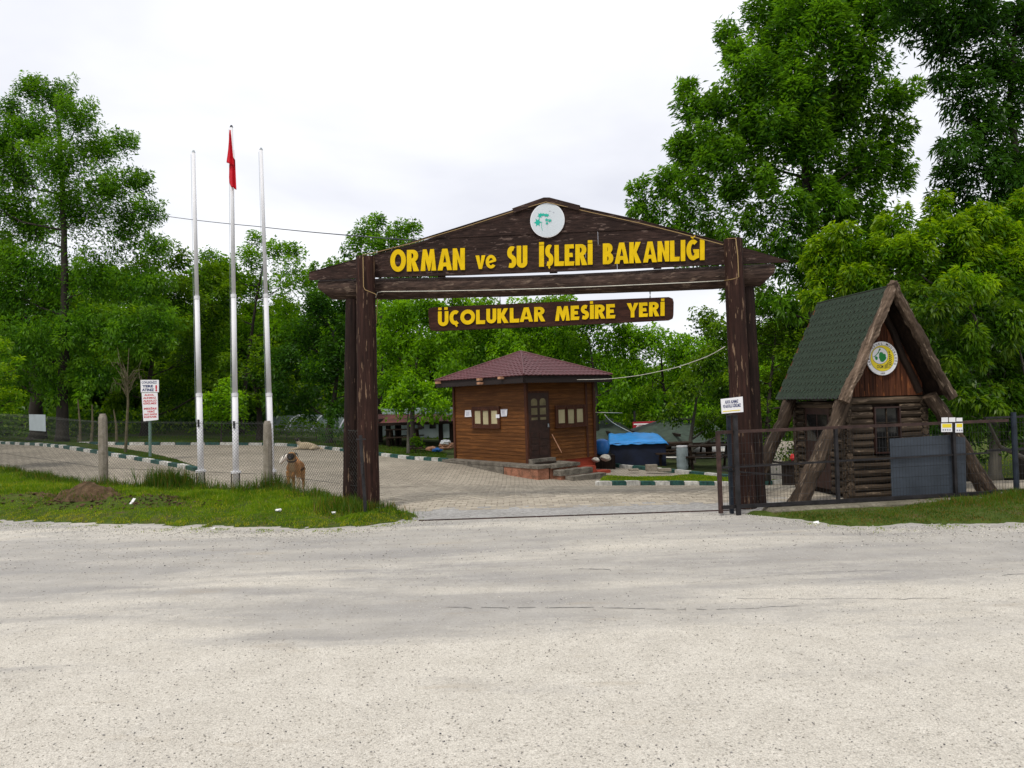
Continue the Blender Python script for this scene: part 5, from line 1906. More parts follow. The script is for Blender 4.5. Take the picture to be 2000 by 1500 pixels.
for z in (0.35, 1.30):
    P = []
    for i in range(len(FENCE_L)):
        p = FENCE_L[i]
        P.append((p.x, p.y, zw(p.x, p.y - .1) + z * (1 if i < 4 else .92)))
    b.tube(P, .0035, 4)
b.build('tension_wire', 'chain_wire', fence)
for px_, yt, yb_, D in ((200.5, 808, 950, 15.35), (522, 822, 955, 13.85)):
    top, bot = at(px_, yt, D), at(px_ + 2, yb_, D)
    bot.z -= 0.1
    c = MB()
    w = 6.6 * D / 1450
    ax = (Vector((1, 0, 0)), Vector((0, 1, 0)), Vector((0, 0, 1)))
    P = [bot.lerp(top, t) for t in (0, .2, .4, .6, .8, .95, 1.0)]
    c.tube(P, [w * 1.36, w * 1.34, w * 1.3, w * 1.28, w * 1.24, w * 1.15, w * .75], 8, phase=PI / 8, jit=.03)
    c.build('post', 'post_concrete', fence)
c = MB().prism([(-.0, 0), (.98, 0), (.98, .12), (0, .13)], lambda u, t, z: Vector((-9.05 + u, 15.15 - .1 * u + t, .02 + z)), .14)
o = c.build('concrete_block', 'curb_concrete', None, Vector((-8.6, 15.2, 0)))
tag(o, 'low dark concrete block at the foot of the left concrete fence post', 'block')
o = MB().prism([(at(33, 842, 16.2).x, at(33, 842, 16.2).z), (at(83, 843, 16.2).x, at(83, 843, 16.2).z), (at(82, 810, 16.2).x, at(82, 810, 16.2).z), (at(32, 810, 16.2).x, at(32, 810, 16.2).z)],
               lambda u, t, z: Vector((u, 16.45 - (u + 10.7) * .55 + t + .1, z)), .008).build('blank_board', 'grey_sheet', None, Vector((-10.2, 16.4, .9)))
tag(o, 'blank grey sheet hanging on the chain-link fence at the far left', 'board')

# ------------------------------------------------------------------ flagpoles
for k, (xt, yt, xb, yb_, D, ys) in enumerate(((378, 298, 393, 946, 16.6, (768, 580, 915)), (452, 249, 461, 944, 16.4, (765, 575, 914)), (510, 293, 531, 935, 17.1, (762, 573, 908)))):
    top, bot = at(xt, yt, D), at(xb, yb_, D)
    bot.z = float(h(bot.x, bot.y))
    f = lambda y: bot.lerp(top, max(0, min(1, (yb_ - y) / (yb_ - yt))))
    lab = ('white flagpole without a flag, leftmost of three', 'tall white flagpole in the middle that carries the red flag', 'white flagpole without a flag, nearest the right fence post')[k]
    fp = thing('flagpole', lab, 'flagpole', bot, 'white flagpoles behind the fence')
    MB().tube([bot, f(ys[0])], [.068, .064], 14).build('lower_tube', 'white_paint', fp, smooth=True)
    MB().tube([f(ys[0]), f(ys[1])], [.057, .053], 14).build('middle_tube', 'white_paint', fp, smooth=True)
    MB().tube([f(ys[1]), top], [.046, .036], 14).build('upper_tube', 'white_paint', fp, smooth=True)
    for yy in ys[:2]:
        MB().tube([f(yy + 3), f(yy - 3)], .071 if yy == ys[0] else .060, 14).build('joint_collar', 'white_paint', fp)
    MB().tube([top, top + Vector((0, 0, .05))], [.04, .02], 10).build('cap', 'cable_black' if k == 1 else 'grey_sheet', fp)
    MB().tube([f(ys[2] + 1), f(ys[2] - 3)], .11, 14).build('collar_plate', 'white_paint', fp)
    for a in (-.09, .09):
        MB().tube([Vector((f(ys[2]).x + a, bot.y - .03, f(ys[2]).z)), Vector((bot.x + a, bot.y - .03, bot.z))], .011, 6).build('anchor_bolt', 'dark_metal', fp)
    MB().box(Vector((f(825).x - .0, D - .075, f(822).z)), (.035, .03, .16)).build('cleat', 'dark_metal', fp)
    MB().tube([Vector((f(820).x - .06, D - .07, f(820).z)), f(500) + Vector((-.06, -.03, 0)), top + Vector((-.045, -.03, -.05))], .004, 4).build('halyard', 'grey_sheet', fp)

# the flag hangs in folds down its pole
D = 16.3
flag = thing('flag', 'red flag with a white crescent hanging limp from the middle flagpole', 'flag', at(455, 372, D))
fl = MB()
yv = [257, 268, 282, 296, 308, 316, 319]
lx = [452, 451, 450, 448.5, 446.5, 445, 444.6]
rx_ = [453.2, 454.5, 456, 457.6, 459.2, 460.6, 461]
def cloth(yv, lx, rx_, dep, skew, folds, amp):
    n = 10
    V = []
    for j, y in enumerate(yv):
        for i in range(n + 1):
            t = i / n
            p = at(lx[j] + (rx_[j] - lx[j]) * t, y + skew * t * (j / (len(yv) - 1)), D)
            p.y += dep + amp * math.sin(t * folds * PI + j * .15) * min(1, .3 + j * .2)
            V.append(p)
    F = [(j * (n + 1) + i, j * (n + 1) + i + 1, (j + 1) * (n + 1) + i + 1, (j + 1) * (n + 1) + i) for j in range(len(yv) - 1) for i in range(n)]
    fl.add(V, F)
cloth(yv, lx, rx_, -.10, 9, 3, .045)
cloth([300, 315, 330, 345, 355, 361, 364], [449.5, 449, 448, 447.2, 447.3, 449, 450.5], [459.5, 461, 462, 463, 463.6, 464, 464], -.02, 8.5, 3.4, .05)
o = fl.build('cloth', 'flag_red', flag, smooth=True)
so = o.modifiers.new('thickness', 'SOLIDIFY'); so.thickness = .006
cr = MB()
rs = [(457.7, 291), (456.2, 294), (455.1, 299), (455.3, 305), (456.8, 309), (459.3, 312.2), (458.9, 306), (458.2, 299)]
cr.add([at(x, y, D - .155) for x, y in rs] + [at(x, y, D - .150) for x, y in rs], [tuple(range(8)), tuple(range(15, 7, -1))] + [(i, (i + 1) % 8, 8 + (i + 1) % 8, 8 + i) for i in range(8)])
cr.build('crescent', 'flag_white', flag)

# ------------------------------------------------------------------ park rules sign
SD = 23.5
SP = Plane(at(293, 880, SD), Vector((1, 0, 0)))
g0 = G(293, 893)
ps = thing('rules_sign', 'white park rules sign with blue and red text on a green pole', 'sign', Vector((SP.p0.x, SD, float(h(SP.p0.x, SD)))))
MB().tube([Vector((SP.p0.x, SD, float(h(SP.p0.x, SD)) - .05)), at(292, 745, SD)], .045, 10).build('pole', 'green_pole', ps)
panel_px('upper_panel', ((274.5, 742), (310, 742), (310, 766), (275, 766.5)), SP, -.075, .02, 'sign_white', ps)
panel_px('lower_panel', ((276.5, 767.5), (307.5, 767), (309, 820), (280, 823)), SP, -.07, .015, 'sign_white', ps)
q = -.0762
text_px('ÇÖPLERİNİZİ', 276.5, 306, 744.8, 749.2, SP, q, 'navy_print', ps, .0)
text_px('YERE', 277.5, 299, 751.8, 756.6, SP, q, 'navy_print', ps, .0, bold=.05)
text_px('ATINIZ', 277.5, 301, 758.8, 764, SP, q, 'navy_print', ps, .0, bold=.05)
text_px('!', 303.3, 307, 752, 764, SP, q, 'red_print', ps, .0, bold=.06)
q = -.0712
for s_, x0, x1, y0 in (('ALKOL', 282, 301, 769.8), ('ALINMAZ', 279.5, 305, 775.6), ('ALKOLLÜ', 279.5, 305.5, 781.2), ('GİRİLMEZ', 279.5, 306, 786.4), ('MESİRE', 281, 306, 796.6), ('YERİ', 286.5, 302, 802.2), ('SAAT: 20:00\'DE', 281.5, 306.5, 807.8), ('KAPANIR', 281.5, 306.5, 812.8)):
    text_px(s_, x0, x1, y0, y0 + 3.7, SP, q, 'red_print', ps, .03, bold=.04)

# ------------------------------------------------------------------ kerbs of white and green stones
def kstone(name, m):
    b = MB()
    b.prism([(0, 0), (.5, 0), (.5, .22), (.485, .235), (.015, .235), (0, .22)], lambda u, t, z: Vector((u, t, z - .12)), .15)
    return b.mesh(name, m)


KW, KG = kstone('kerb_stone', 'kerb_white'), kstone('kerb_stone', 'kerb_green')


def kerb(label, px_pts, first=0, group='green and white kerbs', step=.52, world=None):
    P = world or [G(*p) for p in px_pts]
    k = thing('kerb', label, 'kerb', P[len(P) // 2], group)
    k['kind'] = 'structure'
    i = first
    # walk along the polyline
    seg, t, cur = 0, 0.0, P[0]
    pts_ = []
    total = 0
    D_ = [0]
    for a, b in zip(P, P[1:]):
        total += (Vector((b.x - a.x, b.y - a.y, 0))).length
        D_.append(total)
    def pos(s):
        for j in range(len(P) - 1):
            if s <= D_[j + 1] or j == len(P) - 2:
                f = (s - D_[j]) / max(1e-6, D_[j + 1] - D_[j])
                return P[j].lerp(P[j + 1], f)
    s = 0
    while s < total - .2:
        a, b = pos(s), pos(s + .5)
        d = (b - a)
        az = math.atan2(d.y, d.x)
        z = float(h(a.x, a.y))
        z2 = float(h(b.x, b.y))
        inst('kerb_stone', KW if i % 2 == 0 else KG, k, (a.x, a.y, z + rnd.uniform(-.008, .008)), Euler((rnd.uniform(-.02, .02), -math.atan2(z2 - z, .5), az + rnd.uniform(-.015, .015))).to_quaternion(), (step / .52 * rnd.uniform(.97, 1.0), 1, 1))
        s += step
        i += 1
    return P


K1 = [(-90, 859), (-40, 863.5), (0, 867.5), (74, 871), (122, 876.5), (171, 884), (225, 893), (284, 903), (318, 909), (352, 915), (374, 920)]
P1 = kerb('green and white kerb sweeping in from the far left towards the flagpoles', K1, 0, step=.60)
K3 = [(150, 869), (240, 870), (330, 869.5), (420, 869.5), (500, 870), (560, 872), (620, 876), (690, 884.5), (760, 893), (838, 900), (868, 903)]
P3 = kerb('long green and white kerb along the far edge of the paved yard', K3, 0, step=.56)
K4 = [(1163, 909), (1200, 913), (1244, 917.5), (1287, 921.5), (1336, 926.5), (1383, 931.5), (1440, 938), (1500, 941)]
P4 = kerb('green and white kerb in front of the tents right of the booth', K4, 0)
K5 = [(1168, 949), (1260, 948.5), (1330, 948.5), (1395, 949), (1450, 950), (1530, 946)]
P5 = kerb('green and white kerb on the near side of the small lawn right of the booth', K5, 0, step=.42)


def patch(name, ring_a, ring_b, dz, m, nu=40, nv=10, kind='structure', label=None, amp=.05):
    """sheet between two polylines"""
    def ev(R, u):
        s = u * (len(R) - 1)
        i = min(int(s), len(R) - 2)
        return Vector(R[i]).lerp(Vector(R[i + 1]), s - i)
    def fn(u, v):
        p = ev(ring_a, u).lerp(ev(ring_b, u), v)
        e = min(1, min(v, 1 - v) * 8) * min(1, min(u, 1 - u) * 12)
        z = float(h(p.x, p.y)) + dz * (1 if True else e) + amp * mn.noise(Vector((p.x * .8, p.y * .8, 3))) * e
        return Vector((p.x, p.y, z))
    b = MB().grid(fn, nu, nv)
    o = b.build(name, m, None, (0, 0, 0), smooth=True)
    tag(o, label, kind=kind)
    return ev


def turf(name, label, ring_a, ring_b, dz, n, Hh, m, seed, dead=.1, thin=.3, wd=.012):
    r = np.random.default_rng(seed)
    A = np.array([[p[0], p[1]] for p in ring_a]); B = np.array([[p[0], p[1]] for p in ring_b])
    u = r.uniform(0, 1, n); v = r.uniform(0.02, .98, n)
    ia = np.linspace(0, 1, len(A)); ib = np.linspace(0, 1, len(B))
    X = np.interp(u, ia, A[:, 0]) * (1 - v) + np.interp(u, ib, B[:, 0]) * v
    Y = np.interp(u, ia, A[:, 1]) * (1 - v) + np.interp(u, ib, B[:, 1]) * v
    k = r.uniform(0, 1, n) > thin + .8 * fbm(X, Y, .6, seed)
    X, Y = X[k], Y[k]
    o = blades(name, X, Y, h(X, Y) + dz, r.uniform(.4, 1, len(X)) * Hh, r.uniform(.6, 1.2, len(X)) * wd, m, .6, dead=dead, seed=seed)
    tag(o, label)


push = lambda P, D, sx=1.0: [Vector((p.x * D / p.y * sx, D, 0)) for p in P]
lawnA = [p + Vector((0, .14, 0)) for p in P3]
patch('lawn', lawnA, push(lawnA, 70), .10, 'forest_soil', 60, 16)
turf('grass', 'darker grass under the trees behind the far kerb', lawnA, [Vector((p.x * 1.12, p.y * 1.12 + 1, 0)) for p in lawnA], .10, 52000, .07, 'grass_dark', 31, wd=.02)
# island behind the left kerb
IB = [G(x, y) for x, y in ((-120, 861.5), (-70, 862), (-20, 863), (60, 865), (110, 867), (157, 869), (208, 877.5), (255, 884), (293, 890.5), (340, 902), (374, 917))]
IA = [p + Vector((.04, .14, 0)) for p in P1]
patch('island', IA, IB, .085, 'verge_soil', 60, 6, amp=.02)
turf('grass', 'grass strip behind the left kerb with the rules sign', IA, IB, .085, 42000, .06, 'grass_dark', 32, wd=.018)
farL = [G(-260, 862.5), G(-120, 861), G(0, 862), G(80, 865), G(150, 868)]
patch('lawn', farL, push(farL, 72), .09, 'forest_soil', 20, 12)
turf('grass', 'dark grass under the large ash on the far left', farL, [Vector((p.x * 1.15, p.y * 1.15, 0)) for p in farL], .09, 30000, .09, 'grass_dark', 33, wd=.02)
R4 = [p + Vector((0, .14, 0)) for p in P4]
patch('lawn', R4, push(R4, 70, 1.0), .08, 'forest_soil', 40, 16)
R5 = [p + Vector((0, .14, 0)) for p in P5]
R5b = [G(x, y) for x, y in ((1180, 933), (1240, 936.5), (1300, 935.5), (1350, 931), (1395, 935), (1450, 941), (1530, 944))]
patch('island', R5, R5b, .07, 'verge_soil', 40, 6, amp=.03)
turf('grass', 'bright grass on the small lawn right of the booth', R5, R5b, .075, 26000, .05, 'grass', 34, dead=.2, wd=.014)
RB2 = [Vector((7.5, 19.5, 0)), Vector((13, 19, 0)), Vector((22, 19.5, 0)), Vector((34, 21, 0))]
patch('lawn', RB2, push(RB2, 72), .07, 'verge_soil', 30, 16)
turf('grass', 'sunlit grass beyond the cabin on the right', RB2, [Vector((p.x * 1.3, p.y * 1.4, 0)) for p in RB2], .07, 34000, .08, 'grass', 35, dead=.25, wd=.02)
BL = [G(868, 903) + Vector((0, .2, 0)), G(888, 900) + Vector((0.2, 2, 0)), Vector((2.8, 26.5, 0)), Vector((3.7, 25, 0)), G(1163, 908)]
patch('lawn', BL, push(BL, 70), .06, 'forest_soil', 20, 14)
patch('gravel_yard', [Vector((4.5, 27.5, 0)), Vector((9.5, 27.5, 0))], [Vector((6, 46, 0)), Vector((14, 46, 0))], .13, 'pale_gravel', 8, 8, amp=0)

# ------------------------------------------------------------------ things behind the yard
def box_w(x0, x1, y0, y1, z0, z1):
    return ((x0 + x1) / 2, (y0 + y1) / 2, (z0 + z1) / 2), (x1 - x0, y1 - y0, z1 - z0)


def shelter(label, xl, xr, ye, xa0, xa1, ya, D, depth, m, post_px, zf=-.75, group=None):
    """open picnic shelter: hipped roof on posts; pixel extents of eaves and ridge at distance D"""
    L, R = at(xl, ye, D), at(xr, ye, D)
    a0_, a1_ = at(xa0, ya, D + depth / 2), at(xa1, ya, D + depth / 2)
    s = thing('picnic_shelter', label, 'shelter', Vector(((L.x + R.x) / 2, D, zf)), group)
    z = (L.z + R.z) / 2
    c = [Vector((L.x, D, z)), Vector((R.x, D, z)), Vector((R.x, D + depth, z)), Vector((L.x, D + depth, z))]
    b = MB()
    top = [Vector((a0_.x, D + depth / 2, a0_.z)), Vector((a1_.x, D + depth / 2, a1_.z))]
    b.add(c + top, [(0, 1, 5, 4), (1, 2, 5), (2, 3, 4, 5), (3, 0, 4), (3, 2, 1, 0)])
    b.build('roof', m, s)
    MB().box(((L.x + R.x) / 2, D + .03, z - .05), (R.x - L.x, .06, .12)).build('fascia', 'dark_timber', s)
    for p in post_px:
        x = at(p, ye, D + .3).x
        MB().box((x, D + .35, (z + zf) / 2), (.16, .16, z - zf - .02)).build('post', 'dark_timber', s)
    for p in (xl + 12, xr - 12):
        x = at(p, ye, D + depth).x
        MB().box((x, D + depth - .3, (z + zf) / 2), (.16, .16, z - zf - .02)).build('post', 'dark_timber', s)
    for i in range(3):
        t = (i + .5) / 3
        x = L.x + (R.x - L.x) * t
        MB().box((x, D + depth / 2, (z + zf) / 2 + .6), (.1, depth - .2, .1)).build('tie_beam', 'dark_timber', s)
    return s


shelter('green roofed picnic shelter with blue tarp before it, left of the two behind the booth', 1120, 1262, 859, 1172, 1186, 812, 30, 5, 'roof_green', (1165, 1250), -.7)
shelter('broad dark green picnic shelter roof right behind the gate opening', 1218, 1440, 866, 1306, 1378, 815, 28, 6, 'roof_green', (1232, 1300, 1344, 1386, 1425), -.75)
b = MB().box(*box_w(at(1237, 840, 37).x, at(1291, 840, 37).x, 37, 37.2, at(1260, 838, 37).z - .5, at(1260, 823.5, 37).z))
cs_ = thing('cafe_sign', 'red cafe signboard with a white stripe between the two green roofs', 'sign', at(1262, 850, 37))
b.build('board', 'cafe_red', cs_)
CFP = Plane(Vector((0, 36.98, 0)), Vector((1, 0, 0)))
panel_px('stripe', ((1238, 827.5), (1290, 826), (1290, 828.3), (1238, 829.8)), CFP, -.005, .004, 'sign_white', cs_)
text_px('CAFE', 1243, 1259, 830.8, 836.2, CFP, -.006, 'sign_white', cs_, .02, bold=.05)
for x in (1240, 1288):
    MB().box((at(x, 840, 37.1).x, 37.1, .2), (.1, .1, 2.2)).build('post', 'dark_metal', cs_)
# navy tent with blue tarp
T = [at(x, y, 24.6) for x, y in ((1192, 866), (1300, 866), (1302, 905), (1196, 905))]
tent = MB()
zt0 = T[0].z
zb0 = float(h(T[0].x, 24.6)) - .02
x0_, x1_ = T[0].x, T[1].x
tent.box(*box_w(x0_, x1_, 24.6, 27.2, zb0, zt0))
o = tent.build('tent', 'tent_navy', None, Vector(((x0_ + x1_) / 2, 24.6, zb0)))
tag(o, 'dark navy tent wall standing under the bright blue tarp', 'tent')
V, F = [], []
nu, nv = 30, 8
for j in range(nv + 1):
    for i in range(nu + 1):
        u, v = i / nu, j / nv
        x = x0_ - .08 + (x1_ - x0_ + .16) * u + .35 * v * (u < .3) * (.3 - u) * 3
        z = zt0 + .02 + .20 * math.sin(min(1, v * 1.0) * PI / 2) + .05 * mn.noise(Vector((u * 9 + v * 3, v * 1.5, 0))) - .06 * (v == 0)
        V.append((x, 24.5 + v * 2.4, z - (0.06 if i in (0, nu) else 0)))
F = [(j * (nu + 1) + i, j * (nu + 1) + i + 1, (j + 1) * (nu + 1) + i + 1, (j + 1) * (nu + 1) + i) for j in range(nv) for i in range(nu)]
b = MB(); b.add(V, F)
o = b.build('tarp', 'tarp_blue', None, Vector(((x0_ + x1_) / 2, 24.6, zt0)), smooth=True)
so = o.modifiers.new('thickness', 'SOLIDIFY'); so.thickness = .02
tag(o, 'bright blue crumpled tarp spread over the navy tent', 'tarp')


def table(label, px, py, D, w=1.5):
    p = at(px, py, D)
    z = float(h(p.x, D)) + .08
    t = thing('picnic_table', label, 'table', Vector((p.x, D, z)), 'picnic tables by the shelters')
    for k in range(4):
        MB().box((p.x, D - .27 + k * .18, z + .74), (w, .16, .035)).build('plank', 'bench_wood', t)
    for s_ in (-.68, .68):
        MB().box((p.x, D + s_, z + .44), (w, .26, .04)).build('seat', 'bench_wood', t)
    for s_ in (-1, 1):
        MB().box((p.x + s_ * w * .36, D, z + .36), (.07, 1.4, .07)).build('cross_bar', 'bench_wood', t)
        for q in (-1, 1):
            MB().tube([(p.x + s_ * w * .36, D + q * .55, z), (p.x + s_ * w * .36, D + q * .2, z + .72)], .045, 4).build('leg', 'bench_wood', t)


for px_, w_, h_, lb in ((1272, .34, .2, 'small pale concrete block standing before the navy tent'), (1297, .40, .09, 'low pale slab lying right of the small concrete block'), (1237, .30, .06, 'flat pale slab lying left of the small concrete block')):
    p = at(px_, 908, 22.6)
    zz_ = float(h(p.x, 22.6)) + .08
    o = MB().box((p.x, 22.6, zz_ + h_ / 2), (w_, .2, h_)).build('concrete_block', 'post_concrete', None, Vector((p.x, 22.6, zz_)), bevel=.01)
    tag(o, lb, 'block')
table('picnic table just left of the forked tree before the right shelter', 1312, 905, 25, 1.3)
table('picnic table to the right of the forked tree, partly behind the gate leaf', 1385, 915, 24, 1.8)
table('picnic table under the pale panelled shelter left of the booth', 790, 880, 31, 1.5)
table('picnic table under the right green shelter roof', 1408, 900, 29, 1.8)
p = at(1333, 905, 23.5)
zb_ = float(h(p.x, 23.5)) + .08
bl = thing('barrel', 'pale grey drum standing left of the forked tree', 'barrel', Vector((p.x, 23.5, zb_)))
MB().tube([(p.x, 23.5, zb_ + i * .1) for i in range(8)], [.17, .185, .18, .185, .18, .185, .18, .165], 16).build('drum', 'barrel_grey', bl)
MB().tube([(p.x, 23.5, zb_ + .7), (p.x, 23.5, zb_ + .74)], .175, 16).build('lid', 'white_paint', bl)
p = at(1175, 873, 24)
o = MB().tube([(p.x, 24, p.z - .26), (p.x, 24, p.z - .2), (p.x, 24, p.z), (p.x, 24, p.z + .2), (p.x, 24, p.z + .26)], [.1, .22, .26, .22, .08], 14).build('water_barrel', 'blue_plastic', None, Vector((p.x, 24, p.z - .26)), smooth=True)
tag(o, 'round blue plastic drum in the dark beside the booth', 'drum')
b = MB().box((p.x, 24.2, (p.z - .26 + float(h(p.x, 24))) / 2), (.8, .8, p.z - .26 - float(h(p.x, 24))))
o = b.build('crate_stand', 'dark_timber', None, Vector((p.x, 24.2, 0)))
tag(o, 'dark wooden stand carrying the blue drum', 'stand')
for px_, py_, D, sc_, lb in ((1183, 894, 22.8, .17, 'pale boulder at the foot of the tree right of the booth'), (1164, 898, 22.6, .12, 'small pale stone beside the red booth footing'), (737, 996, 11.5, .07, 'small pale stone at the foot of the left gate post')):
    p = at(px_, py_, D)
    me = bpy.data.meshes.new('boulder')
    bm_ = bmesh.new(); bmesh.ops.create_icosphere(bm_, subdivisions=3, radius=sc_)
    for v in bm_.verts:
        v.co *= 1 + .25 * mn.noise(v.co * (2.5 / sc_) * .5)
        v.co.z *= .62
    bm_.to_mesh(me); bm_.free(); me.materials.append(M['stone'])
    o = place(bpy.data.objects.new('boulder', me), None, p)
    tag(o, lb, 'stone')

# pale building and dark shelter left of the booth
s_ = shelter('dark timber picnic shelter with a reddish tiled edge left of the booth', 705, 900, 825, 740, 860, 809, 31, 5, 'roof_tile', (757, 775, 779, 860, 881), -.1)
bd = thing('park_building', 'pale panelled low building seen behind the dark shelter', 'building', Vector((-6.5, 38, 0)))
X0, X1 = at(690, 850, 38).x, at(905, 850, 38).x
z1__ = at(800, 858, 38).z
MB().box(*box_w(X0, X1, 38, 44, -.4, z1__)).build('plinth', 'dark_timber', bd)
MB().box(*box_w(X0 + .05, X1 - .05, 38.1, 43.9, z1__, at(800, 812, 38).z)).build('wall', 'panel_pale', bd)
for px_ in (722, 760, 798, 862):
    x = at(px_, 840, 38).x
    MB().box(*box_w(x - .07, x + .07, 38.02, 38.1, z1__, at(800, 812, 38).z)).build('mullion', 'dark_timber', bd)
for px_ in (822, 845):
    x = at(px_, 840, 38).x
    MB().box(*box_w(x - .16, x + .16, 38.03, 38.1, at(800, 838, 38).z, at(800, 813, 38).z)).build('window', 'glass_dark', bd)
MB().hexa([Vector(q) for q in ((X0 - .5, 37.5, at(800, 812, 38).z), (X1 + .5, 37.5, at(800, 812, 38).z), (X1 + .5, 44.5, at(800, 812, 38).z), (X0 - .5, 44.5, at(800, 812, 38).z), (X0 + 1, 40, at(800, 798, 38).z), (X1 - 1, 40, at(800, 798, 38).z), (X1 - 1, 42, at(800, 798, 38).z), (X0 + 1, 42, at(800, 798, 38).z))]).build('roof', 'roof_grey_green', bd)
gh = thing('low_hall', 'long low hall with grey-green curved roof seen through the trunks left of the gate', 'building', Vector((-11, 42, 0)))
X0, X1 = at(497, 858, 41).x, at(700, 858, 41).x
ze, zr = at(600, 858, 41).z, at(600, 812, 43).z
b = MB()
b.grid(lambda u, v: Vector((X0 + (X1 - X0) * u, 41 + 6 * v, ze + (zr - ze) * math.sin(min(1, v * 1.7) * PI / 2))), 2, 12)
b.build('roof', 'roof_grey_green', gh, smooth=True)
MB().box(*box_w(X0 + .1, X1 - .1, 41.2, 46, -.2, ze)).build('wall', 'dark_timber', gh)
MB().box(*box_w(X0, X1, 40.95, 41.02, ze - .06, ze + .05)).build('gutter', 'panel_pale', gh)
for px_ in (545, 552, 600, 655):
    x = at(px_, 840, 41).x
    MB().tube([Vector((x + .25 * t, 40.93 + 6 * t, ze + .05 + (zr - ze) * math.sin(min(1, t * 1.7) * PI / 2))) for t in [i / 8 for i in range(6)]], .04, 6).build('roof_rib', 'sign_white', gh)
sr = MB()
q = at(427, 860, 40)
sr.hexa([Vector((q.x - 1.4, 40, q.z - .15)), Vector((q.x + 1.6, 40, q.z - .15)), Vector((q.x + 1.6, 42, q.z - .15)), Vector((q.x - 1.4, 42, q.z - .15)), Vector((q.x - .5, 40.6, q.z + .3)), Vector((q.x + 1.0, 40.6, q.z + .3)), Vector((q.x + 1.0, 41.4, q.z + .3)), Vector((q.x - .5, 41.4, q.z + .3))])
hut = thing('small_hut', 'small dark roofed hut in the shade between the left flagpoles', 'hut', Vector((q.x, 40.8, q.z - .9)))
sr.build('roof', 'roof_grey_green', hut)
MB().box((q.x + .1, 41, q.z - .6), (2.2, 1.5, .9)).build('wall', 'dark_timber', hut)
MB().tube([at(413, 851, 39.5), at(432, 846.5, 39.5)], .05, 6).build('white_pipe', 'sign_white', hut)
# odds and ends on the ground near the booth
def bit(name, label, px_, py_, D, size, m, cat, dz=.1):
    p = at(px_, py_, D)
    z = float(h(p.x, D)) + dz
    me = bpy.data.meshes.new(name)
    bm_ = bmesh.new(); bmesh.ops.create_icosphere(bm_, subdivisions=3, radius=1)
    for v in bm_.verts:
        n_ = 1 + .35 * mn.noise(v.co * 2.2 + Vector((px_, 0, 0)))
        v.co = Vector((v.co.x * size[0] * n_, v.co.y * size[1] * n_, v.co.z * size[2] * n_))
    bm_.to_mesh(me); bm_.free(); me.materials.append(M[m])
    o = place(bpy.data.objects.new(name, me), None, Vector((p.x, D, max(z, p.z))))
    tag(o, label, cat)


bit('sack_pile', 'pile of pale and reddish sacks against the left corner of the booth', 872, 870, 27.5, (.28, .25, .16), 'rafter_end', 'sacks', .15)
bit('white_sack', 'white sack on top of the pile beside the booth', 870, 864, 27.4, (.2, .2, .1), 'trash_white', 'sack', .3)
bit('blue_basin', 'bright blue basin on the grass left of the booth', 854, 879, 28, (.2, .2, .08), 'blue_plastic', 'basin')
bit('orange_basin', 'reddish orange basin on the grass left of the booth', 842, 877, 28.5, (.22, .2, .1), 'rafter_end', 'basin')
o = MB().box(at(825, 875, 28.7), (1.1, .5, .05)).build('board_on_grass', 'bench_wood', None, at(825, 875, 28.7)); tag(o, 'pale plank lying on the grass in front of the dark shelter', 'plank')
bit('red_bag', 'small red bag on a seat behind the cabin brace log', 1549, 893, 19, (.07, .07, .09), 'red_plastic', 'bag', .6)
bm2 = MB().box(at(1549, 905, 19.1), (.6, .4, .08)); o = bm2.build('bench_seat', 'dark_timber', None, at(1549, 905, 19.1)); tag(o, 'low dark bench behind the cabin carrying the red bag', 'bench')
MB().box(at(1549, 905, 19.1) - Vector((0, 0, .42)), (.5, .3, .8)).build('leg', 'dark_timber', o)


# ---- litter on the verge
def litter(label, px_, py_, kind_, s):
    p = G(px_, py_, .08)
    zf = verge_l if px_ < 1000 else verge_r
    p.z = float(zf(np.array([p.x]), np.array([p.y]))[0]) + .03
    me = bpy.data.meshes.new('litter')
    bm_ = bmesh.new()
    if kind_ == 'card':
        bmesh.ops.create_grid(bm_, x_segments=4, y_segments=4, size=1)
        for v in bm_.verts:
            x, y = v.co.x * s * .45, v.co.y * s
            v.co = Vector((x + y * .35, y * .5, y * .8 + .01 * mn.noise(v.co * 3)))
    else:
        bmesh.ops.create_icosphere(bm_, subdivisions=2, radius=s)
        for v in bm_.verts:
            v.co *= 1 + .7 * mn.noise(v.co * (1.6 / s) + Vector((px_, 0, 0)))
            v.co.z *= .55
    bm_.to_mesh(me); bm_.free(); me.materials.append(M['trash_white'])
    o = place(bpy.data.objects.new('litter', me), None, p)
    if kind_ == 'card':
        m_ = o.modifiers.new('thickness', 'SOLIDIFY'); m_.thickness = .004
    tag(o, label, 'litter', 'litter on the verge')


litter('upright white card stuck in the left verge near the dirt mound', 259, 993, 'card', .055)
litter('crumpled white paper on the left verge nearest the gate', 545, 1003, 'ball', .04)
litter('flat white scrap at the road edge of the left verge', 418, 1021, 'ball', .042)
litter('white scrap in the grass before the wire gate leaf', 1594, 1009, 'ball', .045)
litter('tiny pale scrap at the concrete curb under the steel sheet', 1755, 975, 'ball', .03)
litter('beige scrap of leaf litter beside the left gate post', 652, 1001, 'ball', .035)
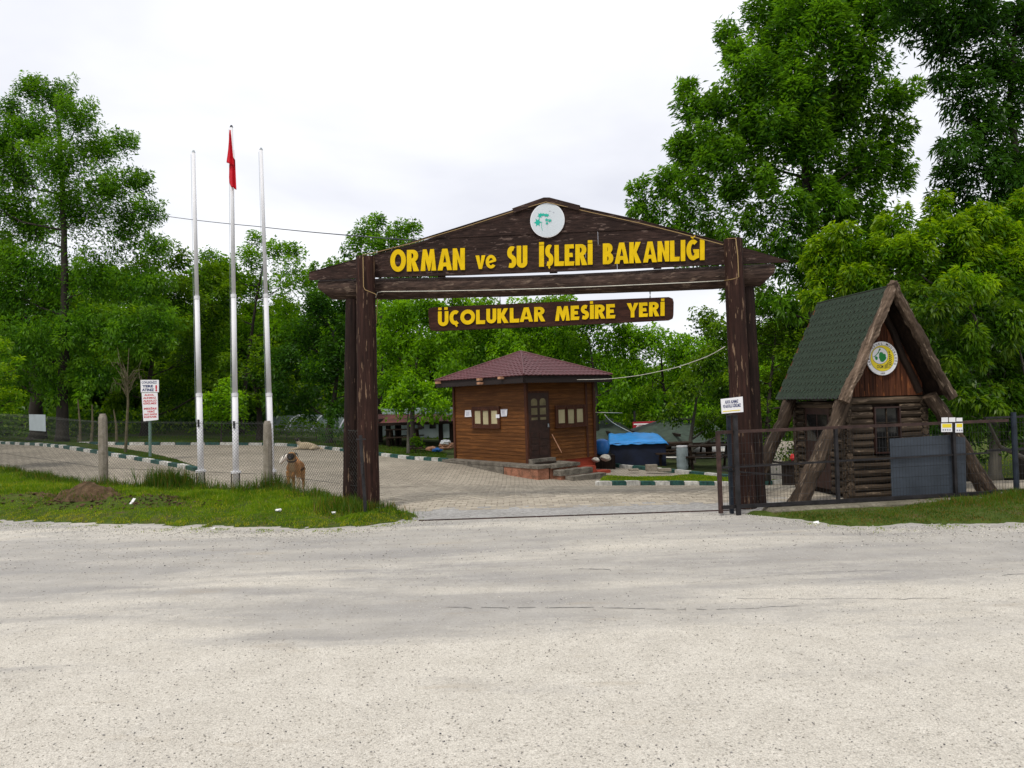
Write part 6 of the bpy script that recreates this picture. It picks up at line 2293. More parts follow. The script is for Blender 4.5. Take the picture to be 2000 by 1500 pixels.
# dirt mounds: bare clods on the verge
def clods():
    V, F = [], []
    b = MB()
    r = random.Random(5)
    for k in range(420):
        cx, cy, sx, sy = r.choice(((-7.35, 12.62, .5, .2), (-7.35, 12.62, .5, .2), (-9.0, 13.2, .5, .2), (-6.1, 12.45, .5, .16), (-5.6, 12.3, .6, .15)))
        x, y = r.gauss(cx, sx), r.gauss(cy, sy)
        z = float(verge_l(np.array([x]), np.array([y]))[0])
        s = r.uniform(.012, .05)
        p = [Vector((x + r.uniform(-s, s), y + r.uniform(-s, s), z + r.uniform(-.2, .9) * s)) for _ in range(6)]
        b.add(p, [(0, 1, 2), (0, 2, 3), (0, 3, 4), (0, 4, 1), (5, 2, 1), (5, 3, 2), (5, 4, 3), (5, 1, 4)])
    o = b.build('soil_clods', 'dirt', None, (-7, 12.6, 0))
    tag(o, 'brown clods of bare earth on the mounds of the left verge', kind='stuff')


clods()
for cx, cy, sx, sy, sz, lb in ((-7.35, 12.85, .62, .34, .25, 'larger mound of bare reddish brown earth on the left verge'), (-8.75, 13.5, .6, .26, .11, 'smaller earth mound at the far left of the verge'), (-6.15, 12.72, .6, .2, .045, 'low spread of bare earth right of the larger mound')):
    z0m = float(verge_l(np.array([cx]), np.array([cy]))[0]) - .05
    b = MB()
    def mf(u, v):
        a = u * 2 * PI
        rr_ = v
        x = cx + sx * rr_ * math.cos(a) * (1 + .25 * mn.noise(Vector((math.cos(a) * 1.5, math.sin(a) * 1.5, cx))))
        y = cy + sy * rr_ * math.sin(a) * (1 + .25 * mn.noise(Vector((math.cos(a) * 1.5, math.sin(a) * 1.5, cx + 9))))
        z = z0m + sz * (1 - rr_ ** 2) * (1 + .5 * mn.noise(Vector((x * 3, y * 3, 0)))) + .05 * mn.noise(Vector((x * 8, y * 8, 4))) + .03 * mn.noise(Vector((x * 21, y * 21, 4))) - .05 * rr_
        return Vector((x, y, z))
    b.grid(mf, 72, 22)
    gx, gy, gz, gh_ = [], [], [], []
    for q_ in range(900 if cx > -7 else 650):
        a_, v_ = rnd.random(), rnd.random() ** .5
        if mn.noise(Vector((a_ * 5, v_ * 2, cx))) + (v_ - .62) * 1.6 < 0: continue
        p_ = mf(a_, v_)
        gx.append(p_.x); gy.append(p_.y); gz.append(p_.z); gh_.append(rnd.uniform(.03, .09))
    og = blades('mound_grass', np.array(gx), np.array(gy), np.array(gz), np.array(gh_), np.full(len(gx), .010), 'grass_dark', .8, dead=.3, seed=int(-cx * 10))
    tag(og, 'grass tufts growing over the earth mound')
    o = b.build('dirt_mound', 'dirt', None, Vector((cx, cy, z0m)))
    tag(o, lb, 'mound')


# ------------------------------------------------------------------ dogs
def skin_body(name, verts, edges, parent, origin, colour, sub=2):
    me = bpy.data.meshes.new(name)
    me.from_pydata([v[0] for v in verts], edges, [])
    ob = bpy.data.objects.new(name, me)
    COL.objects.link(ob)
    sm = ob.modifiers.new('skin', 'SKIN')
    sm.use_smooth_shade = True
    for i, v in enumerate(verts):
        me.skin_vertices[0].data[i].radius = (v[1], v[1]) if not hasattr(v[1], '__len__') else v[1]
        me.skin_vertices[0].data[i].use_root = (i == 0)
    ob.modifiers.new('sub', 'SUBSURF').levels = sub
    bpy.context.view_layer.update()
    m2 = bpy.data.meshes.new_from_object(ob.evaluated_get(bpy.context.evaluated_depsgraph_get()))
    bpy.data.objects.remove(ob)
    m2.name = name
    a = m2.color_attributes.new('tone', 'FLOAT_COLOR', 'POINT')
    for v, e in zip(m2.vertices, a.data):
        e.color = (*colour(v.co), 1)
    m2.materials.clear()
    m2.materials.append(M['fur'])
    for p_ in m2.polygons: p_.use_smooth = True
    o = place(bpy.data.objects.new(name, m2), parent, origin)
    return o


FAWN, LIGHT, RUST, BLACK, WHITE = (.40, .21, .075), (.48, .34, .19), (.30, .125, .038), (.018, .014, .013), (.72, .66, .58)


def lerp3(a, b, t):
    t = max(0, min(1, t))
    return tuple(x + (y - x) * t for x, y in zip(a, b))


dp = Vector((-4.50, 15.25, float(h(-4.5, 15.25))))
dog = thing('dog', 'fawn dog with black muzzle and dark collar standing alert behind the chain-link fence', 'dog', dp)
# +x forward, y left of the dog, z up; turned so that it faces the camera
V = [((-.34, 0, .55), .105), ((-.18, 0, .555), .105), ((0, 0, .545), .125), ((.16, 0, .535), .140), ((.27, 0, .56), .115), ((.325, 0, .65), .085), ((.355, 0, .735), .078), ((.375, .0, .79), .112), ((.44, 0, .775), .070), ((.51, 0, .752), .055), ((.555, 0, .745), .042),
     ((.20, .085, .47), .072), ((.19, .098, .34), .046), ((.20, .10, .17), .030), ((.20, .10, .045), .026), ((.235, .10, .022), .027),
     ((.20, -.085, .47), .072), ((.19, -.098, .34), .046), ((.20, -.10, .17), .030), ((.20, -.10, .045), .026), ((.235, -.10, .022), .027),
     ((-.35, .085, .47), .085), ((-.29, .10, .33), .058), ((-.41, .10, .20), .032), ((-.385, .10, .045), .026), ((-.345, .10, .022), .026),
     ((-.35, -.085, .47), .085), ((-.29, -.10, .33), .058), ((-.41, -.10, .20), .032), ((-.385, -.10, .045), .026), ((-.345, -.10, .022), .026),
     ((-.44, 0, .60), .038), ((-.50, -.06, .68), .036), ((-.50, -.16, .74), .042), ((-.46, -.25, .715), .065), ((-.42, -.32, .66), .060), ((-.40, -.37, .57), .024)]
E_ = [(0, 1), (1, 2), (2, 3), (3, 4), (4, 5), (5, 6), (6, 7), (7, 8), (8, 9), (9, 10), (3, 11), (11, 12), (12, 13), (13, 14), (14, 15), (3, 16), (16, 17), (17, 18), (18, 19), (19, 20),
      (0, 21), (21, 22), (22, 23), (23, 24), (24, 25), (0, 26), (26, 27), (27, 28), (28, 29), (29, 30), (0, 31), (31, 32), (32, 33), (33, 34), (34, 35), (35, 36)]
yaw = -PI / 2 + .12
RZ = Matrix.Rotation(yaw, 3, 'Z')


def coat(co):
    l = RZ.transposed() @ Vector(co)
    c = lerp3(RUST, FAWN, (.70 - l.z) * 2.4 + .2 * mn.noise(l * 6))
    if l.x > .20 and .35 < l.z < .72 and abs(l.y) < .07: c = lerp3(c, LIGHT, (.09 - abs(l.y)) * 14)
    if l.x > .36 and l.z > .68: c = lerp3(FAWN, BLACK, (l.x - .405) * 16)
    if l.x > .27 and .60 < l.z < .70 and l.x > .37: c = LIGHT
    if l.z < .12: c = lerp3(c, WHITE, (.13 - l.z) * 14) if l.y < 0 and l.x > 0 else lerp3(c, LIGHT, .6)
    if l.x > .1 and l.y > .05 and l.z < .33: c = lerp3(LIGHT, WHITE, .3)
    if l.x < -.3 and l.y < -.12 and l.z > .55: c = WHITE
    return c


V = [(RZ @ Vector(p), r) for p, r in V]
skin_body('body', V, E_, dog, dp, coat)


def dloc(x, y, z):
    return dp + RZ @ Vector((x, y, z))


for s_ in (-1, 1):
    e = MB()
    A = [dloc(.41, s_ * .062, .855), dloc(.47, s_ * .078, .842), dloc(.41, s_ * .122, .822), dloc(.47, s_ * .142, .780), dloc(.44, s_ * .138, .725)]
    B = [p - (RZ @ Vector((.022, 0, 0))) for p in A]
    e.add(A + B, [(0, 1, 3), (0, 3, 2), (2, 3, 4), (5, 8, 6), (5, 7, 8), (7, 9, 8), (0, 5, 6, 1), (1, 6, 8, 3), (3, 8, 9, 4), (4, 9, 7, 2), (2, 7, 5, 0)])
    e.build('ear', 'dog_black', dog)
    MB().tube([dloc(.455, s_ * .040, .825), dloc(.470, s_ * .042, .826)], [.012, .008], 8).build('eye', 'dog_eye', dog)
MB().tube([dloc(.575, 0, .755), dloc(.605, 0, .754)], [.024, .014], 8).build('nose', 'dog_nose', dog)
cl = MB()
cpt = [dloc(.335, 0, .69) + RZ @ Vector((.088 * math.sin(a) * .9, .088 * math.cos(a), .03 * math.sin(a) * -1)) for a in [i * PI / 10 for i in range(21)]]
cl.tube(cpt, .014, 6, caps=False)
cl.build('collar', 'collar', dog)

lp = G(598, 879)
lp.z = float(h(lp.x, lp.y))
dog2 = thing('dog', 'pale dog lying curled against the far kerb with its head raised', 'dog', lp)
V = [((.35, 0, .14), .13), ((.15, 0, .17), .15), ((-.08, 0, .18), .15), ((-.25, 0, .24), .10), ((-.33, .02, .36), .075), ((-.36, .0, .44), .085), ((-.30, -.10, .43), .05),
     ((-.30, -.12, .08), .05), ((-.5, -.16, .045), .035), ((-.6, -.17, .035), .03), ((.35, -.16, .09), .08), ((.18, -.22, .05), .04), ((.5, .02, .08), .05), ((.62, -.08, .05), .035), ((.7, -.16, .04), .02)]
skin_body('body', [(Vector(p), r) for p, r in V], [(0, 1), (1, 2), (2, 3), (3, 4), (4, 5), (5, 6), (2, 7), (7, 8), (8, 9), (0, 10), (10, 11), (0, 12), (12, 13), (13, 14)], dog2, lp,
          lambda c: BLACK if (c.z > .36 and c.y < -.02) else (lerp3((.16, .13, .09), (.42, .36, .24), .5 + mn.noise(c * 5)) if c.z > .34 else lerp3((.46, .38, .26), (.34, .27, .17), c.z * 2)))
for s_ in (-1, 1):
    MB().box(lp + Vector((-.36 + s_ * .075, -.01, .47)), (.03, .05, .08)).build('ear', 'dog_black', dog2)

# ------------------------------------------------------------------ trees
def crown_mesh(name, lobes, m, ll, lw, dens, seed, up=.45, out=.75, droop=.35, tips=.3, inner=.24, plumes=9, slim=.34, reach=.95):
    """foliage gathered in plumes that point outwards and upwards from every lobe"""
    r = np.random.default_rng(seed)
    cc = np.array(np.mean([l[0] for l in lobes], 0)) - np.array([0, 0, 1.2])
    Vs, Ts = [], []
    for c, R in lobes:
        c = np.array(c)
        n = max(60, int(dens * 4 * PI * R * R))
        npl = max(4, int(plumes * r.uniform(.8, 1.25)))
        d = nrm(r.normal(size=(npl, 3)) + np.array([0, 0, .25]))
        o = nrm(c - cc)
        A = nrm(d * .8 + o * out + np.array([0, 0, up]) + r.normal(size=(npl, 3)) * .15)
        B0 = c + d * R * r.uniform(.15, .45, (npl, 1))
        Lp = R * reach * r.uniform(.7, 1.35, npl)
        Rp = R * slim * r.uniform(.75, 1.3, npl)
        ptone = np.clip(r.normal(.5, .26, npl), .03, .97)
        w = Lp * Rp
        k = r.choice(npl, n, p=w / w.sum())
        t = r.beta(1.5, 1.25, n)
        side = r.normal(size=(n, 3))
        ax = A[k]
        side = nrm(side - ax * (side * ax).sum(-1, keepdims=True))
        prof = np.sqrt(np.clip(1 - (2 * t - .85) ** 2 / 1.35, .02, 1))
        rad = Rp[k] * prof * (.35 + .65 * np.sqrt(r.uniform(0, 1, n))) * (1 + .25 * np.sin(t * 17 + k * 2.1))
        P = B0[k] + ax * (t * Lp[k])[:, None] + side * rad[:, None]
        ni = int(n * inner)
        P[:ni] = c + nrm(r.normal(size=(ni, 3))) * (R * r.uniform(.1, 1.15, ni))[:, None]
        dr = nrm(ax * .6 + side * .9 + r.normal(size=(n, 3)) * .38 + np.array([0, 0, -droop]))
        s = nrm(np.cross(dr, r.normal(size=(n, 3)) * .7 + np.array([0, 0, 1.0])))
        l = (ll * r.uniform(.6, 1.25, n))[:, None]
        wd = (lw * r.uniform(.7, 1.2, n))[:, None] / 2
        upv = np.cross(s, dr) * wd * .5
        mid = P + dr * l * .42
        V = np.stack([P, mid + s * wd + upv, P + dr * l + np.array([0, 0, -1.0]) * l * .14, mid - s * wd + upv], 1).reshape(-1, 3)
        to = np.zeros((n, 3))
        to[:, 0] = np.clip(ptone[k] + r.normal(0, .15, n), 0, 1)
        to[:, 1] = np.clip(tips * np.clip(t * 1.5 - .45, 0, 1) * r.uniform(.2, 1.3, n), 0, 1)
        to[:ni, 1] = 0
        Vs.append(V); Ts.append(np.repeat(to, 4, 0))
    V = np.concatenate(Vs); T = np.concatenate(Ts)
    F = np.arange(len(V)).reshape(-1, 4)
    return raw_mesh(name, V, F, m, T), len(F)


def wood_mesh(name, path, r0, lobes, m, seed, twigs=5, limb=.32):
    rr = random.Random(seed)
    b = MB()
    path = [Vector(p) for p in path]
    n = len(path)
    rad = [r0 * (1 - .85 * (i / (n - 1)) ** .8) for i in range(n)]
    # subdivide the trunk with a little wander
    P, Rr = [], []
    for i in range(n - 1):
        for k in range(4):
            t = k / 4
            j = Vector((rr.uniform(-1, 1), rr.uniform(-1, 1), 0)) * rad[i] * .18
            P.append(path[i].lerp(path[i + 1], t) + (j if i or k else Vector()))
            Rr.append(rad[i] + (rad[i + 1] - rad[i]) * t)
    P.append(path[-1]); Rr.append(rad[-1])
    Rr[0] *= 1.35
    b.tube(P, Rr, 9, jit=.06)
    nodes = [(P[i], Rr[i], 0.0) for i in range(2, len(P))]
    def tdist(c):
        return min((c - q).length for q in P[2:])
    for c, R in sorted(((Vector(l[0]), l[1]) for l in lobes), key=lambda q: tdist(q[0])):
        best, bs = None, 1e9
        td = tdist(c)
        for nd in nodes:
            dv = c - nd[0]
            hd = Vector((dv.x, dv.y, 0)).length
            s = dv.length + .35 * nd[2] + (0 if nd[2] < td * .8 + .01 else 6)
            if dv.z < hd * .35: s += (hd * .35 - dv.z) * 1.4
            if s < bs: bs, best = s, nd
        A = best[0]
        ra = min(best[1] * .62, .018 + limb * .12 * math.sqrt(max(.1, (c - A).length)) * .55)
        nodes.append((c, ra * .5, td))
        mid = A.lerp(c, .5) + Vector((rr.uniform(-.2, .2), rr.uniform(-.2, .2), -.06 * (c - A).length))
        Q = [A, A.lerp(mid, .5), mid, mid.lerp(c, .5) + Vector((0, 0, .03)), c]
        b.tube(Q, [ra, ra * .85, ra * .68, ra * .5, ra * .34], 6, caps=False)
        for k in range(twigs):
            d = Vector((rr.gauss(0, 1), rr.gauss(0, 1), rr.gauss(.35, .8))).normalized() * R * rr.uniform(.7, 1.1)
            s = Q[rr.choice((2, 3, 3, 4, 4))]
            e = c + d
            b.tube([s, s.lerp(e, .5) + Vector((0, 0, -.04 * R)), e], [ra * .3, ra * .2, ra * .07 + .003], 4, caps=False)
    me = b.mesh(name, m, smooth=True)
    return me


NLEAF = 0
BASE = {}


def tree(label, D, foot, path, lobes, leafm, r0, ll, lw, dens, seed, bark='bark', group=None, name='tree', **k):
    """a tree whose trunk and clumps of foliage stand at distance D; pixels give the directions"""
    global NLEAF
    f = at(foot[0], foot[1], D)
    f.z = float(h(f.x, f.y)) - .05
    W = [(Vector((0, 0, 0)), 0)]
    rr = random.Random(seed)
    lob = []
    for l in lobes:
        off = l[3] if len(l) > 3 else rr.uniform(-.9, .9) * l[2] * D / 1450
        c = at(l[0], l[1], D + off)
        lob.append((tuple(c - f), l[2] * (D + off) / 1450))
    pth = [Vector((0, 0, 0))] + [at(x, y, D) - f for x, y in path]
    t = thing(name, label, 'tree', f, group)
    me, n = crown_mesh('crown', lob, leafm, ll, lw, dens, seed, **k)
    NLEAF += n
    inst('crown', me, t, f)
    inst('trunk', wood_mesh('trunk', pth, r0, lob, bark, seed), t, f)
    return t


A_L = [(1425, 78, 30), (1445, 128, 40), (1495, 60, 65), (1500, 130, 55), (1570, -10, 80), (1650, 10, 75), (1700, 70, 70), (1346, 180, 26), (1352, 232, 38), (1400, 225, 42), (1450, 215, 52), (1525, 195, 70),
       (1600, 110, 80), (1680, 150, 70), (1735, 200, 48), (1328, 288, 28), (1385, 300, 52), (1455, 305, 62), (1545, 300, 70), (1630, 260, 70), (1715, 285, 52), (1252, 372, 22), (1262, 408, 28), (1308, 372, 36), (1365, 385, 46),
       (1430, 395, 46), (1738, 350, 42), (1665, 360, 50), (1590, 385, 46), (1285, 430, 30), (1345, 445, 42), (1415, 460, 42), (1485, 440, 38), (1500, 520, 40), (1540, 470, 36), (1640, 430, 40), (1700, 420, 40), (1590, 320, 60), (1560, 200, 62), (1610, 235, 58), (1510, 270, 50), (1655, 205, 50), (1690, 320, 40), (1480, 250, 50), (1555, 60, 60), (1420, 330, 50), (1500, 370, 50), (1350, 330, 40), (1560, 530, 36), (1460, 500, 36), (1400, 500, 34), (1620, 480, 34), (1520, 590, 40), (1580, 500, 40), (1650, 500, 40), (1700, 470, 40), (1350, 500, 34), (1440, 540, 36), (1550, 420, 46), (1610, 400, 46), (1470, 160, 50)]
tree('huge deep green ash tree rising behind the right gate post', 19.5, (1602, 940), [(1598, 700), (1592, 560), (1588, 470), (1578, 380), (1566, 250), (1562, 100), (1568, -20)], A_L, 'leaf_ash', .24, .17, .052, 330, 101, tips=.35, up=.7)
B_L = [(1765, 30, 45), (1830, 10, 60), (1895, 40, 65), (1850, 100, 48), (1935, 130, 60), (1895, 200, 48), (1985, 60, 55), (1960, 250, 50), (1870, 290, 42), (1915, 330, 52), (1985, 360, 55), (1850, 350, 30), (1935, 420, 50), (1985, 480, 55), (1880, 430, 38), (1990, 180, 50), (1960, 560, 60), (2030, 300, 70), (2050, 500, 80), (1905, 620, 60), (1990, 660, 70), (2040, 100, 80), (1850, 170, 34), (1890, 385, 44), (1945, 370, 50), (1960, 330, 40), (1925, 60, 50), (1800, 60, 44), (1860, 50, 50), (1990, 420, 50), (1920, 250, 44)]
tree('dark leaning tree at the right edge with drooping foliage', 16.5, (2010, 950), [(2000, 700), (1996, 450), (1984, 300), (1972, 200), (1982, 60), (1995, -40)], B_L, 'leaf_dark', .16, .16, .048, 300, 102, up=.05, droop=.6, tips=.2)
C_L = [(1598, 505, 32), (1650, 478, 36), (1700, 500, 38), (1618, 552, 36), (1672, 548, 36), (1590, 590, 22), (1755, 452, 36), (1770, 520, 48), (1730, 560, 30), (1832, 408, 24), (1826, 440, 30), (1862, 475, 46), (1915, 440, 40), (1905, 530, 52), (1838, 560, 46), (1790, 600, 36, -.6),
       (1850, 630, 44), (1925, 610, 52), (1975, 540, 50), (1970, 650, 52), (1900, 690, 46), (1945, 740, 48), (1990, 780, 50), (1870, 760, 36), (1915, 810, 40), (1965, 850, 36), (1800, 665, 30, -.4), (2010, 700, 60), (1835, 600, 40, -2.4), (1885, 690, 44, -2.2), (1905, 780, 40, -2.3), (1875, 560, 42, -2.4), (1950, 640, 50, -2), (1700, 555, 34), (1745, 505, 36), (1800, 480, 38), (1640, 520, 34), (1865, 520, 44), (1960, 480, 46), (1990, 420, 40), (1955, 590, 46, .8), (1800, 545, 40, .6), (1720, 600, 34, 1.0), (1660, 600, 30, 1.4)]
C_hi = [l for l in C_L if l[1] < 600 and not (l[0] > 1880 and l[1] > 540)]
C_lo = [l for l in C_L if l not in C_hi]
tree('yellow-green box elder with fresh tips spreading over the log cabin roof', 14.6, (1944, 965), [(1943, 870), (1938, 760), (1915, 640), (1870, 540), (1840, 450)], C_hi, 'leaf_yellow', .13, .12, .038, 800, 103, 'bark_grey', tips=.6, up=.35, droop=.7, inner=.3)
tree('lower boughs of the box elder, shade put into darker leaves, hanging low over the right end of the gate leaf', 14.2, (2025, 960), [(2020, 870), (2010, 760), (1990, 680)], C_lo, 'leaf_elder_shaded', .10, .12, .036, 800, 153, 'bark_grey', tips=.35, up=.2, droop=.8, inner=.3)  # lower lobes of the same box elder; their shade is put into the leaf colour
D_L = [(62, 185, 32), (110, 200, 42), (20, 215, 26), (150, 245, 46), (70, 265, 52), (5, 275, 50), (192, 300, 40), (240, 285, 28), (120, 330, 60), (40, 350, 60), (205, 375, 48), (262, 362, 36), (288, 420, 32), (150, 425, 62), (50, 445, 66), (235, 455, 50), (298, 490, 32), (-20, 400, 50),
       (95, 535, 66), (195, 545, 58), (280, 560, 46), (15, 570, 60), (150, 640, 60), (240, 655, 52), (60, 670, 62), (185, 730, 44), (310, 640, 42), (110, 750, 46), (20, 740, 50)]
tree('tall airy ash tree at the left with a straight dark trunk', 31, (121, 862), [(123, 780), (126, 650), (127, 520), (122, 380), (116, 260), (108, 190)], D_L, 'leaf_ash', .26, .16, .058, 240, 104, tips=.45, up=.35, inner=.4, plumes=14, slim=.26)
tree('second thick dark trunk left of the tall ash', 34, (72, 862), [(72, 780), (66, 680), (40, 600), (20, 560)], [(40, 620, 60), (90, 600, 50), (0, 640, 60), (60, 700, 50), (-40, 560, 80), (10, 520, 60), (-60, 680, 70), (130, 690, 40)], 'leaf_wood', .36, .22, .09, 95, 105)
tree('shady spreading tree between the tall ash and the flagpoles', 35, (283, 864), [(285, 780), (300, 690), (330, 600)], [(345, 520, 32), (395, 560, 42), (345, 600, 52), (415, 640, 48), (375, 700, 52), (300, 690, 48), (440, 590, 30), (340, 770, 44), (410, 760, 40), (250, 760, 44), (300, 540, 34)], 'leaf_wood', .2, .2, .085, 115, 106, tips=.55)
tree('light green feathery tree behind the flagpoles', 38, (470, 864), [(475, 780), (490, 660), (505, 560), (520, 490)], [(410, 520, 28), (445, 545, 36), (497, 478, 20), (490, 520, 32), (540, 500, 28), (578, 500, 24), (560, 555, 40), (600, 560, 32), (505, 580, 44), (610, 610, 34), (550, 640, 46), (445, 610, 36), (480, 660, 40), (590, 670, 40), (430, 690, 36)], 'leaf_maple', .16, .2, .075, 105, 107, tips=.3, up=.8)
tree('dark low-branching tree just left of the gate posts', 32, (640, 866), [(645, 830), (652, 780), (660, 720), (650, 650)], [(615, 610, 38), (660, 630, 44), (600, 680, 46), (670, 700, 46), (630, 740, 42), (565, 720, 38), (545, 780, 30), (690, 650, 36), (690, 760, 36), (600, 790, 30), (655, 800, 24)], 'leaf_dark', .2, .19, .08, 130, 108)
tree('forked dark tree behind the middle of the fence', 33, (507, 866), [(508, 835), (506, 800), (498, 760), (488, 720)], [(500, 740, 34), (460, 760, 26), (540, 740, 30), (490, 790, 22), (530, 790, 24), (515, 700, 34), (450, 720, 28)], 'leaf_wood', .2, .18, .08, 110, 109, tips=.5)
tree('blue-green tree top rising over the left end of the gate roof', 34, (740, 880), [(742, 800), (745, 650), (742, 520), (740, 450)], [(738, 438, 20), (722, 462, 26), (775, 462, 30), (808, 452, 18), (700, 490, 28), (740, 500, 42), (790, 500, 32), (660, 540, 28), (618, 528, 14), (700, 545, 40), (640, 580, 34), (825, 530, 40), (770, 560, 44), (700, 610, 40)], 'leaf_ash', .16, .19, .075, 130, 110, tips=.4, up=.6)
MAP = dict(tips=.45, up=.25, droop=.8)
tree('bright maple behind the left half of the hanging sign', 30, (805, 880), [(806, 800), (812, 720), (820, 640)], [(775, 620, 42), (830, 625, 42), (765, 690, 42), (825, 700, 46), (880, 670, 42), (800, 750, 36), (870, 740, 40), (885, 610, 34), (850, 790, 30), (760, 755, 30)], 'leaf_maple', .14, .15, .095, 150, 111, group=None, **MAP)
tree('maple directly behind the peak of the booth roof', 32, (985, 885), [(985, 800), (985, 720), (980, 640)], [(930, 625, 40), (960, 665, 42), (1005, 640, 38), (1050, 622, 38), (1050, 680, 36), (930, 700, 36), (1000, 700, 40), (1075, 650, 34)], 'leaf_maple', .14, .15, .095, 150, 112, **MAP)
tree('maple behind the right side of the booth roof', 31, (1160, 890), [(1165, 820), (1165, 760), (1150, 660)], [(1105, 620, 40), (1150, 640, 42), (1115, 690, 42), (1195, 625, 34), (1185, 690, 44), (1215, 750, 40), (1150, 730, 36), (1190, 790, 34), (1225, 665, 30)], 'leaf_maple', .16, .15, .095, 150, 113, **MAP)
tree('leafy tree over the green roofs inside the gate opening', 31, (1305, 890), [(1300, 820), (1295, 750), (1290, 680)], [(1240, 675, 30), (1285, 680, 40), (1335, 690, 38), (1260, 730, 42), (1320, 745, 48), (1375, 705, 40), (1385, 765, 42), (1240, 790, 26), (1290, 795, 26), (1350, 800, 30), (1400, 670, 30)], 'leaf_maple', .16, .15, .09, 140, 114, **MAP)
tree('shadier tree right of the gate opening above the sagging cord', 26, (1353, 925), [(1353, 895), (1348, 860), (1360, 780), (1400, 680)], [(1375, 640, 34), (1410, 660, 36), (1400, 720, 44), (1350, 770, 34), (1420, 780, 44), (1320, 810, 26), (1385, 830, 30), (1440, 700, 40), (1430, 840, 30)], 'leaf_wood', .13, .13, .075, 170, 115, 'bark_grey', **MAP)
tree('dense shaded tree filling the gap between gate and cabin', 20, (1495, 935), [(1498, 850), (1505, 750), (1515, 650)], [(1490, 610, 40), (1540, 620, 42), (1500, 690, 46), (1550, 700, 40), (1470, 740, 40), (1520, 770, 46), (1480, 820, 40), (1540, 840, 40), (1570, 780, 36), (1500, 880, 34), (1470, 660, 30), (1590, 640, 40), (1560, 900, 30)], 'leaf_wood', .12, .12, .045, 300, 116, tips=.6, up=.5)
tree('young lime-green tree left of the booth', 27, (797, 880), [(797, 850), (797, 810), (800, 770)], [(800, 752, 20), (785, 775, 24), (820, 775, 26), (770, 800, 22), (805, 800, 26), (845, 795, 24), (835, 770, 20), (865, 800, 18)], 'leaf_maple', .07, .13, .085, 120, 117, 'bark_grey', tips=.6, up=.3, droop=.6)
tree('bright green young tree between the first two flagpoles', 31, (432, 866), [(432, 850), (434, 810), (440, 770)], [(440, 765, 20), (420, 790, 24), (455, 790, 24), (405, 815, 22), (435, 820, 26), (465, 815, 20)], 'leaf_maple', .05, .15, .08, 110, 118, tips=.8, up=.6)
tree('bright lime bush leaning in at the left edge of the photo', 20, (-30, 860), [(-20, 800), (-5, 740), (0, 700)], [(0, 690, 26), (-20, 730, 36), (12, 745, 26), (35, 712, 12), (0, 790, 32), (28, 782, 20), (15, 815, 20), (-40, 790, 40)], 'leaf_yellow', .06, .11, .05, 230, 119, tips=.6, up=.3)
for i, (x, y, r_, lb) in enumerate(((560, 845, 17, 'lime shrub between the far trunks behind the right flagpole'), (618, 846, 16, 'lime shrub right behind the lying dog'), (590, 832, 13, 'small lime shrub behind the forked trunk'), (812, 868, 9, 'small bright shrub at the foot of the young tree left of the booth'))):
    Dd = 34 if i < 3 else 27.5
    tree(lb, Dd, (x, 868 if i < 3 else 880), [(x, y)], [(x - r_ * .7, y, r_), (x + r_ * .8, y + 3, r_), (x, y - r_ * .6, r_)], 'leaf_yellow', .03, .14, .06, 90, 130 + i, name='shrub', tips=.3, up=.6)
tree('dark bush between the left gate posts and the far kerb', 30, (655, 872), [(655, 860)], [(640, 855, 16), (665, 850, 20), (685, 845, 20), (650, 835, 16)], 'leaf_dark', .04, .13, .06, 100, 140, name='bush')
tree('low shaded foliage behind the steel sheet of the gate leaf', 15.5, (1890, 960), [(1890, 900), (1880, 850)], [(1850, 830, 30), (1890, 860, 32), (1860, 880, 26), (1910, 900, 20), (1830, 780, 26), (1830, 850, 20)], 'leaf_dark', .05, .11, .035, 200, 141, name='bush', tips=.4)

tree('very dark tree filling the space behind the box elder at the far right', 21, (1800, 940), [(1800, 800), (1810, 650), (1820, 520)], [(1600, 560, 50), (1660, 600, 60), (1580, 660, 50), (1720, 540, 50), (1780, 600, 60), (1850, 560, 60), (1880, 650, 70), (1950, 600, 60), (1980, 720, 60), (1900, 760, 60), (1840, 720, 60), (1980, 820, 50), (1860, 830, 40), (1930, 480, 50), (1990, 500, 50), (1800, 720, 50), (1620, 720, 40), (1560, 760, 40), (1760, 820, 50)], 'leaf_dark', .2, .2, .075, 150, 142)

# bare sapling on the island
sap = thing('sapling', 'thin bare sapling with curling twigs left of the rules sign', 'sapling', G(245, 889))
b = MB()
Ds = G(245, 889).y
b.tube([at(x, y, Ds) for x, y in ((245, 893), (247, 840), (250, 790), (249, 730), (252, 680))], [.05, .045, .038, .02, .008], 7)
rs_ = random.Random(3)
for k in range(26):
    y0 = rs_.uniform(735, 785)
    sx = rs_.choice((-1, 1))
    x0 = 249.5
    ln = rs_.uniform(12, 34)
    rise = rs_.uniform(10, 45)
    cv = rs_.random() < .4
    b.tube([at(x0, y0, Ds), at(x0 + sx * ln * .5, y0 - rise * .7, Ds + rs_.uniform(-.4, .4)), at(x0 + sx * ln * .9, y0 - rise * (.75 if cv else 1.1), Ds + rs_.uniform(-.6, .6)), at(x0 + sx * ln * (1.05 if cv else 1.1), y0 - rise * (.2 if cv else 1.5), Ds + rs_.uniform(-.6, .6))], [.013, .010, .007, .003], 4, caps=False)
b.build('stem', 'bark_pale', sap)
for i, (x0, x1, yt_) in enumerate(((152, 157, 780), (180, 178, 790), (222, 228, 800))):
    g = G(x1, 868)
    o = MB().tube([at(x1, 869, g.y), at((x0 + x1) / 2 + 2, 830, g.y), at(x0, yt_, g.y)], [.06, .045, .02], 6).build('young_trunk', 'bark_pale', None, g)
    tag(o, ('pale slender young trunk, first right of the tall ash', 'pale slender young trunk, second right of the tall ash', 'pale slender young trunk just right of the concrete post')[i], 'trunk', 'slender young trunks')

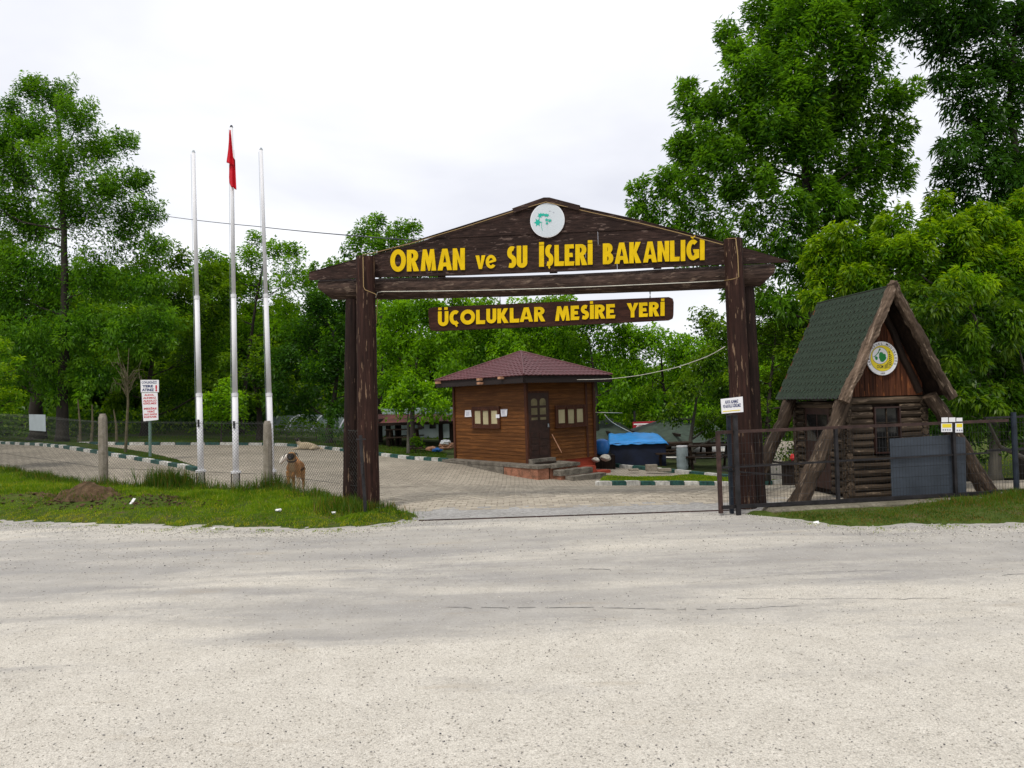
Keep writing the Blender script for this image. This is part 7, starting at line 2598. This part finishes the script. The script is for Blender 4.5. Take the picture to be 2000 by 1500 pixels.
# ---- copies of three model trees make the row of trees far behind
protos = []
for q_ in range(3):
    rr = random.Random(900 + q_)
    lob = []
    for k in range(15):
        a = rr.uniform(0, 2 * PI)
        z = rr.uniform(1.6, 7.0)
        R_ = 2.5 * math.sqrt(max(.05, 1 - ((z - 4.1) / 3.9) ** 2))
        lob.append(((R_ * math.cos(a) * rr.uniform(.35, 1), R_ * math.sin(a) * rr.uniform(.35, 1), z), rr.uniform(.85, 1.3)))
    lob += [((0, 0, 7.2), .9), ((0, 0, 4), 1.3)]
    m_ = ('leaf_wood', 'leaf_maple', 'leaf_ash')[q_]
    cm, n_ = crown_mesh('crown', lob, m_, .26, .12, 85, 300 + q_, tips=.5, up=.5)
    tm = wood_mesh('trunk', [(0, 0, 0), (.1, 0, 1.6), (0, .1, 3.4), (-.1, 0, 5.5), (0, 0, 7)], .2, lob, 'bark', 400 + q_, 3)
    protos.append((cm, tm))
rr = random.Random(77)
nt_ = 0
for D0, n_, zlo, zhi in ((44, 24, .80, 1.05), (54, 30, .95, 1.25)):
    for i in range(n_):
        px_ = -250 + 2500 * (i + rr.uniform(.2, .8)) / n_
        D = D0 + rr.uniform(-3, 3)
        s = rr.uniform(zlo, zhi)
        if 490 < px_ < 900 and D < 50: continue
        if 1120 < px_ < 1480: s *= .62 if D0 == 44 else .66
        if px_ < 480: s *= 1.22
        if 480 < px_ < 720: s *= .98
        p = at(px_, 800, D)
        f = Vector((p.x, D, float(h(p.x, D)) + .05))
        k = rr.choice((0, 0, 1, 2)) if px_ > 450 else rr.choice((0, 0, 0, 2))
        where = 'left of the first flagpole' if px_ < 380 else ('between the flagpoles and the gate' if px_ < 690 else ('seen through the gate opening' if px_ < 1420 else 'behind the log cabin'))
        kind_ = ('dark green', 'light green', 'fresh green')[k] + (' taller' if D0 == 54 else ' shorter')
        root = thing('background_tree', kind_ + ' tree of the far rows ' + where, 'tree', f, 'far trees ' + where)
        root.rotation_euler = (0, 0, rr.uniform(0, 6.28))
        root.scale = (s * rr.uniform(.95, 1.2), s * rr.uniform(.95, 1.2), s)
        inst('crown', protos[k][0], root, f)
        inst('trunk', protos[k][1], root, f)
        nt_ += 1

# the wood beyond, a single mass of leaves
def wood_mass(name, label, n, y0, y1, zmax, size, m, seed, xr=70, cut=True, near=False):
    r = np.random.default_rng(seed)
    X = r.uniform(-xr, xr, n); Y = r.uniform(y0, y1, n)
    env = zmax * (.75 + .35 * nz(X, Y * 0 + 3, .12, seed) + .2 * nz(X, Y * 0, .5, seed + 1))
    if cut:
        px_ = 1000 + 1450 * X / Y
        env = env * np.where((px_ > 1150) & (px_ < 1450), .62, 1.0) * np.where(px_ < 660, 1.35, 1.0)
    elif near:
        px_ = 1000 + 1450 * X / Y
        env = env * np.where(px_ < 480, 1.0, np.where(px_ < 900, .0, .0))
    Z = h(X, Y) + env * r.uniform(0, 1, n) ** .8
    P = np.stack([X, Y, Z], 1)
    d = nrm(r.normal(size=(n, 3)) + np.array([0, 0, -.3]))
    s = nrm(np.cross(d, r.normal(size=(n, 3))))
    l = size * r.uniform(.6, 1.3, (n, 1))
    V = np.stack([P, P + d * l * .45 + s * l * .28, P + d * l, P + d * l * .45 - s * l * .28], 1).reshape(-1, 3)
    cl = np.clip(.5 + .9 * nz(X * 1, Z * 1.0, .55, seed + 5) + r.normal(0, .15, n), 0, 1)
    T = np.zeros((n, 3)); T[:, 0] = cl; T[:, 1] = (r.uniform(0, 1, n) < .12) * .6
    me = raw_mesh(name, V, np.arange(4 * n).reshape(-1, 4), m, np.repeat(T, 4, 0))
    o = place(bpy.data.objects.new(name, me), None, (0, 0, 0))
    tag(o, label, kind='stuff')


wood_mass('distant_wood', 'distant wood closing the view behind all the trees', 90000, 60, 78, 8.0, .62, 'leaf_wood', 51, 85)
wood_mass('undergrowth', 'low bushy undergrowth below the trees behind the yard', 60000, 46, 58, 3.0, .34, 'leaf_wood', 52, 62)
wood_mass('undergrowth', 'dense shady bushes right behind the far kerb on the left', 46000, 37, 45, 2.3, .24, 'leaf_wood', 53, 40, cut=False, near=True)
print('LEAVES', NLEAF, 'copies', nt_)
print('OBJECTS', len(bpy.data.objects))
